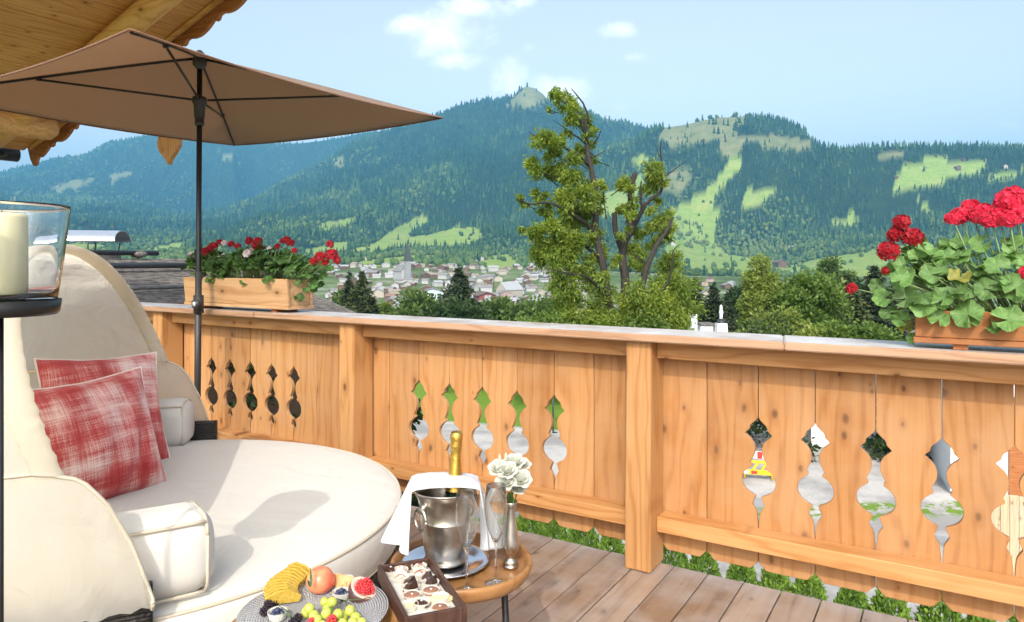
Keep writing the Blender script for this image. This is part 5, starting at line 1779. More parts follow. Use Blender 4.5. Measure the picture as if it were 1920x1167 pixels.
# champagne glasses
t = NT('flute_glass')
gb = t.node('ShaderNodeBsdfGlass'); gb.inputs['Color'].default_value = (.98, .99, .99, 1); gb.inputs['Roughness'].default_value = 0; gb.inputs['IOR'].default_value = 1.45
tp = t.node('ShaderNodeBsdfTransparent'); tp.inputs['Color'].default_value = (.97, .98, .98, 1)
mx = t.node('ShaderNodeMixShader'); mx.inputs[0].default_value = .9; t.l.new(tp.outputs[0], mx.inputs[1]); t.l.new(gb.outputs[0], mx.inputs[2])
MATS['flute_glass'] = t.done(mx)
def flute(label, x, y, h):
    g = thing('champagne_glass', label, 'champagne glass', (x, y, TTOP), 0, 'champagne glasses on the tray table')
    k = h / .285
    prof = [(.003, .0015), (.034, .0012), (.0345, .0025), (.020, .0045), (.007, .009), (.0042, .016), (.0032, .04), (.003, .085), (.0036, .105), (.0065, .118), (.014, .135), (.024, .160), (.031, .190), (.0335, .215), (.0325, .245), (.0285, .2845), (.0280, .2852), (.0275, .2845), (.0315, .245), (.0325, .215), (.030, .190), (.023, .160), (.013, .136), (.005, .124), (.0005, .121)]
    link('stem_and_bowl', lathe_mesh('stem_and_bowl', [(r, z * k) for r, z in prof], 48), MATS['flute_glass'], g)
    return g
    st = [(.0058, .006), (.0042, .016), (.0030, .04), (.0028, .085), (.0034, .105), (.0058, .117), (.004, .124), (.0005, .126)]
    link('stem_core', lathe_mesh('stem_core', [(r * .9, z * k) for r, z in st], 20), MATS['glass'], g)
    link('rim', tubes_mesh('rim', [(arc_pts((0, 0, .285 * k), .0283, 0, 2 * math.pi, 48, 'xy'), .0006)], 6), MATS['glass'], g)
    return g
flute('champagne glass standing in front of the bucket beside the chocolates', -.129, 2.045, .285)
flute('champagne glass standing in front of the bud vase', -.047, 2.095, .288)

# bud vase with white lisianthus
VX, VY = -.004, 2.205
vz = link('bud_vase', lathe_mesh('bud_vase', [(.003, .001), (.021, .001), (.0245, .004), (.0245, .009), (.020, .013), (.0215, .017), (.0205, .022), (.013, .028), (.012, .033), (.019, .046), (.0255, .062), (.0265, .074), (.0245, .092), (.019, .125), (.0145, .155), (.0135, .172), (.0165, .190), (.022, .204), (.0205, .205), (.012, .172), (.012, .16), (.003, .15)], 40), MATS['pewter'], None, (VX, VY, TTOP))
tag(vz, 'slender pewter bud vase at the right of the tray table', 'vase')
MATS['rose_white'] = petal_mat('rose_white', (.70, .71, .64), (.58, .60, .48))
def rose_mesh(name, R, seed):
    g = np.random.default_rng(seed)
    V, F, A = [], [], []
    for layer, (n, rad, lean, hgt) in enumerate([(3, .25, .05, .75), (4, .45, .25, .85), (5, .70, .55, .8), (6, .95, .95, .65)]):
        for p in range(n):
            a = 2 * math.pi * p / n + layer * .7 + g.uniform(-.2, .2)
            dr = np.array([math.cos(a), math.sin(a), 0]); sd = np.array([-math.sin(a), math.cos(a), 0]); up = np.array([0, 0, 1.0])
            o_ = len(V)
            m, k = 6, 5
            for i in range(k):
                f = i / (k - 1)
                for j in range(m):
                    q = -1 + 2 * j / (m - 1)
                    wdt = R * (.30 + .42 * math.sin(math.pi * (.15 + .7 * f))) * (.7 + layer * .12)
                    out_ = R * (rad * (.25 + .75 * math.sin(f * 1.5)) + lean * .35 * f ** 2.5)
                    z = R * hgt * (1.25 * f - lean * .45 * f ** 3) + R * .05 * math.sin(q * 4 + p * 2 + layer)
                    cup = R * .35 * (q * q) * rad
                    V.append(dr * (out_ - cup) + sd * q * wdt + up * (z - R * .2))
                    A.append(float(np.clip(.35 + .65 * f + g.uniform(-.1, .1), 0, 1)))
            for i in range(k - 1):
                for j in range(m - 1):
                    q = o_ + i * m + j; F.append((q, q + 1, q + m + 1, q + m))
    return np_mesh(name, np.array(V), np.array(F), True, {'rnd': A})
fl_mesh = [rose_mesh('blossom', .026, s) for s in (1, 2, 3)]
for m_ in fl_mesh: m_.materials.append(MATS['rose_white'])
bq = thing('white_flowers', 'bunch of white ruffled blossoms in the bud vase', 'flowers', (VX, VY, TTOP + .165))
MATS['stem_green'] = flat_mat('stem_green', (.07, .13, .03), .5)
runs = []
for q, (px, py, dy, s) in enumerate([(934, 880, -.01, 1.0), (951, 884, -.02, 1.05), (966, 868, .01, 1.0), (949, 905, -.03, 1.05), (975, 900, -.02, 1.15), (980, 872, .025, .85), (972, 918, .0, .8), (958, 896, .0, 1.0)]):
    w_ = at(px, py, VY + dy) - Vector((VX, VY, TTOP + .165))
    link('blossom', fl_mesh[q % 3], None, bq, w_, orient((w_.x * 4 + .0, -.55 + dy * 6, .85), q), s)
    runs.append(([Vector((.004 * math.cos(q), .004 * math.sin(q), -.02)), w_ * .5 + Vector((0, 0, .0)), w_], .0014))
for (px, py) in ((937, 862), (949, 859)):
    w_ = at(px, py, VY) - Vector((VX, VY, TTOP + .165))
    runs.append(([Vector((0, 0, -.02)), w_ * .6, w_], .0012))
    link('bud', lathe_mesh('bud', [(.001, -.012), (.005, -.008), (.0065, 0), (.004, .012), (.0005, .018)], 10), MATS['rose_white'], bq, w_)
link('stems', tubes_mesh('stems', runs, 6), MATS['stem_green'], bq)
lv = leaf = None
lf_me = py_mesh('leaf', [(0, 0, 0), (.012, .008, .003), (.03, 0, .004), (.012, -.008, .003)], [(0, 1, 2), (0, 2, 3)]); lf_me.materials.append(MATS['stem_green'])
for q in range(9): link('leaf', lf_me, None, bq, (.006 * math.cos(q), .006 * math.sin(q), .02 + .006 * q), (random.uniform(-.4, .4), -1.1 + random.uniform(-.3, .3), q * .9))

# ------------------------------------------------------------------ chocolate box
CBZ = TTOP + .0305
d1 = Vector((.377, -.926, 0)).normalized(); d2 = Vector((.926, .377, 0))
ctl = Vector((-.386, 2.051, 0))
BLEN, BWID = .33, .160
cc = ctl + d2 * BWID / 2 + d1 * BLEN / 2
cb_rot = math.atan2(d2.y, d2.x)
cbx = thing('chocolate_box', 'dark brown tray box of pralines lying across the tray tables', 'box', (cc.x, cc.y, CBZ), cb_rot)
MATS['wenge'] = wood_mat('wenge', 'y', (.09, .045, .03), (.06, .028, .02), (.03, .014, .01), rough=.45, knots=False, across='x')
MATS['paper'] = flat_mat('paper', (.62, .60, .55), .8, var=.04)
for s in (-1, 1):
    me = box_mesh('long_side', .011, BLEN, .042, .0015); link('long_side', me, MATS['wenge'], cbx, (s * (BWID / 2 - .0055), 0, .021))
    me = box_mesh('short_side', BWID - .0225, .011, .0415, .0015); link('short_side', me, MATS['wenge'], cbx, (0, s * (BLEN / 2 - .0055), .0208))
link('floor', box_mesh('floor', BWID - .023, BLEN - .023, .004, centre=(0, 0, .003)), MATS['wenge'], cbx)
link('paper_lining', box_mesh('paper_lining', BWID - .024, BLEN - .024, .012, .001, centre=(0, 0, .0125)), MATS['paper'], cbx)
# slips of paper standing up along the left inside edge
t = NT('choc'); MATS['choc_dark'] = t.done(t.bsdf(t.ramp(t.noise(t.coords(), 60, 3), [(.3, (.030, .012, .008)), (.7, (.055, .022, .014))]), .32, coat=.2))
t = NT('choc_milk'); MATS['choc_milk'] = t.done(t.bsdf(t.ramp(t.noise(t.coords(), 60, 3), [(.3, (.26, .12, .075)), (.7, (.34, .17, .11))]), .38))
t = NT('choc_white'); MATS['choc_white'] = t.done(t.bsdf((.80, .66, .40), .4, sss=(.2, (1, .6, .3), .004)))
t = NT('choc_marbled'); MATS['choc_marbled'] = t.done(t.bsdf(t.ramp(t.noise(t.coords(), 110, 4, .6, 1.), [(.42, (.80, .70, .60)), (.52, (.50, .24, .16)), (.62, (.22, .09, .06))]), .45))
cup_me = None
def cup_mesh(R, h, n=28):
    vs, fs = [], []
    for (rr, z) in ((R * .78, .0), (R * .8, .001), (R, h)):
        for k in range(n * 2):
            a = math.pi * k / n
            q = rr * (1 + (.05 if k % 2 else -.02) * (z / h if h else 0))
            vs.append((q * math.cos(a), q * math.sin(a), z))
    m = n * 2
    for i in range(2):
        for k in range(m): fs.append((i * m + k, i * m + (k + 1) % m, (i + 1) * m + (k + 1) % m, (i + 1) * m + k))
    fs.append(tuple(range(m))[::-1])
    return py_mesh('paper_cup', vs, fs)
MATS['cup'] = fabric_mat('cup_paper', (.82, .80, .72), .35, weave=600, tcol=(.8, .75, .62))
cup_me = cup_mesh(.0195, .014); cup_me.materials.append(MATS['cup'])
def wedge_choc():
    return py_mesh('praline', [(-.016, -.009, 0), (.016, -.009, 0), (.018, .009, 0), (-.016, .009, 0), (-.006, -.008, .018), (.010, -.007, .022), (.014, .008, .016), (-.008, .008, .013)], [(0, 1, 5, 4), (1, 2, 6, 5), (2, 3, 7, 6), (3, 0, 4, 7), (4, 5, 6, 7), (3, 2, 1, 0)])
def wafer_choc():
    vs, fs = [], []
    bm = bmesh.new()
    for i in range(5):
        for j in range(3):
            r = bmesh.ops.create_cube(bm, size=1)
            bmesh.ops.scale(bm, vec=(.0075, .0075, .004), verts=r['verts']); bmesh.ops.translate(bm, vec=(-.017 + i * .0085, -.0085 + j * .0085, .004), verts=r['verts'])
    r = bmesh.ops.create_cube(bm, size=1); bmesh.ops.scale(bm, vec=(.043, .026, .003), verts=r['verts']); bmesh.ops.translate(bm, vec=(0, 0, .0012), verts=r['verts'])
    return bm_mesh('praline', bm)
dome_p = lathe_mesh('praline', [(.003, 0), (.014, 0), (.0165, .004), (.0165, .009), (.015, .0105), (.002, .011)], 24)
rough_p = lathe_mesh('praline', [(.003, 0), (.014, 0), (.016, .005), (.014, .012), (.009, .017), (.001, .019)], 20)
oval_p = lathe_mesh('praline', [(.003, 0), (.011, 0), (.014, .004), (.012, .010), (.006, .013), (.001, .0135)], 20)
choc = [  # local x,y (y along box, + is far), mesh, material, rot, scale, label
    (-.043, .128, oval_p, 'choc_dark', 0, (.8, 1.2, 1.2), 'dark oval praline in the far left corner of the chocolate box'),
    (-.020, .120, rough_p, 'choc_marbled', .4, (1, 1, 1), 'pale knobbly praline in the far row of the chocolate box'),
    (.032, .124, rough_p, 'choc_marbled', 1.0, (.8, .9, .8), 'pale marbled praline in the far right corner of the chocolate box'),
    (-.028, .086, rough_p, 'choc_marbled', 2.0, (1.1, .8, .7), 'marbled flat praline on the left of the second row'),
    (.026, .090, rough_p, 'choc_marbled', .2, (1.1, .9, .8), 'marbled flat praline on the right of the second row'),
    (-.014, .056, wedge_choc(), 'choc_dark', .5, (1, 1, 1), 'dark wedge praline, left of the far pair of wedges'),
    (.033, .062, wedge_choc(), 'choc_dark', .8, (1, 1, 1), 'dark wedge praline, right of the far pair of wedges'),
    (-.018, .030, wedge_choc(), 'choc_dark', .3, (1.05, 1.05, 1.1), 'dark wedge praline, left of the near pair of wedges'),
    (.036, .036, wedge_choc(), 'choc_dark', .7, (1, 1, 1.05), 'dark wedge praline, right of the near pair of wedges'),
    (-.026, -.006, dome_p, 'choc_milk', 0, (1.1, 1.1, 1), 'round milk chocolate praline on the left with a pale dot'),
    (.024, .0, dome_p, 'choc_milk', 0, (1.1, 1.1, 1), 'round milk chocolate praline on the right with a pale dot'),
    (-.044, -.045, wafer_choc(), 'choc_white', 1.2, (.7, .7, 1), 'white chocolate square at the left near end of the chocolate box'),
    (-.014, -.044, oval_p, 'choc_dark', .5, (.9, 1.4, .9), 'dark oval praline with a pale nut near the white chocolate'),
    (.036, -.036, wafer_choc(), 'choc_white', .3, (1.15, 1.15, 1.2), 'white chocolate grid tablet at the right near end of the box'),
    (.020, -.078, dome_p, 'choc_milk', 0, (1, 1, 1), 'milk chocolate praline at the very near end of the box')]
dot = lathe_mesh('dot', [(.0005, 0), (.003, 0), (.002, .002), (.0002, .0025)], 10); dot.materials.append(MATS['paper'])
Mcb = Matrix.Translation(cbx.location) @ Matrix.Rotation(cb_rot, 4, 'Z')
for (x, y, me, mt, rz_, sc_, lab) in choc:
    # the far side of the box is local +y rotated: far = towards ctl end
    p = Mcb @ Vector((x * 1.08, y * 1.28 - .022, .0188))
    pr = thing('praline', lab, 'praline', p, cb_rot + rz_, 'pralines in the chocolate box'); pr.scale = (1.16,) * 3
    c_ = link('paper_cup', cup_me, None, pr, (0, 0, 0))
    m2 = me.copy(); m2.materials.clear(); m2.materials.append(MATS[mt])
    b_ = link('chocolate', m2, None, pr, (0, 0, .0025), (0, 0, 0), sc_)
    if mt == 'choc_milk' or (mt == 'choc_dark' and me is oval_p): link('pale_dot', dot, None, pr, (0, 0, .0025 + (.011 if mt == 'choc_milk' else .0135 * sc_[2])))

# ------------------------------------------------------------------ fruit plate
PX_, PY_ = -.507, 1.832
PZ = TTOP + .030
t = NT('ribbed_glass')
v = t.node('ShaderNodeTexCoord').outputs['Object']
sp_ = t.node('ShaderNodeSeparateXYZ'); t.l.new(v, sp_.inputs[0])
rad = t.math('SQRT', t.math('ADD', t.math('POWER', sp_.outputs[0], 2.0), t.math('POWER', sp_.outputs[1], 2.0)))
rings_ = t.math('SINE', t.math('MULTIPLY', rad, 2 * math.pi / .0062))
angn = t.math('SINE', t.math('MULTIPLY', t.math('ARCTAN2', sp_.outputs[1], sp_.outputs[0]), 110.0))
bead = t.math('MULTIPLY', t.math('ADD', rings_, 1.0), t.math('ADD', t.math('MULTIPLY', angn, .35), .65))
gb = t.bsdf((.93, .95, .97), .06, spec=.6, normal=t.bump(bead, 1.0, .003), trans=.55)
MATS['ribbed'] = t.done(gb)
plate = link('fruit_plate', lathe_mesh('fruit_plate', [(.003, .002), (.10, .002), (.12, .004), (.186, .020), (.1885, .0215), (.187, .0235), (.119, .0085), (.10, .0065), (.003, .0065)], 96), MATS['ribbed'], None, (PX_, PY_, PZ - .001))
tag(plate, 'ribbed glass plate of fruit at the bottom edge', 'plate')
FZ = PZ + .006
def fruit_at(px, py, z):
    tt = (EYE - z) * FPX / (py - HYP)
    return Vector(((px - CXP) / FPX * tt, tt, z))
def fruit_mat(name, stops, scale=20, rough=.3, sss=.15, bump=0):
    t = NT(name); nz = t.noise(t.coords(), scale, 4)
    return t.done(t.bsdf(t.ramp(nz, stops), rough, sss=(sss, (1, .6, .3), .006), normal=t.bump(nz, bump, .003) if bump else None, spec=.45))
MATS['pine'] = fruit_mat('pineapple', [(.3, (.46, .28, .02)), (.7, (.60, .44, .10))], 90, .35, .2, .4)
MATS['apple'] = fruit_mat('apple', [(.35, (.62, .13, .07)), (.5, (.68, .25, .12)), (.68, (.74, .50, .22))], 14, .28)
MATS['melon'] = fruit_mat('melon', [(.3, (.80, .30, .12)), (.7, (.86, .42, .2))], 40, .35)
MATS['grape'] = fruit_mat('grape', [(.3, (.36, .42, .06)), (.7, (.50, .54, .12))], 14, .2, .35)
MATS['blackberry'] = fruit_mat('blackberry', [(.3, (.008, .006, .010)), (.7, (.025, .012, .022))], 60, .2, 0)
MATS['blueberry'] = fruit_mat('blueberry', [(.3, (.02, .025, .06)), (.7, (.06, .075, .14))], 40, .5, 0)
MATS['raspberry'] = fruit_mat('raspberry', [(.3, (.55, .02, .03)), (.7, (.72, .06, .07))], 60, .3, .15)
MATS['fig'] = fruit_mat('fig_skin', [(.3, (.07, .03, .035)), (.7, (.14, .07, .06))], 25, .4)
MATS['fig_in'] = fruit_mat('fig_flesh', [(.3, (.62, .40, .32)), (.7, (.78, .62, .5))], 50, .5)
MATS['pine_leaf'] = flat_mat('pineapple_leaf', (.09, .15, .07), .5)
def ball(name, R, sq=1.0):
    return lathe_mesh(name, [(R * math.sin(a), -R * sq * math.cos(a) + R * sq) for a in np.linspace(.02, math.pi - .02, 11)], 18)
# pineapple fan
pf = thing('pineapple_slices', 'fan of yellow pineapple slices on the fruit plate', 'pineapple', fruit_at(545, 1100, FZ + .02))
wed = py_mesh('slice', [(-.05, -.004, 0), (.05, -.004, 0), (.055, -.004, .018), (.02, -.004, .036), (-.02, -.004, .036), (-.055, -.004, .018), (-.05, .004, 0), (.05, .004, 0), (.055, .004, .018), (.02, .004, .036), (-.02, .004, .036), (-.055, .004, .018)],
              [(0, 1, 2, 3, 4, 5), (11, 10, 9, 8, 7, 6), (0, 6, 7, 1), (1, 7, 8, 2), (2, 8, 9, 3), (3, 9, 10, 4), (4, 10, 11, 5), (5, 11, 6, 0)])
wed.materials.append(MATS['pine'])
for q in range(11):
    f = q / 10
    link('slice', wed, None, pf, (.012 - .034 * math.sin(f * 2.6) + .006 * f, .060 - .128 * f, .006 - .018 * f), (math.radians(14), math.radians(random.uniform(-5, 5)), math.radians(-24 + 46 * f)), (.80 + random.uniform(-.05, .05), .62, 1.0))
# nectarine
nm_ = thing('nectarine', 'red and yellow nectarine in the middle of the fruit plate', 'fruit', fruit_at(597, 1118, FZ + .0) + Vector((0, .02, 0)))
link('flesh', lathe_mesh('flesh', [(.0295 * math.sin(a) * (1 + .10 * math.cos(a)) + .0004, -.028 * math.cos(a) + .028 - .006 * math.exp(-((math.pi - a) / .35) ** 2)) for a in np.linspace(.02, math.pi - .01, 22)], 36), MATS['apple'], nm_)
nm_.scale = (1.28,) * 3
# melon slices
ml = thing('melon_slices', 'orange melon slices behind the nectarine', 'melon', fruit_at(628, 1108, FZ + .012) + Vector((.004, .03, 0)))
cres = [(.042 * math.cos(a), .042 * math.sin(a)) for a in np.linspace(.25, math.pi - .25, 12)] + [(.026 * math.cos(a), .026 * math.sin(a) + .004) for a in np.linspace(math.pi - .35, .35, 10)]
cme_ = prism_mesh('slice', cres, .008); cme_.materials.append(MATS['melon'])
for q in range(4): link('slice', cme_, None, ml, (-.012 + .014 * q, -.006 * q, -.012), (math.radians(-20), 0, math.radians(-30 + 6 * q)))
# grapes
gr_ = thing('grape_bunch', 'bunch of green grapes at the front of the fruit plate', 'grapes', fruit_at(630, 1140, FZ))
gm = ball('grape', .0125, 1.08); gm.materials.append(MATS['grape'])
gpos = []
for (px, py, z) in [(611, 1127, .022), (626, 1127, .024), (585, 1140, .016), (608, 1150, .020), (629, 1155, .018), (655, 1147, .020), (672, 1155, .016), (598, 1163, .012), (640, 1170, .016), (618, 1142, .010), (660, 1168, .010), (590, 1158, .004), (575, 1150, .004), (645, 1158, .004), (625, 1172, .006), (606, 1176, .014), (675, 1172, .006), (650, 1182, .012)]:
    p = fruit_at(px, py, FZ + z + .012) - gr_.location - Vector((0, 0, .0125))
    link('grape', gm, None, gr_, p, (random.uniform(-.5, .5), random.uniform(-.5, .5), 0), random.uniform(.92, 1.1)); gpos.append(p)
link('stalk', tubes_mesh('stalk', [([Vector((.0, .0, .018)), Vector((.03, .0, .02)), Vector((.06, .012, .016)), Vector((.085, .03, .014))], .0012)] + [([Vector((.02, 0, .02)), p_ + Vector((0, 0, .02))], .0008) for p_ in gpos[:8]], 5), MATS['stem_green'], gr_)
# berries
def berry_mesh(name, R, n, rb, seed):
    g = np.random.default_rng(seed); V, F = [], []
    for i in range(n):
        k = i + .5; phi = math.acos(1 - 2 * k / n); th = math.pi * (1 + 5 ** .5) * k
        d = np.array([math.cos(th) * math.sin(phi), math.sin(th) * math.sin(phi), math.cos(phi) * 1.15])
        o_ = len(V) * 1
        V += list(ICO1_V * rb + d * R); F += [tuple(int(x) + o_ for x in f) for f in ICO1_F]
    return py_mesh(name, V, F, True)
bb = berry_mesh('blackberry', .0095, 34, .0036, 1); bb.materials.append(MATS['blackberry'])
for q, (px, py, lab) in enumerate([(503, 1134, 'blackberry at the back left of the fruit plate'), (496, 1147, 'blackberry at the left rim of the fruit plate'), (516, 1127, 'blackberry leaning on the pineapple slices'), (558, 1160, 'blackberry beside the pineapple leaf'), (548, 1170, 'blackberry at the bottom edge beside the raspberries')]):
    o_ = link('blackberry', bb, None, None, fruit_at(px, py, FZ + .014), (q, q * 2, q)); tag(o_, lab, 'blackberry', 'blackberries on the fruit plate')
blm = ball('blueberry', .0072); blm.materials.append(MATS['blueberry'])
bcup = cup_mesh(.024, .020); bcup.materials.append(MATS['cup'])
for (px, py, lab, n) in [(520, 1160, 'paper cup of blueberries at the left of the fruit plate', 6), (648, 1098, 'paper cup of blueberries at the back of the fruit plate', 5), (640, 1122, 'paper cup of blueberries next to the fig', 6)]:
    c_ = thing('blueberry_cup', lab, 'berry cup', fruit_at(px, py, FZ + .004), 0, 'paper cups of blueberries')
    link('paper_cup', bcup, None, c_)
    for q in range(n):
        a = q * 2 * math.pi / (n - 1)
        link('blueberry', blm, None, c_, ((.012 * math.cos(a), .012 * math.sin(a), .006) if q < n - 1 else (0, 0, .014)))
fg = thing('fig_half', 'dark fig half filled with red berries at the right of the fruit plate', 'fig', fruit_at(672, 1120, FZ + .005) + Vector((0, .01, 0)))
fg.rotation_euler = (math.radians(28), math.radians(18), .5)
fg.scale = (1.12,) * 3
link('skin', lathe_mesh('skin', [(.002, -.012), (.018, -.010), (.029, .0), (.034, .014), (.033, .026), (.031, .026), (.02, .018), (.003, .014)], 28), MATS['fig'], fg)
link('flesh', lathe_mesh('flesh', [(.0325, .0265), (.028, .028), (.0235, .025), (.003, .020)], 28), MATS['fig_in'], fg)
rbm = berry_mesh('raspberry', .0085, 26, .0034, 3); rbm.materials.append(MATS['raspberry'])
for q, (x, y, z) in enumerate([(-.010, .004, .033), (.010, .006, .034), (0, -.012, .034), (.002, .004, .040), (-.014, -.008, .030), (.014, -.008, .031)]):
    link('berry', rbm, None, fg, (x, y, z), (q, q, 0))
for q, (px, py, lab) in enumerate([(622, 1163, 'single raspberry among the green grapes'), (585, 1168, 'single raspberry at the bottom edge of the picture')]):
    o_ = link('raspberry', rbm, None, None, fruit_at(px, py, FZ + (.034 if q == 0 else .02)), (q, .5, 0), 1.15); tag(o_, lab, 'raspberry', 'loose raspberries on the fruit plate')
lm = py_mesh('blade', [(0, -.004, 0), (0, .004, 0), (.004, -.006, .025), (.004, .006, .025), (.002, -.003, .05), (.002, .003, .05), (-.004, 0, .07), (.0, 0, .0), (.007, 0, .025), (.005, 0, .05)],
             [(0, 7, 8, 2), (7, 1, 3, 8), (2, 8, 9, 4), (8, 3, 5, 9), (4, 9, 6), (9, 5, 6)]); lm.materials.append(MATS['pine_leaf'])
for (px, py, z, rots, lab) in [(582, 1098, .05, [(0, 0, 1.2), (-.3, -.5, 2.0)], 'upright pineapple leaf sprig behind the pineapple'), (550, 1158, .012, [(-.7, -.5, 1.0), (-.5, -.9, 2.2), (-.2, -1.0, .4)], 'pineapple leaf sprig lying at the front left of the plate')]:
    o_ = thing('pineapple_leaf', lab, 'leaf', fruit_at(px, py, FZ + z))
    for q, r_ in enumerate(rots): link('blade', lm, None, o_, (0, 0, -.005), r_, .8 if q == 0 else .55)
# ================================================================== TREES
def leaf_cloud(name, P, L, aspect, up=0.4, fold=0.25, dirs=None, rnd=None, droop=0.0):
    """diamond leaves at points P (n,3) with length L (n,)"""
    n = len(P)
    d = rng.normal(size=(n, 3)) if dirs is None else dirs + rng.normal(size=(n, 3)) * .45
    d[:, 2] -= droop
    d /= np.linalg.norm(d, axis=1, keepdims=True) + 1e-9
    nn = rng.normal(size=(n, 3)) * .7; nn[:, 2] += up
    s = np.cross(d, nn); s /= np.linalg.norm(s, axis=1, keepdims=True) + 1e-9
    nn = np.cross(s, d)
    L = np.asarray(L)[:, None] if np.ndim(L) else np.full((n, 1), L)
    w = L * aspect
    V = np.stack([P, P + d * L * .5 + s * w * .5 + nn * w * fold, P + d * L, P + d * L * .5 - s * w * .5 + nn * w * fold], 1).reshape(-1, 3)
    b = np.arange(n)[:, None] * 4
    F = np.concatenate([b + np.array([[0, 1, 2]]), b + np.array([[0, 2, 3]])], 0)
    if rnd is None: rnd = rng.uniform(0, 1, n)
    return np_mesh(name, V, F, False, {'rnd': np.repeat(rnd, 4)})


MATS['bark'] = flat_mat('bark', (.034, .029, .025), .9, var=.45, nscale=14, bump=.6)
MATS['bark_dark'] = flat_mat('bark_dark', (.022, .019, .016), .9, var=.4, nscale=14, bump=.6)
MATS['ash_leaf'] = leaf_mat('ash_leaf', (0.081, 0.135, 0.024), (0.176, 0.257, 0.043), (0.365, 0.405, 0.074), trans=.45, rough=.45, tcol=(1.7, 1.6, .5))
MATS['birch_leaf'] = leaf_mat('birch_leaf', (0.120, 0.165, 0.038), (0.210, 0.270, 0.060), (0.330, 0.375, 0.105), trans=.42, rough=.5)
MATS['bush_leaf'] = leaf_mat('bush_leaf', (0.047, 0.088, 0.020), (0.115, 0.189, 0.041), (0.230, 0.297, 0.068), trans=.38, rough=.5)
MATS['dark_leaf'] = leaf_mat('dark_leaf', (.015, .032, .010), (.030, .060, .016), (.055, .095, .025), trans=.25, rough=.55)
MATS['mid_leaf'] = leaf_mat('mid_leaf', (0.046, 0.081, 0.021), (0.091, 0.150, 0.034), (0.156, 0.221, 0.052), trans=.35, rough=.55)
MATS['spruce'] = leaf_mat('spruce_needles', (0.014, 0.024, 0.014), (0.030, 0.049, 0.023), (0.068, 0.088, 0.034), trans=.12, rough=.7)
MATS['spruce_pale'] = leaf_mat('spruce_needles_pale', (0.023, 0.039, 0.016), (0.052, 0.078, 0.029), (0.111, 0.130, 0.046), trans=.18, rough=.7)  # paler needle colour for a few of the trees
MATS['thuja'] = leaf_mat('thuja', (0.054, 0.108, 0.022), (0.126, 0.234, 0.040), (0.252, 0.396, 0.063), trans=.25, rough=.6)

# --- the big pruned ash in front of the valley
AY = 25.0
def A_(x, y, dy=0.0):
    return at(940 + x / 2.484, 150 + y / 2.484, AY + dy)
ash = thing('ash_tree', 'tall pruned ash tree with bare sawn limbs standing before the valley', 'tree', (A_(560, 1300).x, AY, -3.75))
LOC = ash.location.copy()
def limb(pts, r0, r1, dys=None, wig=.0):
    P_ = []
    n = len(pts)
    for i, (x, y) in enumerate(pts):
        P_.append(A_(x, y, (dys[i] if dys else 0)) - LOC)
    # resample smoothly
    out, rad = [], []
    for i in range(n - 1):
        p0 = P_[max(i - 1, 0)]; p1 = P_[i]; p2 = P_[i + 1]; p3 = P_[min(i + 2, n - 1)]
        for q in range(4):
            tt = q / 4
            c = .5 * ((2 * p1) + (-p0 + p2) * tt + (2 * p0 - 5 * p1 + 4 * p2 - p3) * tt ** 2 + (-p0 + 3 * p1 - 3 * p2 + p3) * tt ** 3)
            out.append(c + Vector((random.uniform(-wig, wig), random.uniform(-wig, wig), random.uniform(-wig, wig))))
    out.append(P_[-1])
    m = len(out)
    return out, [r0 + (r1 - r0) * (i / (m - 1)) for i in range(m)]
trunks = [limb([(520, 1420), (510, 1150), (500, 1050), (480, 900), (450, 760), (438, 640), (440, 560), (415, 400), (398, 300)], .165, .08, None, .02),
          limb([(590, 1420), (580, 1100), (575, 930), (565, 800), (598, 690), (604, 560), (612, 470), (622, 440)], .175, .095, [0, 0, .2, .3, .3, .3, .3, .3], .02),
          limb([(620, 1420), (632, 1100), (645, 1030), (670, 900), (720, 780), (762, 715), (800, 640)], .15, .05, [0, -.2, -.3, -.4, -.5, -.5, -.5], .02)]
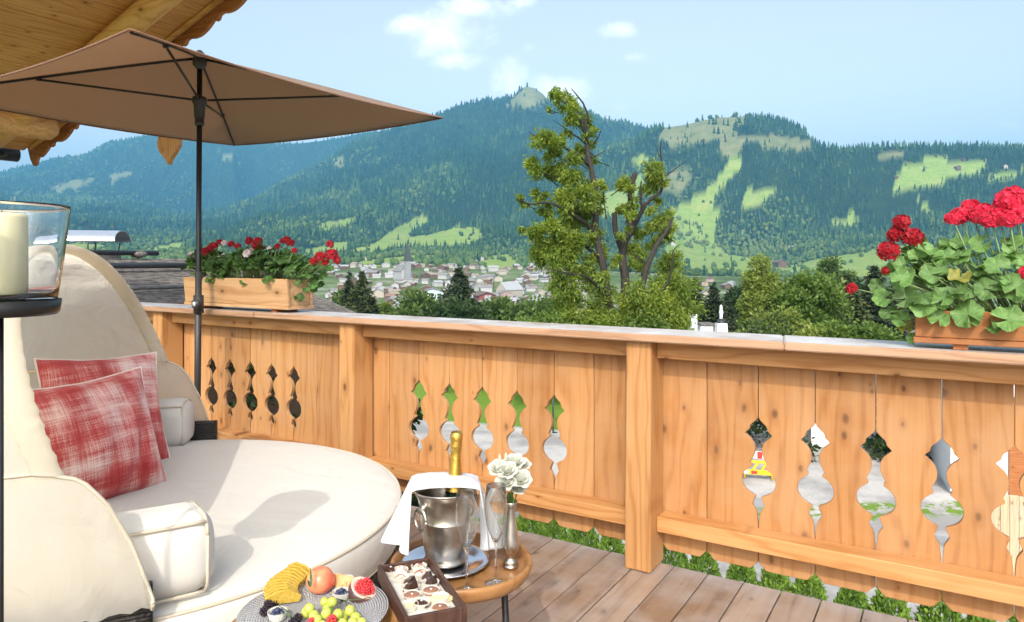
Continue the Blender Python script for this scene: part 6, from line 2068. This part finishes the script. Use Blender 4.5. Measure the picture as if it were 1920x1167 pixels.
limbs = [limb([(398, 300), (385, 220), (350, 140), (318, 90), (298, 35)], .09, .012, [0, .1, .2, .2, .2], .02),
         limb([(395, 290), (392, 210), (402, 150), (350, 70), (325, 40)], .07, .01, [0, -.1, -.1, 0, 0], .02),
         limb([(560, 790), (542, 740), (530, 690), (526, 618)], .11, .09, [.3, .3, .3, .3], .01),
         limb([(600, 720), (640, 640), (665, 590), (700, 555), (742, 520), (748, 440), (742, 320), (745, 285)], .10, .012, [.3, .2, .1, 0, 0, 0, 0, 0], .015),
         limb([(655, 600), (645, 540), (652, 470)], .06, .02, [.1, .2, .2]), limb([(610, 600), (650, 580), (652, 520)], .05, .02),
         limb([(445, 720), (370, 650), (300, 610), (210, 570), (140, 580), (70, 552)], .08, .012, [0, -.4, -.7, -1, -1.1, -1.2], .02),
         limb([(470, 850), (400, 780), (300, 720), (200, 710), (115, 682)], .08, .012, [0, .3, .6, .9, 1.0], .02),
         limb([(438, 600), (390, 520), (320, 450), (230, 430), (140, 405)], .07, .012, [0, .3, .5, .6, .6], .02),
         limb([(412, 400), (360, 350), (300, 320), (230, 280), (150, 258), (130, 240)], .06, .01, [0, -.3, -.5, -.6, -.6, -.6], .02),
         limb([(400, 300), (330, 250), (280, 215), (240, 188)], .035, .006, [0, .2, .3, .3], .02), limb([(430, 300), (455, 260), (470, 215)], .03, .005), limb([(430, 360), (465, 340), (490, 325)], .025, .005),
         limb([(745, 460), (790, 430), (830, 400), (870, 372)], .03, .005), limb([(735, 360), (728, 330), (715, 300)], .02, .004),
         limb([(330, 170), (330, 100), (300, 40)], .025, .005, [.4, .4, .4]), limb([(250, 155), (215, 150), (198, 115)], .02, .004),
         limb([(690, 870), (640, 830), (590, 800)], .05, .01, [-.3, -.6, -.8]), limb([(760, 720), (740, 690), (700, 670)], .03, .006, [-.5, -.7, -.8]), limb([(750, 1000), (790, 900), (800, 800), (835, 765)], .05, .008, [-.5, -.5, -.5, -.5]),
         limb([(480, 1000), (400, 920), (300, 900), (230, 880)], .06, .01, [0, -.6, -1, -1.2]), limb([(490, 650), (480, 580), (470, 480)], .03, .006)]
for tr_ in trunks: link('trunk', tubes_mesh('trunk', [tr_], 10), MATS['bark'], ash)
for lb_ in limbs: link('limb', tubes_mesh('limb', [lb_], 7), MATS['bark_dark'], ash)
CL = [(590, 640, 26), (645, 700, 32), (690, 600, 24), (560, 705, 24), (620, 565, 20), (705, 765, 28), (450, 820, 38), (475, 900, 38), (742, 560, 20), (420, 480, 24), (600, 860, 34), (530, 840, 26), (235, 65, 28), (262, 85, 22), (290, 110, 34), (330, 160, 38), (372, 185, 42), (320, 245, 20), (225, 140, 13), (400, 240, 26), (392, 320, 34), (420, 370, 28),
      (200, 280, 50), (270, 300, 34), (160, 268, 16), (245, 352, 38), (150, 410, 38), (200, 440, 46), (255, 420, 44), (330, 370, 36), (300, 420, 46), (350, 470, 56),
      (80, 556, 24), (120, 582, 18), (182, 540, 34), (212, 600, 34), (300, 560, 58), (380, 560, 52), (340, 640, 66), (420, 610, 40), (462, 505, 28), (470, 560, 20),
      (120, 690, 24), (170, 712, 40), (232, 702, 46), (262, 782, 74), (200, 800, 54), (330, 752, 66), (420, 702, 46), (290, 880, 66), (382, 862, 56), (432, 952, 56),
      (330, 982, 66), (280, 1052, 66), (422, 1062, 76), (262, 962, 46), (570, 500, 34), (560, 592, 32), (603, 520, 22), (705, 420, 42), (692, 482, 38), (732, 502, 34), (752, 470, 18),
      (760, 650, 42), (722, 682, 42), (790, 692, 28), (762, 712, 38), (640, 802, 46), (662, 862, 36), (604, 782, 30), (800, 882, 62), (832, 962, 66), (752, 962, 56), (850, 1052, 66),
      (702, 1062, 76), (562, 1072, 66), (800, 1090, 76), (782, 832, 36), (500, 980, 40), (620, 980, 46), (330, 1120, 80), (470, 1140, 80), (620, 1150, 80), (760, 1160, 80), (240, 1130, 60)]
PL, LL, RN, DR, RUNS_ = [], [], [], [], []
for (x, y, r) in CL:
    c0 = A_(x, y, random.uniform(-1.1, 1.1))
    rw = r / 2.484 / FPX * AY
    n = int(max(28, (r / 2.484) ** 2 * (2.9 if y < 860 else 1.6)))
    sub_ = rng.normal(size=(max(3, int(r / 7)), 3)); sub_ /= np.linalg.norm(sub_, axis=1, keepdims=True)
    sub_ *= rng.uniform(.25, 1.0, (len(sub_), 1)) * rw
    pick = rng.integers(0, len(sub_), n)
    pp = sub_[pick] + rng.normal(size=(n, 3)) * rw * .30
    pp[:, 1] *= 1.3
    PL.append(pp + np.array(c0 - LOC)); LL.append(rng.uniform(.09, .19, n))
    RN.append(np.clip(rng.normal(.5, .2, n) + (sub_[pick][:, 2] / rw) * .15 - (sub_[pick][:, 0] / rw) * .12, 0, 1))  # leaves toned paler on top and left, side light put into colour
    RUNS_.append(([Vector(c0 - LOC) + Vector((random.uniform(-.3, .3) + (.5 if x < 440 else -.2), 0, -rw * 1.2)), Vector(c0 - LOC)], [.018, .006]))
    for q_ in range(min(6, len(sub_))): RUNS_.append(([Vector(c0 - LOC), Vector(c0 - LOC) + Vector(sub_[q_])], [.008, .003]))
    DR.append(sub_[pick] / (np.linalg.norm(sub_[pick], axis=1, keepdims=True) + 1e-6))
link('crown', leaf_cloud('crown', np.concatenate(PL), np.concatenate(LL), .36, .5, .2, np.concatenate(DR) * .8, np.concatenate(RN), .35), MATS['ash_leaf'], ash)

link('twigs', tubes_mesh('twigs', RUNS_, 4), MATS['bark_dark'], ash)['kind'] = 'stuff'


def broad_tree(name, label, px, py_top, Y, width_px, base_z, mat, n=5000, leaf=.22, seed=1, lumps=26, egg=1.0, group=None, depth=1.0, trunk=True, cat='tree', low=0.18):
    g = np.random.default_rng(seed)
    top = at(px, py_top, Y); rw = width_px / 2 / FPX * Y
    Ht = top.z - base_z
    root = thing(name, label, cat, (top.x, Y, base_z), 0, group)
    cz = base_z + Ht * (low + 1) / 2; rz = Ht * (1 - low) / 2
    d = g.normal(size=(lumps, 3)); d /= np.linalg.norm(d, axis=1, keepdims=True)
    d *= g.uniform(.45, .86, (lumps, 1))
    tz = (d[:, 2] + 1) / 2
    wid = np.clip(1.15 - .45 * tz * egg, .4, 1.2)
    C = np.stack([d[:, 0] * rw * wid, d[:, 1] * rw * wid * depth, d[:, 2] * rz], -1)
    lr = g.uniform(.24, .42, lumps) * rw
    pk = g.integers(0, lumps, n)
    q = g.normal(size=(n, 3)); q /= np.linalg.norm(q, axis=1, keepdims=True)
    q *= (g.uniform(.45, 1.08, (n, 1)))
    P_ = C[pk] + q * lr[pk][:, None] * np.array([1, 1, .85])
    P_[:, 2] += cz - base_z
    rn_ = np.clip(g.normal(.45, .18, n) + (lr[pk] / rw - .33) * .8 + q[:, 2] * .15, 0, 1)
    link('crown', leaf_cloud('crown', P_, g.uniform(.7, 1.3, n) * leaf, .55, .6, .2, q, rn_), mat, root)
    if trunk:
        runs = [([Vector((0, 0, -.2)), Vector((.05 * rw, 0, Ht * .3)), Vector((-.03 * rw, 0, Ht * .62)), Vector((0, 0, Ht * .85))], [Ht * .022, Ht * .017, Ht * .010, Ht * .003])]
        for k in range(7):
            c_ = Vector(C[k]) + Vector((0, 0, cz - base_z)); s_ = Vector((0, 0, Ht * g.uniform(.2, .5)))
            runs.append(([s_, s_.lerp(c_, .5) + Vector((0, 0, .04 * Ht)), c_], [Ht * .009, Ht * .006, Ht * .002]))
        link('trunk', tubes_mesh('trunk', runs, 7), MATS['bark'], root)
    return root


def spruce(label, px, py_top, Y, width_px, base_z, mat, seed, whorls=40, group='dark conifers below the balcony', name='spruce_tree', dens=1.0):
    """width_px is the crown's width at its foot"""
    g = np.random.default_rng(seed)
    top = at(px, py_top, Y); Ht = top.z - base_z; R = width_px / 2 / FPX * Y
    root = thing(name, label, 'tree', (top.x, Y, base_z), 0, group)
    P_, D_, L_l, rn_ = [], [], [], []
    runs = [([Vector((0, 0, -.2)), Vector((0, 0, Ht * .5)), Vector((0, 0, Ht))], [Ht * .016, Ht * .009, .01])]
    for w in range(whorls):
        f = (w + g.uniform(-.3, .3)) / whorls
        f = min(max(f, 0.01), .985)
        z = Ht * (.06 + .93 * f)
        rad = R * (1 - f) ** .82 * g.uniform(.8, 1.12) + .012 * Ht * (1 - f) + .004 * Ht
        nb = int(np.clip(5 + 9 * (1 - f), 4, 13))
        for b in range(nb):
            a = g.uniform(0, 2 * math.pi); ln = rad * g.uniform(.72, 1.12)
            dr = np.array([math.cos(a), math.sin(a), 0])
            m = max(5, int(ln / (R * .055) * dens))
            tt = np.linspace(.12, 1.0, m)
            droop_ = -.34 * ln * tt ** 1.2 + .20 * ln * tt ** 3
            pts = dr[None] * (tt * ln)[:, None]; pts[:, 2] = z + droop_
            for side in (-1, 1, 0):
                sdv = np.array([-math.sin(a), math.cos(a), 0]) * side
                dd = dr * .75 + sdv * .9 + np.array([0, 0, -.28 if side else .1])
                P_.append(pts + g.normal(size=pts.shape) * .012 * R); D_.append(np.repeat(dd[None], m, 0))
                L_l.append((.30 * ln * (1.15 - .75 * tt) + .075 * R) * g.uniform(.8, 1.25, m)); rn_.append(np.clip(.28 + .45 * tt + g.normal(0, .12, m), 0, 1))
    link('crown', leaf_cloud('crown', np.concatenate(P_), np.concatenate(L_l), .42, 1.2, .15, np.concatenate(D_), np.concatenate(rn_), .15), mat, root)
    link('trunk', tubes_mesh('trunk', runs, 8), MATS['bark_dark'], root)
    return root


def gz(px, Y):
    return float(ground_z(np.array((px - CXP) / FPX * Y), np.array(float(Y)))) if Y > 36 else -3.6

spruce('tall dark spruce rising before the town centre', 861, 499, 105, 150, gz(861, 105), MATS['spruce'], 1, 48)
spruce('slim dark spruce left of the town behind the flower box', 655, 506, 100, 78, gz(655, 100), MATS['spruce'], 2, 40)
spruce('dense dark conifer left of the town', 679, 505, 98, 110, gz(679, 98), MATS['spruce_pale'], 3, 44, dens=1.3)
spruce('dark spruce directly right of the big pruned tree', 1302, 517, 75, 100, gz(1302, 75), MATS['spruce'], 4)
spruce('second dark spruce right of the big pruned tree', 1338, 528, 70, 100, gz(1338, 70), MATS['spruce'], 5)
spruce('small spruce in the gap before the birch', 1362, 548, 82, 70, gz(1362, 82), MATS['spruce'], 9)
spruce('brownish spruce below the lone red blossom', 1587, 512, 62, 130, gz(1587, 62), MATS['spruce_pale'], 6, 42)
spruce('tall spruce left of the right flower box', 1640, 496, 66, 140, gz(1640, 66), MATS['spruce'], 7, 42)
spruce('spruce half hidden by the right flower box', 1688, 505, 70, 140, gz(1688, 70), MATS['spruce_pale'], 8, 42)
spruce('dark spruce behind the orange tinged bushy tree', 1548, 520, 90, 60, gz(1548, 90), MATS['spruce'], 10, 24)
MG = 'broadleaf trees between balcony and town'
broad_tree('broadleaf_tree', 'round green tree at the left foot of the town', 640, 548, 120, 92, gz(640, 120), MATS['mid_leaf'], 6000, .75, 11, group=MG)
broad_tree('broadleaf_tree', 'broad sunlit tree left of the tall spruce', 770, 553, 120, 150, gz(770, 120), MATS['mid_leaf'], 8000, .8, 12, group=MG)
broad_tree('broadleaf_tree', 'small sunlit tree beside the dense conifer', 712, 566, 115, 62, gz(712, 115), MATS['bush_leaf'], 4000, .7, 13, group=MG)
broad_tree('broadleaf_tree', 'green tree just right of the tall spruce', 930, 556, 125, 96, gz(930, 125), MATS['mid_leaf'], 6000, .8, 14, group=MG)
broad_tree('broadleaf_tree', 'green tree at the left foot of the big pruned tree', 1005, 562, 118, 130, gz(1005, 118), MATS['mid_leaf'], 7000, .8, 15, group=MG)
broad_tree('broadleaf_tree', 'low tree filling the gap under the church spire', 850, 572, 90, 150, gz(850, 90), MATS['dark_leaf'], 6000, .6, 16, group=MG)
broad_tree('broadleaf_tree', 'large bluish green tree above the spruces on the right', 1562, 486, 150, 100, gz(1562, 150), MATS['mid_leaf'], 8000, .8, 17, group=MG)
broad_tree('broadleaf_tree', 'dark green tree between the two dark spruces and the birch', 1385, 534, 120, 80, gz(1385, 120), MATS['dark_leaf'], 6000, .7, 18, group=MG)
broad_tree('broadleaf_tree', 'dark tree filling the gap behind the right spruces', 1620, 530, 100, 130, gz(1620, 100), MATS['dark_leaf'], 6000, .65, 19, group=MG)
broad_tree('broadleaf_tree', 'leafy tree under the right side of the big pruned tree', 1240, 520, 40, 130, gz(1240, 40), MATS['bush_leaf'], 7000, .26, 20, group=MG)
broad_tree('birch_tree', 'pale green birch in the middle of the right half', 1428, 478, 44, 92, gz(1428, 44), MATS['birch_leaf'], 12000, .21, 21, lumps=44, egg=1.2)
broad_tree('bushy_tree', 'broad bushy tree with orange tinge beside the birch', 1512, 510, 43, 150, gz(1512, 43), MATS['bush_leaf'], 12000, .27, 22, lumps=40, egg=.7)
broad_tree('hedge_shrub', 'light green shrub in front of the birch above the railing', 1470, 590, 34, 170, -3.6, MATS['birch_leaf'], 7000, .20, 23, trunk=False, cat='shrub')
broad_tree('hedge_shrub', 'light green shrub in front of the spruces above the railing', 1600, 604, 33, 170, -3.6, MATS['bush_leaf'], 7000, .20, 24, trunk=False, cat='shrub')
broad_tree('hedge_shrub', 'yellowish bush at the foot of the big pruned tree, left side', 1010, 590, 24, 190, -3.6, MATS['bush_leaf'], 8000, .15, 25, trunk=False, cat='shrub', low=.35)
broad_tree('hedge_shrub', 'yellowish bush at the foot of the big pruned tree, right side', 1200, 588, 24.5, 190, -3.6, MATS['bush_leaf'], 8000, .15, 26, trunk=False, cat='shrub', low=.35)

# ================================================================== GARDEN BELOW, seen through the cut-outs
SG = 'dark shrubs below the balcony'
for q, (X_, Y_, w_, zt_, lab) in enumerate([(-4.6, 10.6, 3.6, .45, 'dark shrub behind the leftmost railing cut outs'), (-2.9, 10.4, 3.4, .35, 'dark shrub behind the left panel cut outs near the post'), (-6.6, 11.5, 3.4, .5, 'dark shrub at the far left below the roof'), (-1.75, 11.8, 1.7, -.3, 'dark shrub behind the first cut out of the middle panel'),
                                            (6.6, 19.3, 3.0, -.6, 'dark bush behind the yellow barrier'), (10.2, 18.6, 2.4, -.6, 'dark bush beside the white house wall'), (11.6, 18.2, 2.4, -.4, 'dark bush behind the right panel'), (8.3, 24.0, 5.4, .0, 'large dark bush behind the drive'), (13.2, 19.0, 3.0, .2, 'dark bush at the far right behind the railing')]):
    px_ = CXP + FPX * X_ / Y_
    broad_tree('garden_shrub', lab, px_, HYP - (zt_ - EYE) * FPX / Y_, Y_, w_ * FPX / Y_, -3.6, MATS['dark_leaf'], 5200, .14, 40 + q, lumps=22, group=SG, trunk=False, cat='shrub', low=-.7)
for q, (X_, Y_, w_) in enumerate([(-1.6, 29.5, 4.5), (1.6, 30.0, 4.2), (4.4, 29.0, 3.8)]):
    broad_tree('garden_shrub', ['dark shrub behind the lawn, left', 'dark shrub behind the lawn, middle', 'dark shrub behind the lawn, right'][q], CXP + FPX * X_ / Y_, HYP - (-.9 - EYE) * FPX / Y_, Y_, w_ * FPX / Y_, -3.6, MATS['dark_leaf'], 4200, .2, 60 + q, lumps=20, group=SG, trunk=False, cat='shrub', low=-.7)
# young thuja hedge at the edge of the drive, parallel to the railing
g_ = np.random.default_rng(5)
th_meshes = []
for s in range(3):
    n = 4200
    f = g_.uniform(0, 1, n) ** .8; a = g_.uniform(0, 2 * math.pi, n)
    rr = (.27 * np.sin(np.pi * (.15 + .8 * f) ** .9) ** .8) * g_.uniform(.75, 1.1, n)
    P_ = np.stack([rr * np.cos(a), rr * np.sin(a), .1 + 1.35 * f], -1)
    D_ = np.stack([np.cos(a) * .5, np.sin(a) * .5, np.full(n, .9)], -1)
    m_ = leaf_cloud('foliage', P_, g_.uniform(.03, .075, n), .45, .2, .2, D_, np.clip(.25 + .6 * f + g_.normal(0, .15, n), 0, 1)); m_.materials.append(MATS['thuja'])
    th_meshes.append(m_)
stem_me = tubes_mesh('stem', [([(0, 0, -.05), (0, 0, .5)], .02)], 6); stem_me.materials.append(MATS['bark_dark'])
k = 0
uu = -4.6
ORD = 'first second third fourth fifth sixth seventh eighth ninth tenth eleventh twelfth thirteenth fourteenth fifteenth sixteenth seventeenth eighteenth nineteenth twentieth'.split()
ORD += ['twenty ' + q for q in ORD[:9]]
while uu < 2.0:
    p = W(uu, 8.0 + random.uniform(-.06, .06), -3.6)
    o_ = thing('thuja_bush', ORD[k] + ' thuja bush from the left in the row below the deck edge', 'bush', p, random.uniform(0, 6), 'row of thuja bushes below the deck')
    link('foliage', th_meshes[k % 3], None, o_, (0, 0, 0), (0, 0, 0), (1, 1, random.uniform(1.16, 1.36))); link('stem', stem_me, None, o_)
    uu += random.choice([.34, .38, .42, .33]) ; k += 1

# yellow barrier with reflective stripes beside the drive
yb = thing('road_barrier', 'yellow construction barrier with red and white stripe on the lawn edge', 'barrier', at(1421, 905, 16.6), -.25)
yb.location.z = -3.58
MATS['yellow'] = flat_mat('yellow_paint', (.78, .50, .02), .45, var=.06)
MATS['red'] = flat_mat('red_paint', (.60, .04, .03), .45)
for s in (-1, 1):
    link('leg', tubes_mesh('leg', [([(s * .30, -.12, 0), (s * .30, -.12, .38)], .022), ([(s * .30, .2, 0), (s * .30, -.12, .38)], .018)], 8), MATS['yellow'], yb)
link('lower_board', box_mesh('lower_board', .74, .035, .11, .004, centre=(0, -.12, .16)), MATS['yellow'], yb)
link('upper_board', box_mesh('upper_board', .70, .035, .06, .004, centre=(.02, -.12, .40)), MATS['yellow'], yb)
for q in range(4):
    o_ = link('slat', box_mesh('slat', .05, .03, .22, .004), MATS['yellow'], yb, (-.26 + q * .19, -.12, .285), (0, math.radians(32), 0))
wb_ = link('striped_panel', box_mesh('striped_panel', .46, .03, .16, .004), MATS['white_paint'], yb, (.03, -.12, .56))
link('stripe', box_mesh('stripe', .11, .006, .155), MATS['red'], wb_, (0, -.017, 0))
for x_ in (-.28, -.09): link('reflector', box_mesh('reflector', .13, .006, .07), MATS['white_paint'] if x_ < -.2 else MATS['red'], yb, (x_, -.141, .16))
# lamp post on the lawn edge
lp_ = thing('garden_lamp', 'slim dark garden lamp at the lawn edge', 'lamp', at(1037, 833, 21.0)); lp_.location.z = -3.6
link('post', tubes_mesh('post', [([(0, 0, 0), (0, 0, 1.25)], .022)], 8), MATS['anthracite'], lp_)
link('hook', tubes_mesh('hook', [([(0, 0, 0.02), (.12, 0, .02)], .018)], 8), MATS['anthracite'], lp_)
link('head', lathe_mesh('head', [(.02, 1.22), (.13, 1.26), (.15, 1.45), (.12, 1.62), (.02, 1.70)], 16), MATS['anthracite'], lp_)
link('diffuser', lathe_mesh('diffuser', [(.152, 1.30), (.154, 1.34), (.152, 1.40)], 16), MATS['white_paint'], lp_)
# white house at the end of the drive
hs = thing('drive_house', 'white rendered house with a grey roof edge seen through the right cut outs', 'house', (8.75, 19.4, -3.6), -.15)
MATS['render_white'] = flat_mat('render_white', (.55, .56, .57), .8, var=.06)
link('wall', box_mesh('wall', 1.2, 5, 2.2, centre=(0, 2.5, 1.1)), MATS['render_white'], hs)
link('roof', box_mesh('roof', 1.7, 5.8, .16, .02, centre=(0.1, 2.5, 2.3)), MATS['grey_slate'], hs)
w_ = link('window', box_mesh('window', .42, .06, 1.0), MATS['anthracite'], hs, (.28, -.01, 1.2))
link('pane', box_mesh('pane', .32, .02, .88), MATS['pane'], w_, (0, -.035, 0))
# white outbuilding with a timber fence at the far right
ob = thing('outbuilding', 'white outbuilding with dark timber doors behind the rightmost cut out', 'building', (10.6, 15.0, -3.6), -.4)
link('wall', box_mesh('wall', 3.6, 4, 3.0, centre=(0.6, 2, 1.5)), MATS['white_paint'], ob)
link('door', box_mesh('door', .5, .08, 2.2, centre=(0.1, -.03, 1.1)), MATS['verge'], ob)
link('roof', box_mesh('roof', 4.4, 4.8, .15, centre=(.6, 2, 3.08)), MATS['grey_slate'], ob)
fn = thing('plank_fence', 'sunlit upright plank fence behind the rightmost cut out', 'fence', (7.9, 11.2, -3.6), -.35)
MATS['old_plank'] = wood_mat('old_plank', 'z', (.55, .42, .26), (.45, .33, .2), (.3, .2, .12), across='x', tint=.2, weather=((.4, .36, .3), .6))
fm_ = box_mesh('board', .118, .025, 1.35, .004, centre=(0, 0, .70)); fm_.materials.append(MATS['old_plank'])
for q in range(16): link('board', fm_, None, fn, (q * .125 - .4, random.uniform(-.004, .004), random.uniform(-.01, .01)))
for z_ in (.35, 1.05): link('rail', box_mesh('rail', 2.1, .05, .08, .004), MATS['larch_x'], fn, (.55, .04, z_))

# neighbour's chimneys just above the railing
nh_ = thing('chimney_stack', 'white tapered chimney with a pale figure on its dark cap', 'chimney', at(1352, 640, 30))
link('stack', py_mesh('stack', [(-.30, -.3, -1), (.30, -.3, -1), (.30, .3, -1), (-.30, .3, -1), (-.20, -.2, .76), (.20, -.2, .76), (.20, .2, .76), (-.20, .2, .76)], [(0, 1, 5, 4), (1, 2, 6, 5), (2, 3, 7, 6), (3, 0, 4, 7), (4, 5, 6, 7), (3, 2, 1, 0)]), MATS['white_paint'], nh_)
link('cap', lathe_mesh('cap', [(.19, .77), (.17, .80), (.13, .90), (.02, .93)], 14), MATS['anthracite'], nh_)
link('figure', lathe_mesh('figure', [(.02, .93), (.09, .94), (.06, 1.0), (.08, 1.12), (.10, 1.22), (.06, 1.33), (.07, 1.42), (.045, 1.50), (.01, 1.53)], 10), MATS['white_metal'], nh_)
n2_ = thing('chimney_stack', 'plain white chimney with an arched metal cowl', 'chimney', at(1300, 640, 30))
link('stack', box_mesh('stack', .26, .3, 2.4, .01, centre=(0, 0, -.05 + .0)), MATS['white_paint'], n2_, (0, 0, -.02))
link('cowl', tubes_mesh('cowl', [([Vector((.17 * math.cos(a), 0, 1.17 + .17 * math.sin(a) + .0)) for a in np.linspace(-.2, math.pi + .2, 16)], .014)], 6), MATS['anthracite'], n2_)
sh = thing('garden_shed', 'low pale shed roof between the two white chimneys', 'shed', at(1322, 640, 31))
link('wall', box_mesh('wall', .55, .6, 3, centre=(0, 0, -.8)), MATS['white_paint'], sh)
link('roof', box_mesh('roof', .62, .8, .08, .01, centre=(0, 0, .78)), MATS['grey_slate'], sh, (0, 0, -.02))

# ------------------------------------------------------------------ neighbouring roof on the left
nr = thing('neighbour_house', 'neighbouring house with a shingled roof weighted by stones and snow guard pipes', 'house', (0, 0, 0), TH)
RS = .29
def nz_(u_): return 1.47 + (-12.0 - u_) * RS       # roof height: ridge at u=-12
rot_r = math.atan(RS)
sh_mat = flat_mat('old_shingle', (.15, .135, .12), .85, var=.6, nscale=7, bump=.3)
VE = 9.05
ns = 42
for q in range(ns):
    u0 = -12.0 + q * .085
    # one course of shingles: a strip of uneven shingles as real pieces
    bm = bmesh.new()
    vpos = 1.5
    rr_ = random.Random(q)
    while vpos < VE:
        w = rr_.uniform(.10, .20)
        lift = rr_.uniform(0, .010); ext = rr_.uniform(-.02, .02)
        a = [(u0 - .06, vpos + .004, nz_(u0 - .06) + .006), (u0 - .06, min(vpos + w, VE) - .004, nz_(u0 - .06) + .006), (u0 + .125 + ext, min(vpos + w, VE) - .004, nz_(u0 + .125 + ext) + .026 + lift), (u0 + .125 + ext, vpos + .004, nz_(u0 + .125 + ext) + .026 + lift)]
        top = [bm.verts.new(p) for p in a]; bot = [bm.verts.new((p[0], p[1], p[2] - .022)) for p in a]
        bm.faces.new(top); bm.faces.new((bot[2], top[2], top[3], bot[3])[::-1]); bm.faces.new((bot[1], top[1], top[2], bot[2])); bm.faces.new((bot[3], top[3], top[0], bot[0]))
        vpos += w
    link('shingle_course', bm_mesh('shingle_course', bm), sh_mat, nr)
link('roof_deck', py_mesh('roof_deck', [(-12.0, 1.5, nz_(-12) - .04), (-8.45, 1.5, nz_(-8.45) - .04), (-8.45, VE - .02, nz_(-8.45) - .04), (-12.0, VE - .02, nz_(-12) - .04), (-12.0, 1.5, nz_(-12) - .2), (-8.45, 1.5, nz_(-8.45) - .2), (-8.45, VE - .02, nz_(-8.45) - .2), (-12, VE - .02, nz_(-12) - .2)],
                           [(0, 1, 2, 3), (7, 6, 5, 4), (1, 5, 6, 2), (2, 6, 7, 3), (0, 3, 7, 4), (0, 4, 5, 1)]), MATS['verge'], nr)
link('back_slope', py_mesh('back_slope', [(-12.0, 1.5, nz_(-12)), (-12.0, VE, nz_(-12)), (-16, VE, nz_(-12) - 1.16), (-16, 1.5, nz_(-12) - 1.16)], [(0, 1, 2, 3)]), sh_mat, nr)
link('verge_board', py_mesh('verge_board', [(-12.0, VE, nz_(-12) + .05), (-8.4, VE, nz_(-8.4) + .05), (-8.4, VE, nz_(-8.4) - .22), (-12, VE, nz_(-12) - .22), (-12.0, VE + .04, nz_(-12) + .05), (-8.4, VE + .04, nz_(-8.4) + .05), (-8.4, VE + .04, nz_(-8.4) - .22), (-12, VE + .04, nz_(-12) - .22)],
                             [(0, 1, 2, 3), (7, 6, 5, 4), (0, 4, 5, 1), (1, 5, 6, 2), (3, 2, 6, 7)]), MATS['grey_slate'], nr)
for (u_, r_, v1_) in ((-11.93, .045, 7.5), (-11.2, .05, 9.0), (-10.1, .03, 9.0)):
    link('snow_guard_pipe', tubes_mesh('snow_guard_pipe', [([Vector((u_, 1.6, nz_(u_) + .14)), Vector((u_, v1_, nz_(u_) + .14))], r_)], 10), MATS['anthracite'] if r_ > .04 else MATS['grey_slate'], nr)
link('wall', box_mesh('wall', 5.6, 6.0, 4.9, centre=(-12.1, 5.4, -1.6)), WALLS[2], nr)
chm = link('chimney', box_mesh('chimney', .74, .58, 1.5, .02, centre=(0, 0, 0)), MATS['grey_slate'], nr, (-12.6, 6.72, 1.47 - .55 + .42 - .50))
arch = [(.50 * math.cos(a), .19 * math.sin(a)) for a in np.linspace(0, math.pi, 17)] + [(.485 * math.cos(a), .175 * math.sin(a)) for a in np.linspace(math.pi, 0, 17)]
MATS['zinc'] = flat_mat('zinc', (.55, .60, .66), .35, .7)
link('chimney_hood', prism_mesh('chimney_hood', [(b * 1.0, c) for b, c in arch], .98), MATS['zinc'], chm, (-.343, -.35, .95), (0, 0, math.radians(-44.5)))
for (x_, y_) in ((-.36, -.25), (.36, -.25), (.36, .25), (-.36, .25)):
    link('hood_strut', tubes_mesh('hood_strut', [([(x_, y_, .74), (x_ * 1.1, y_ * 1.1, .95)], .012)], 6), MATS['anthracite'], chm)
for q, (u_, v_) in enumerate([(-12.0, 8.3), (-12.0, 7.2), (-11.35, 7.9), (-10.4, 7.5), (-11.9, 8.75)]):
    r_ = np.random.default_rng(q)
    sm_ = np_mesh('stone', ICO_V * r_.uniform(.8, 1.15, (len(ICO_V), 1)) * np.array([.14, .17, .075]), ICO_F, True)
    o_ = link('roof_stone', sm_, flat_mat('stone', (.16, .14, .13), .9, var=.4) if q == 0 else bpy.data.materials['stone'], None, W(u_, v_, nz_(u_) + .10)); tag(o_, ['grey stone on the far ridge end of the shingle roof', 'grey stone on the ridge beside the dark pipe', 'grey stone resting above the snow guard pipe', 'grey stone low on the shingle roof', 'grey stone at the outermost ridge corner'][q], 'stone', 'stones weighting the shingle roof')
for q, (px, py0, py1) in enumerate([(226, 472, 500), (248, 465, 500), (258, 473, 500), (163, 416, 440), (213, 416, 440)]):
    a_ = at(px, py1, 13.0); b_ = at(px, py0, 13.0)
    rod = link('lightning_rod', tubes_mesh('lightning_rod', [([Vector((0, 0, -.15)), b_ - a_], .006)], 6), MATS['anthracite'], None, a_)
    tag(rod, ['short lightning rod left on the neighbouring ridge', 'tall lightning rod in the middle of the neighbouring ridge', 'thin lightning rod beside the tall one', 'left lightning rod over the chimney hood', 'right lightning rod over the chimney hood'][q], 'rod', 'lightning rods on the neighbouring roof')
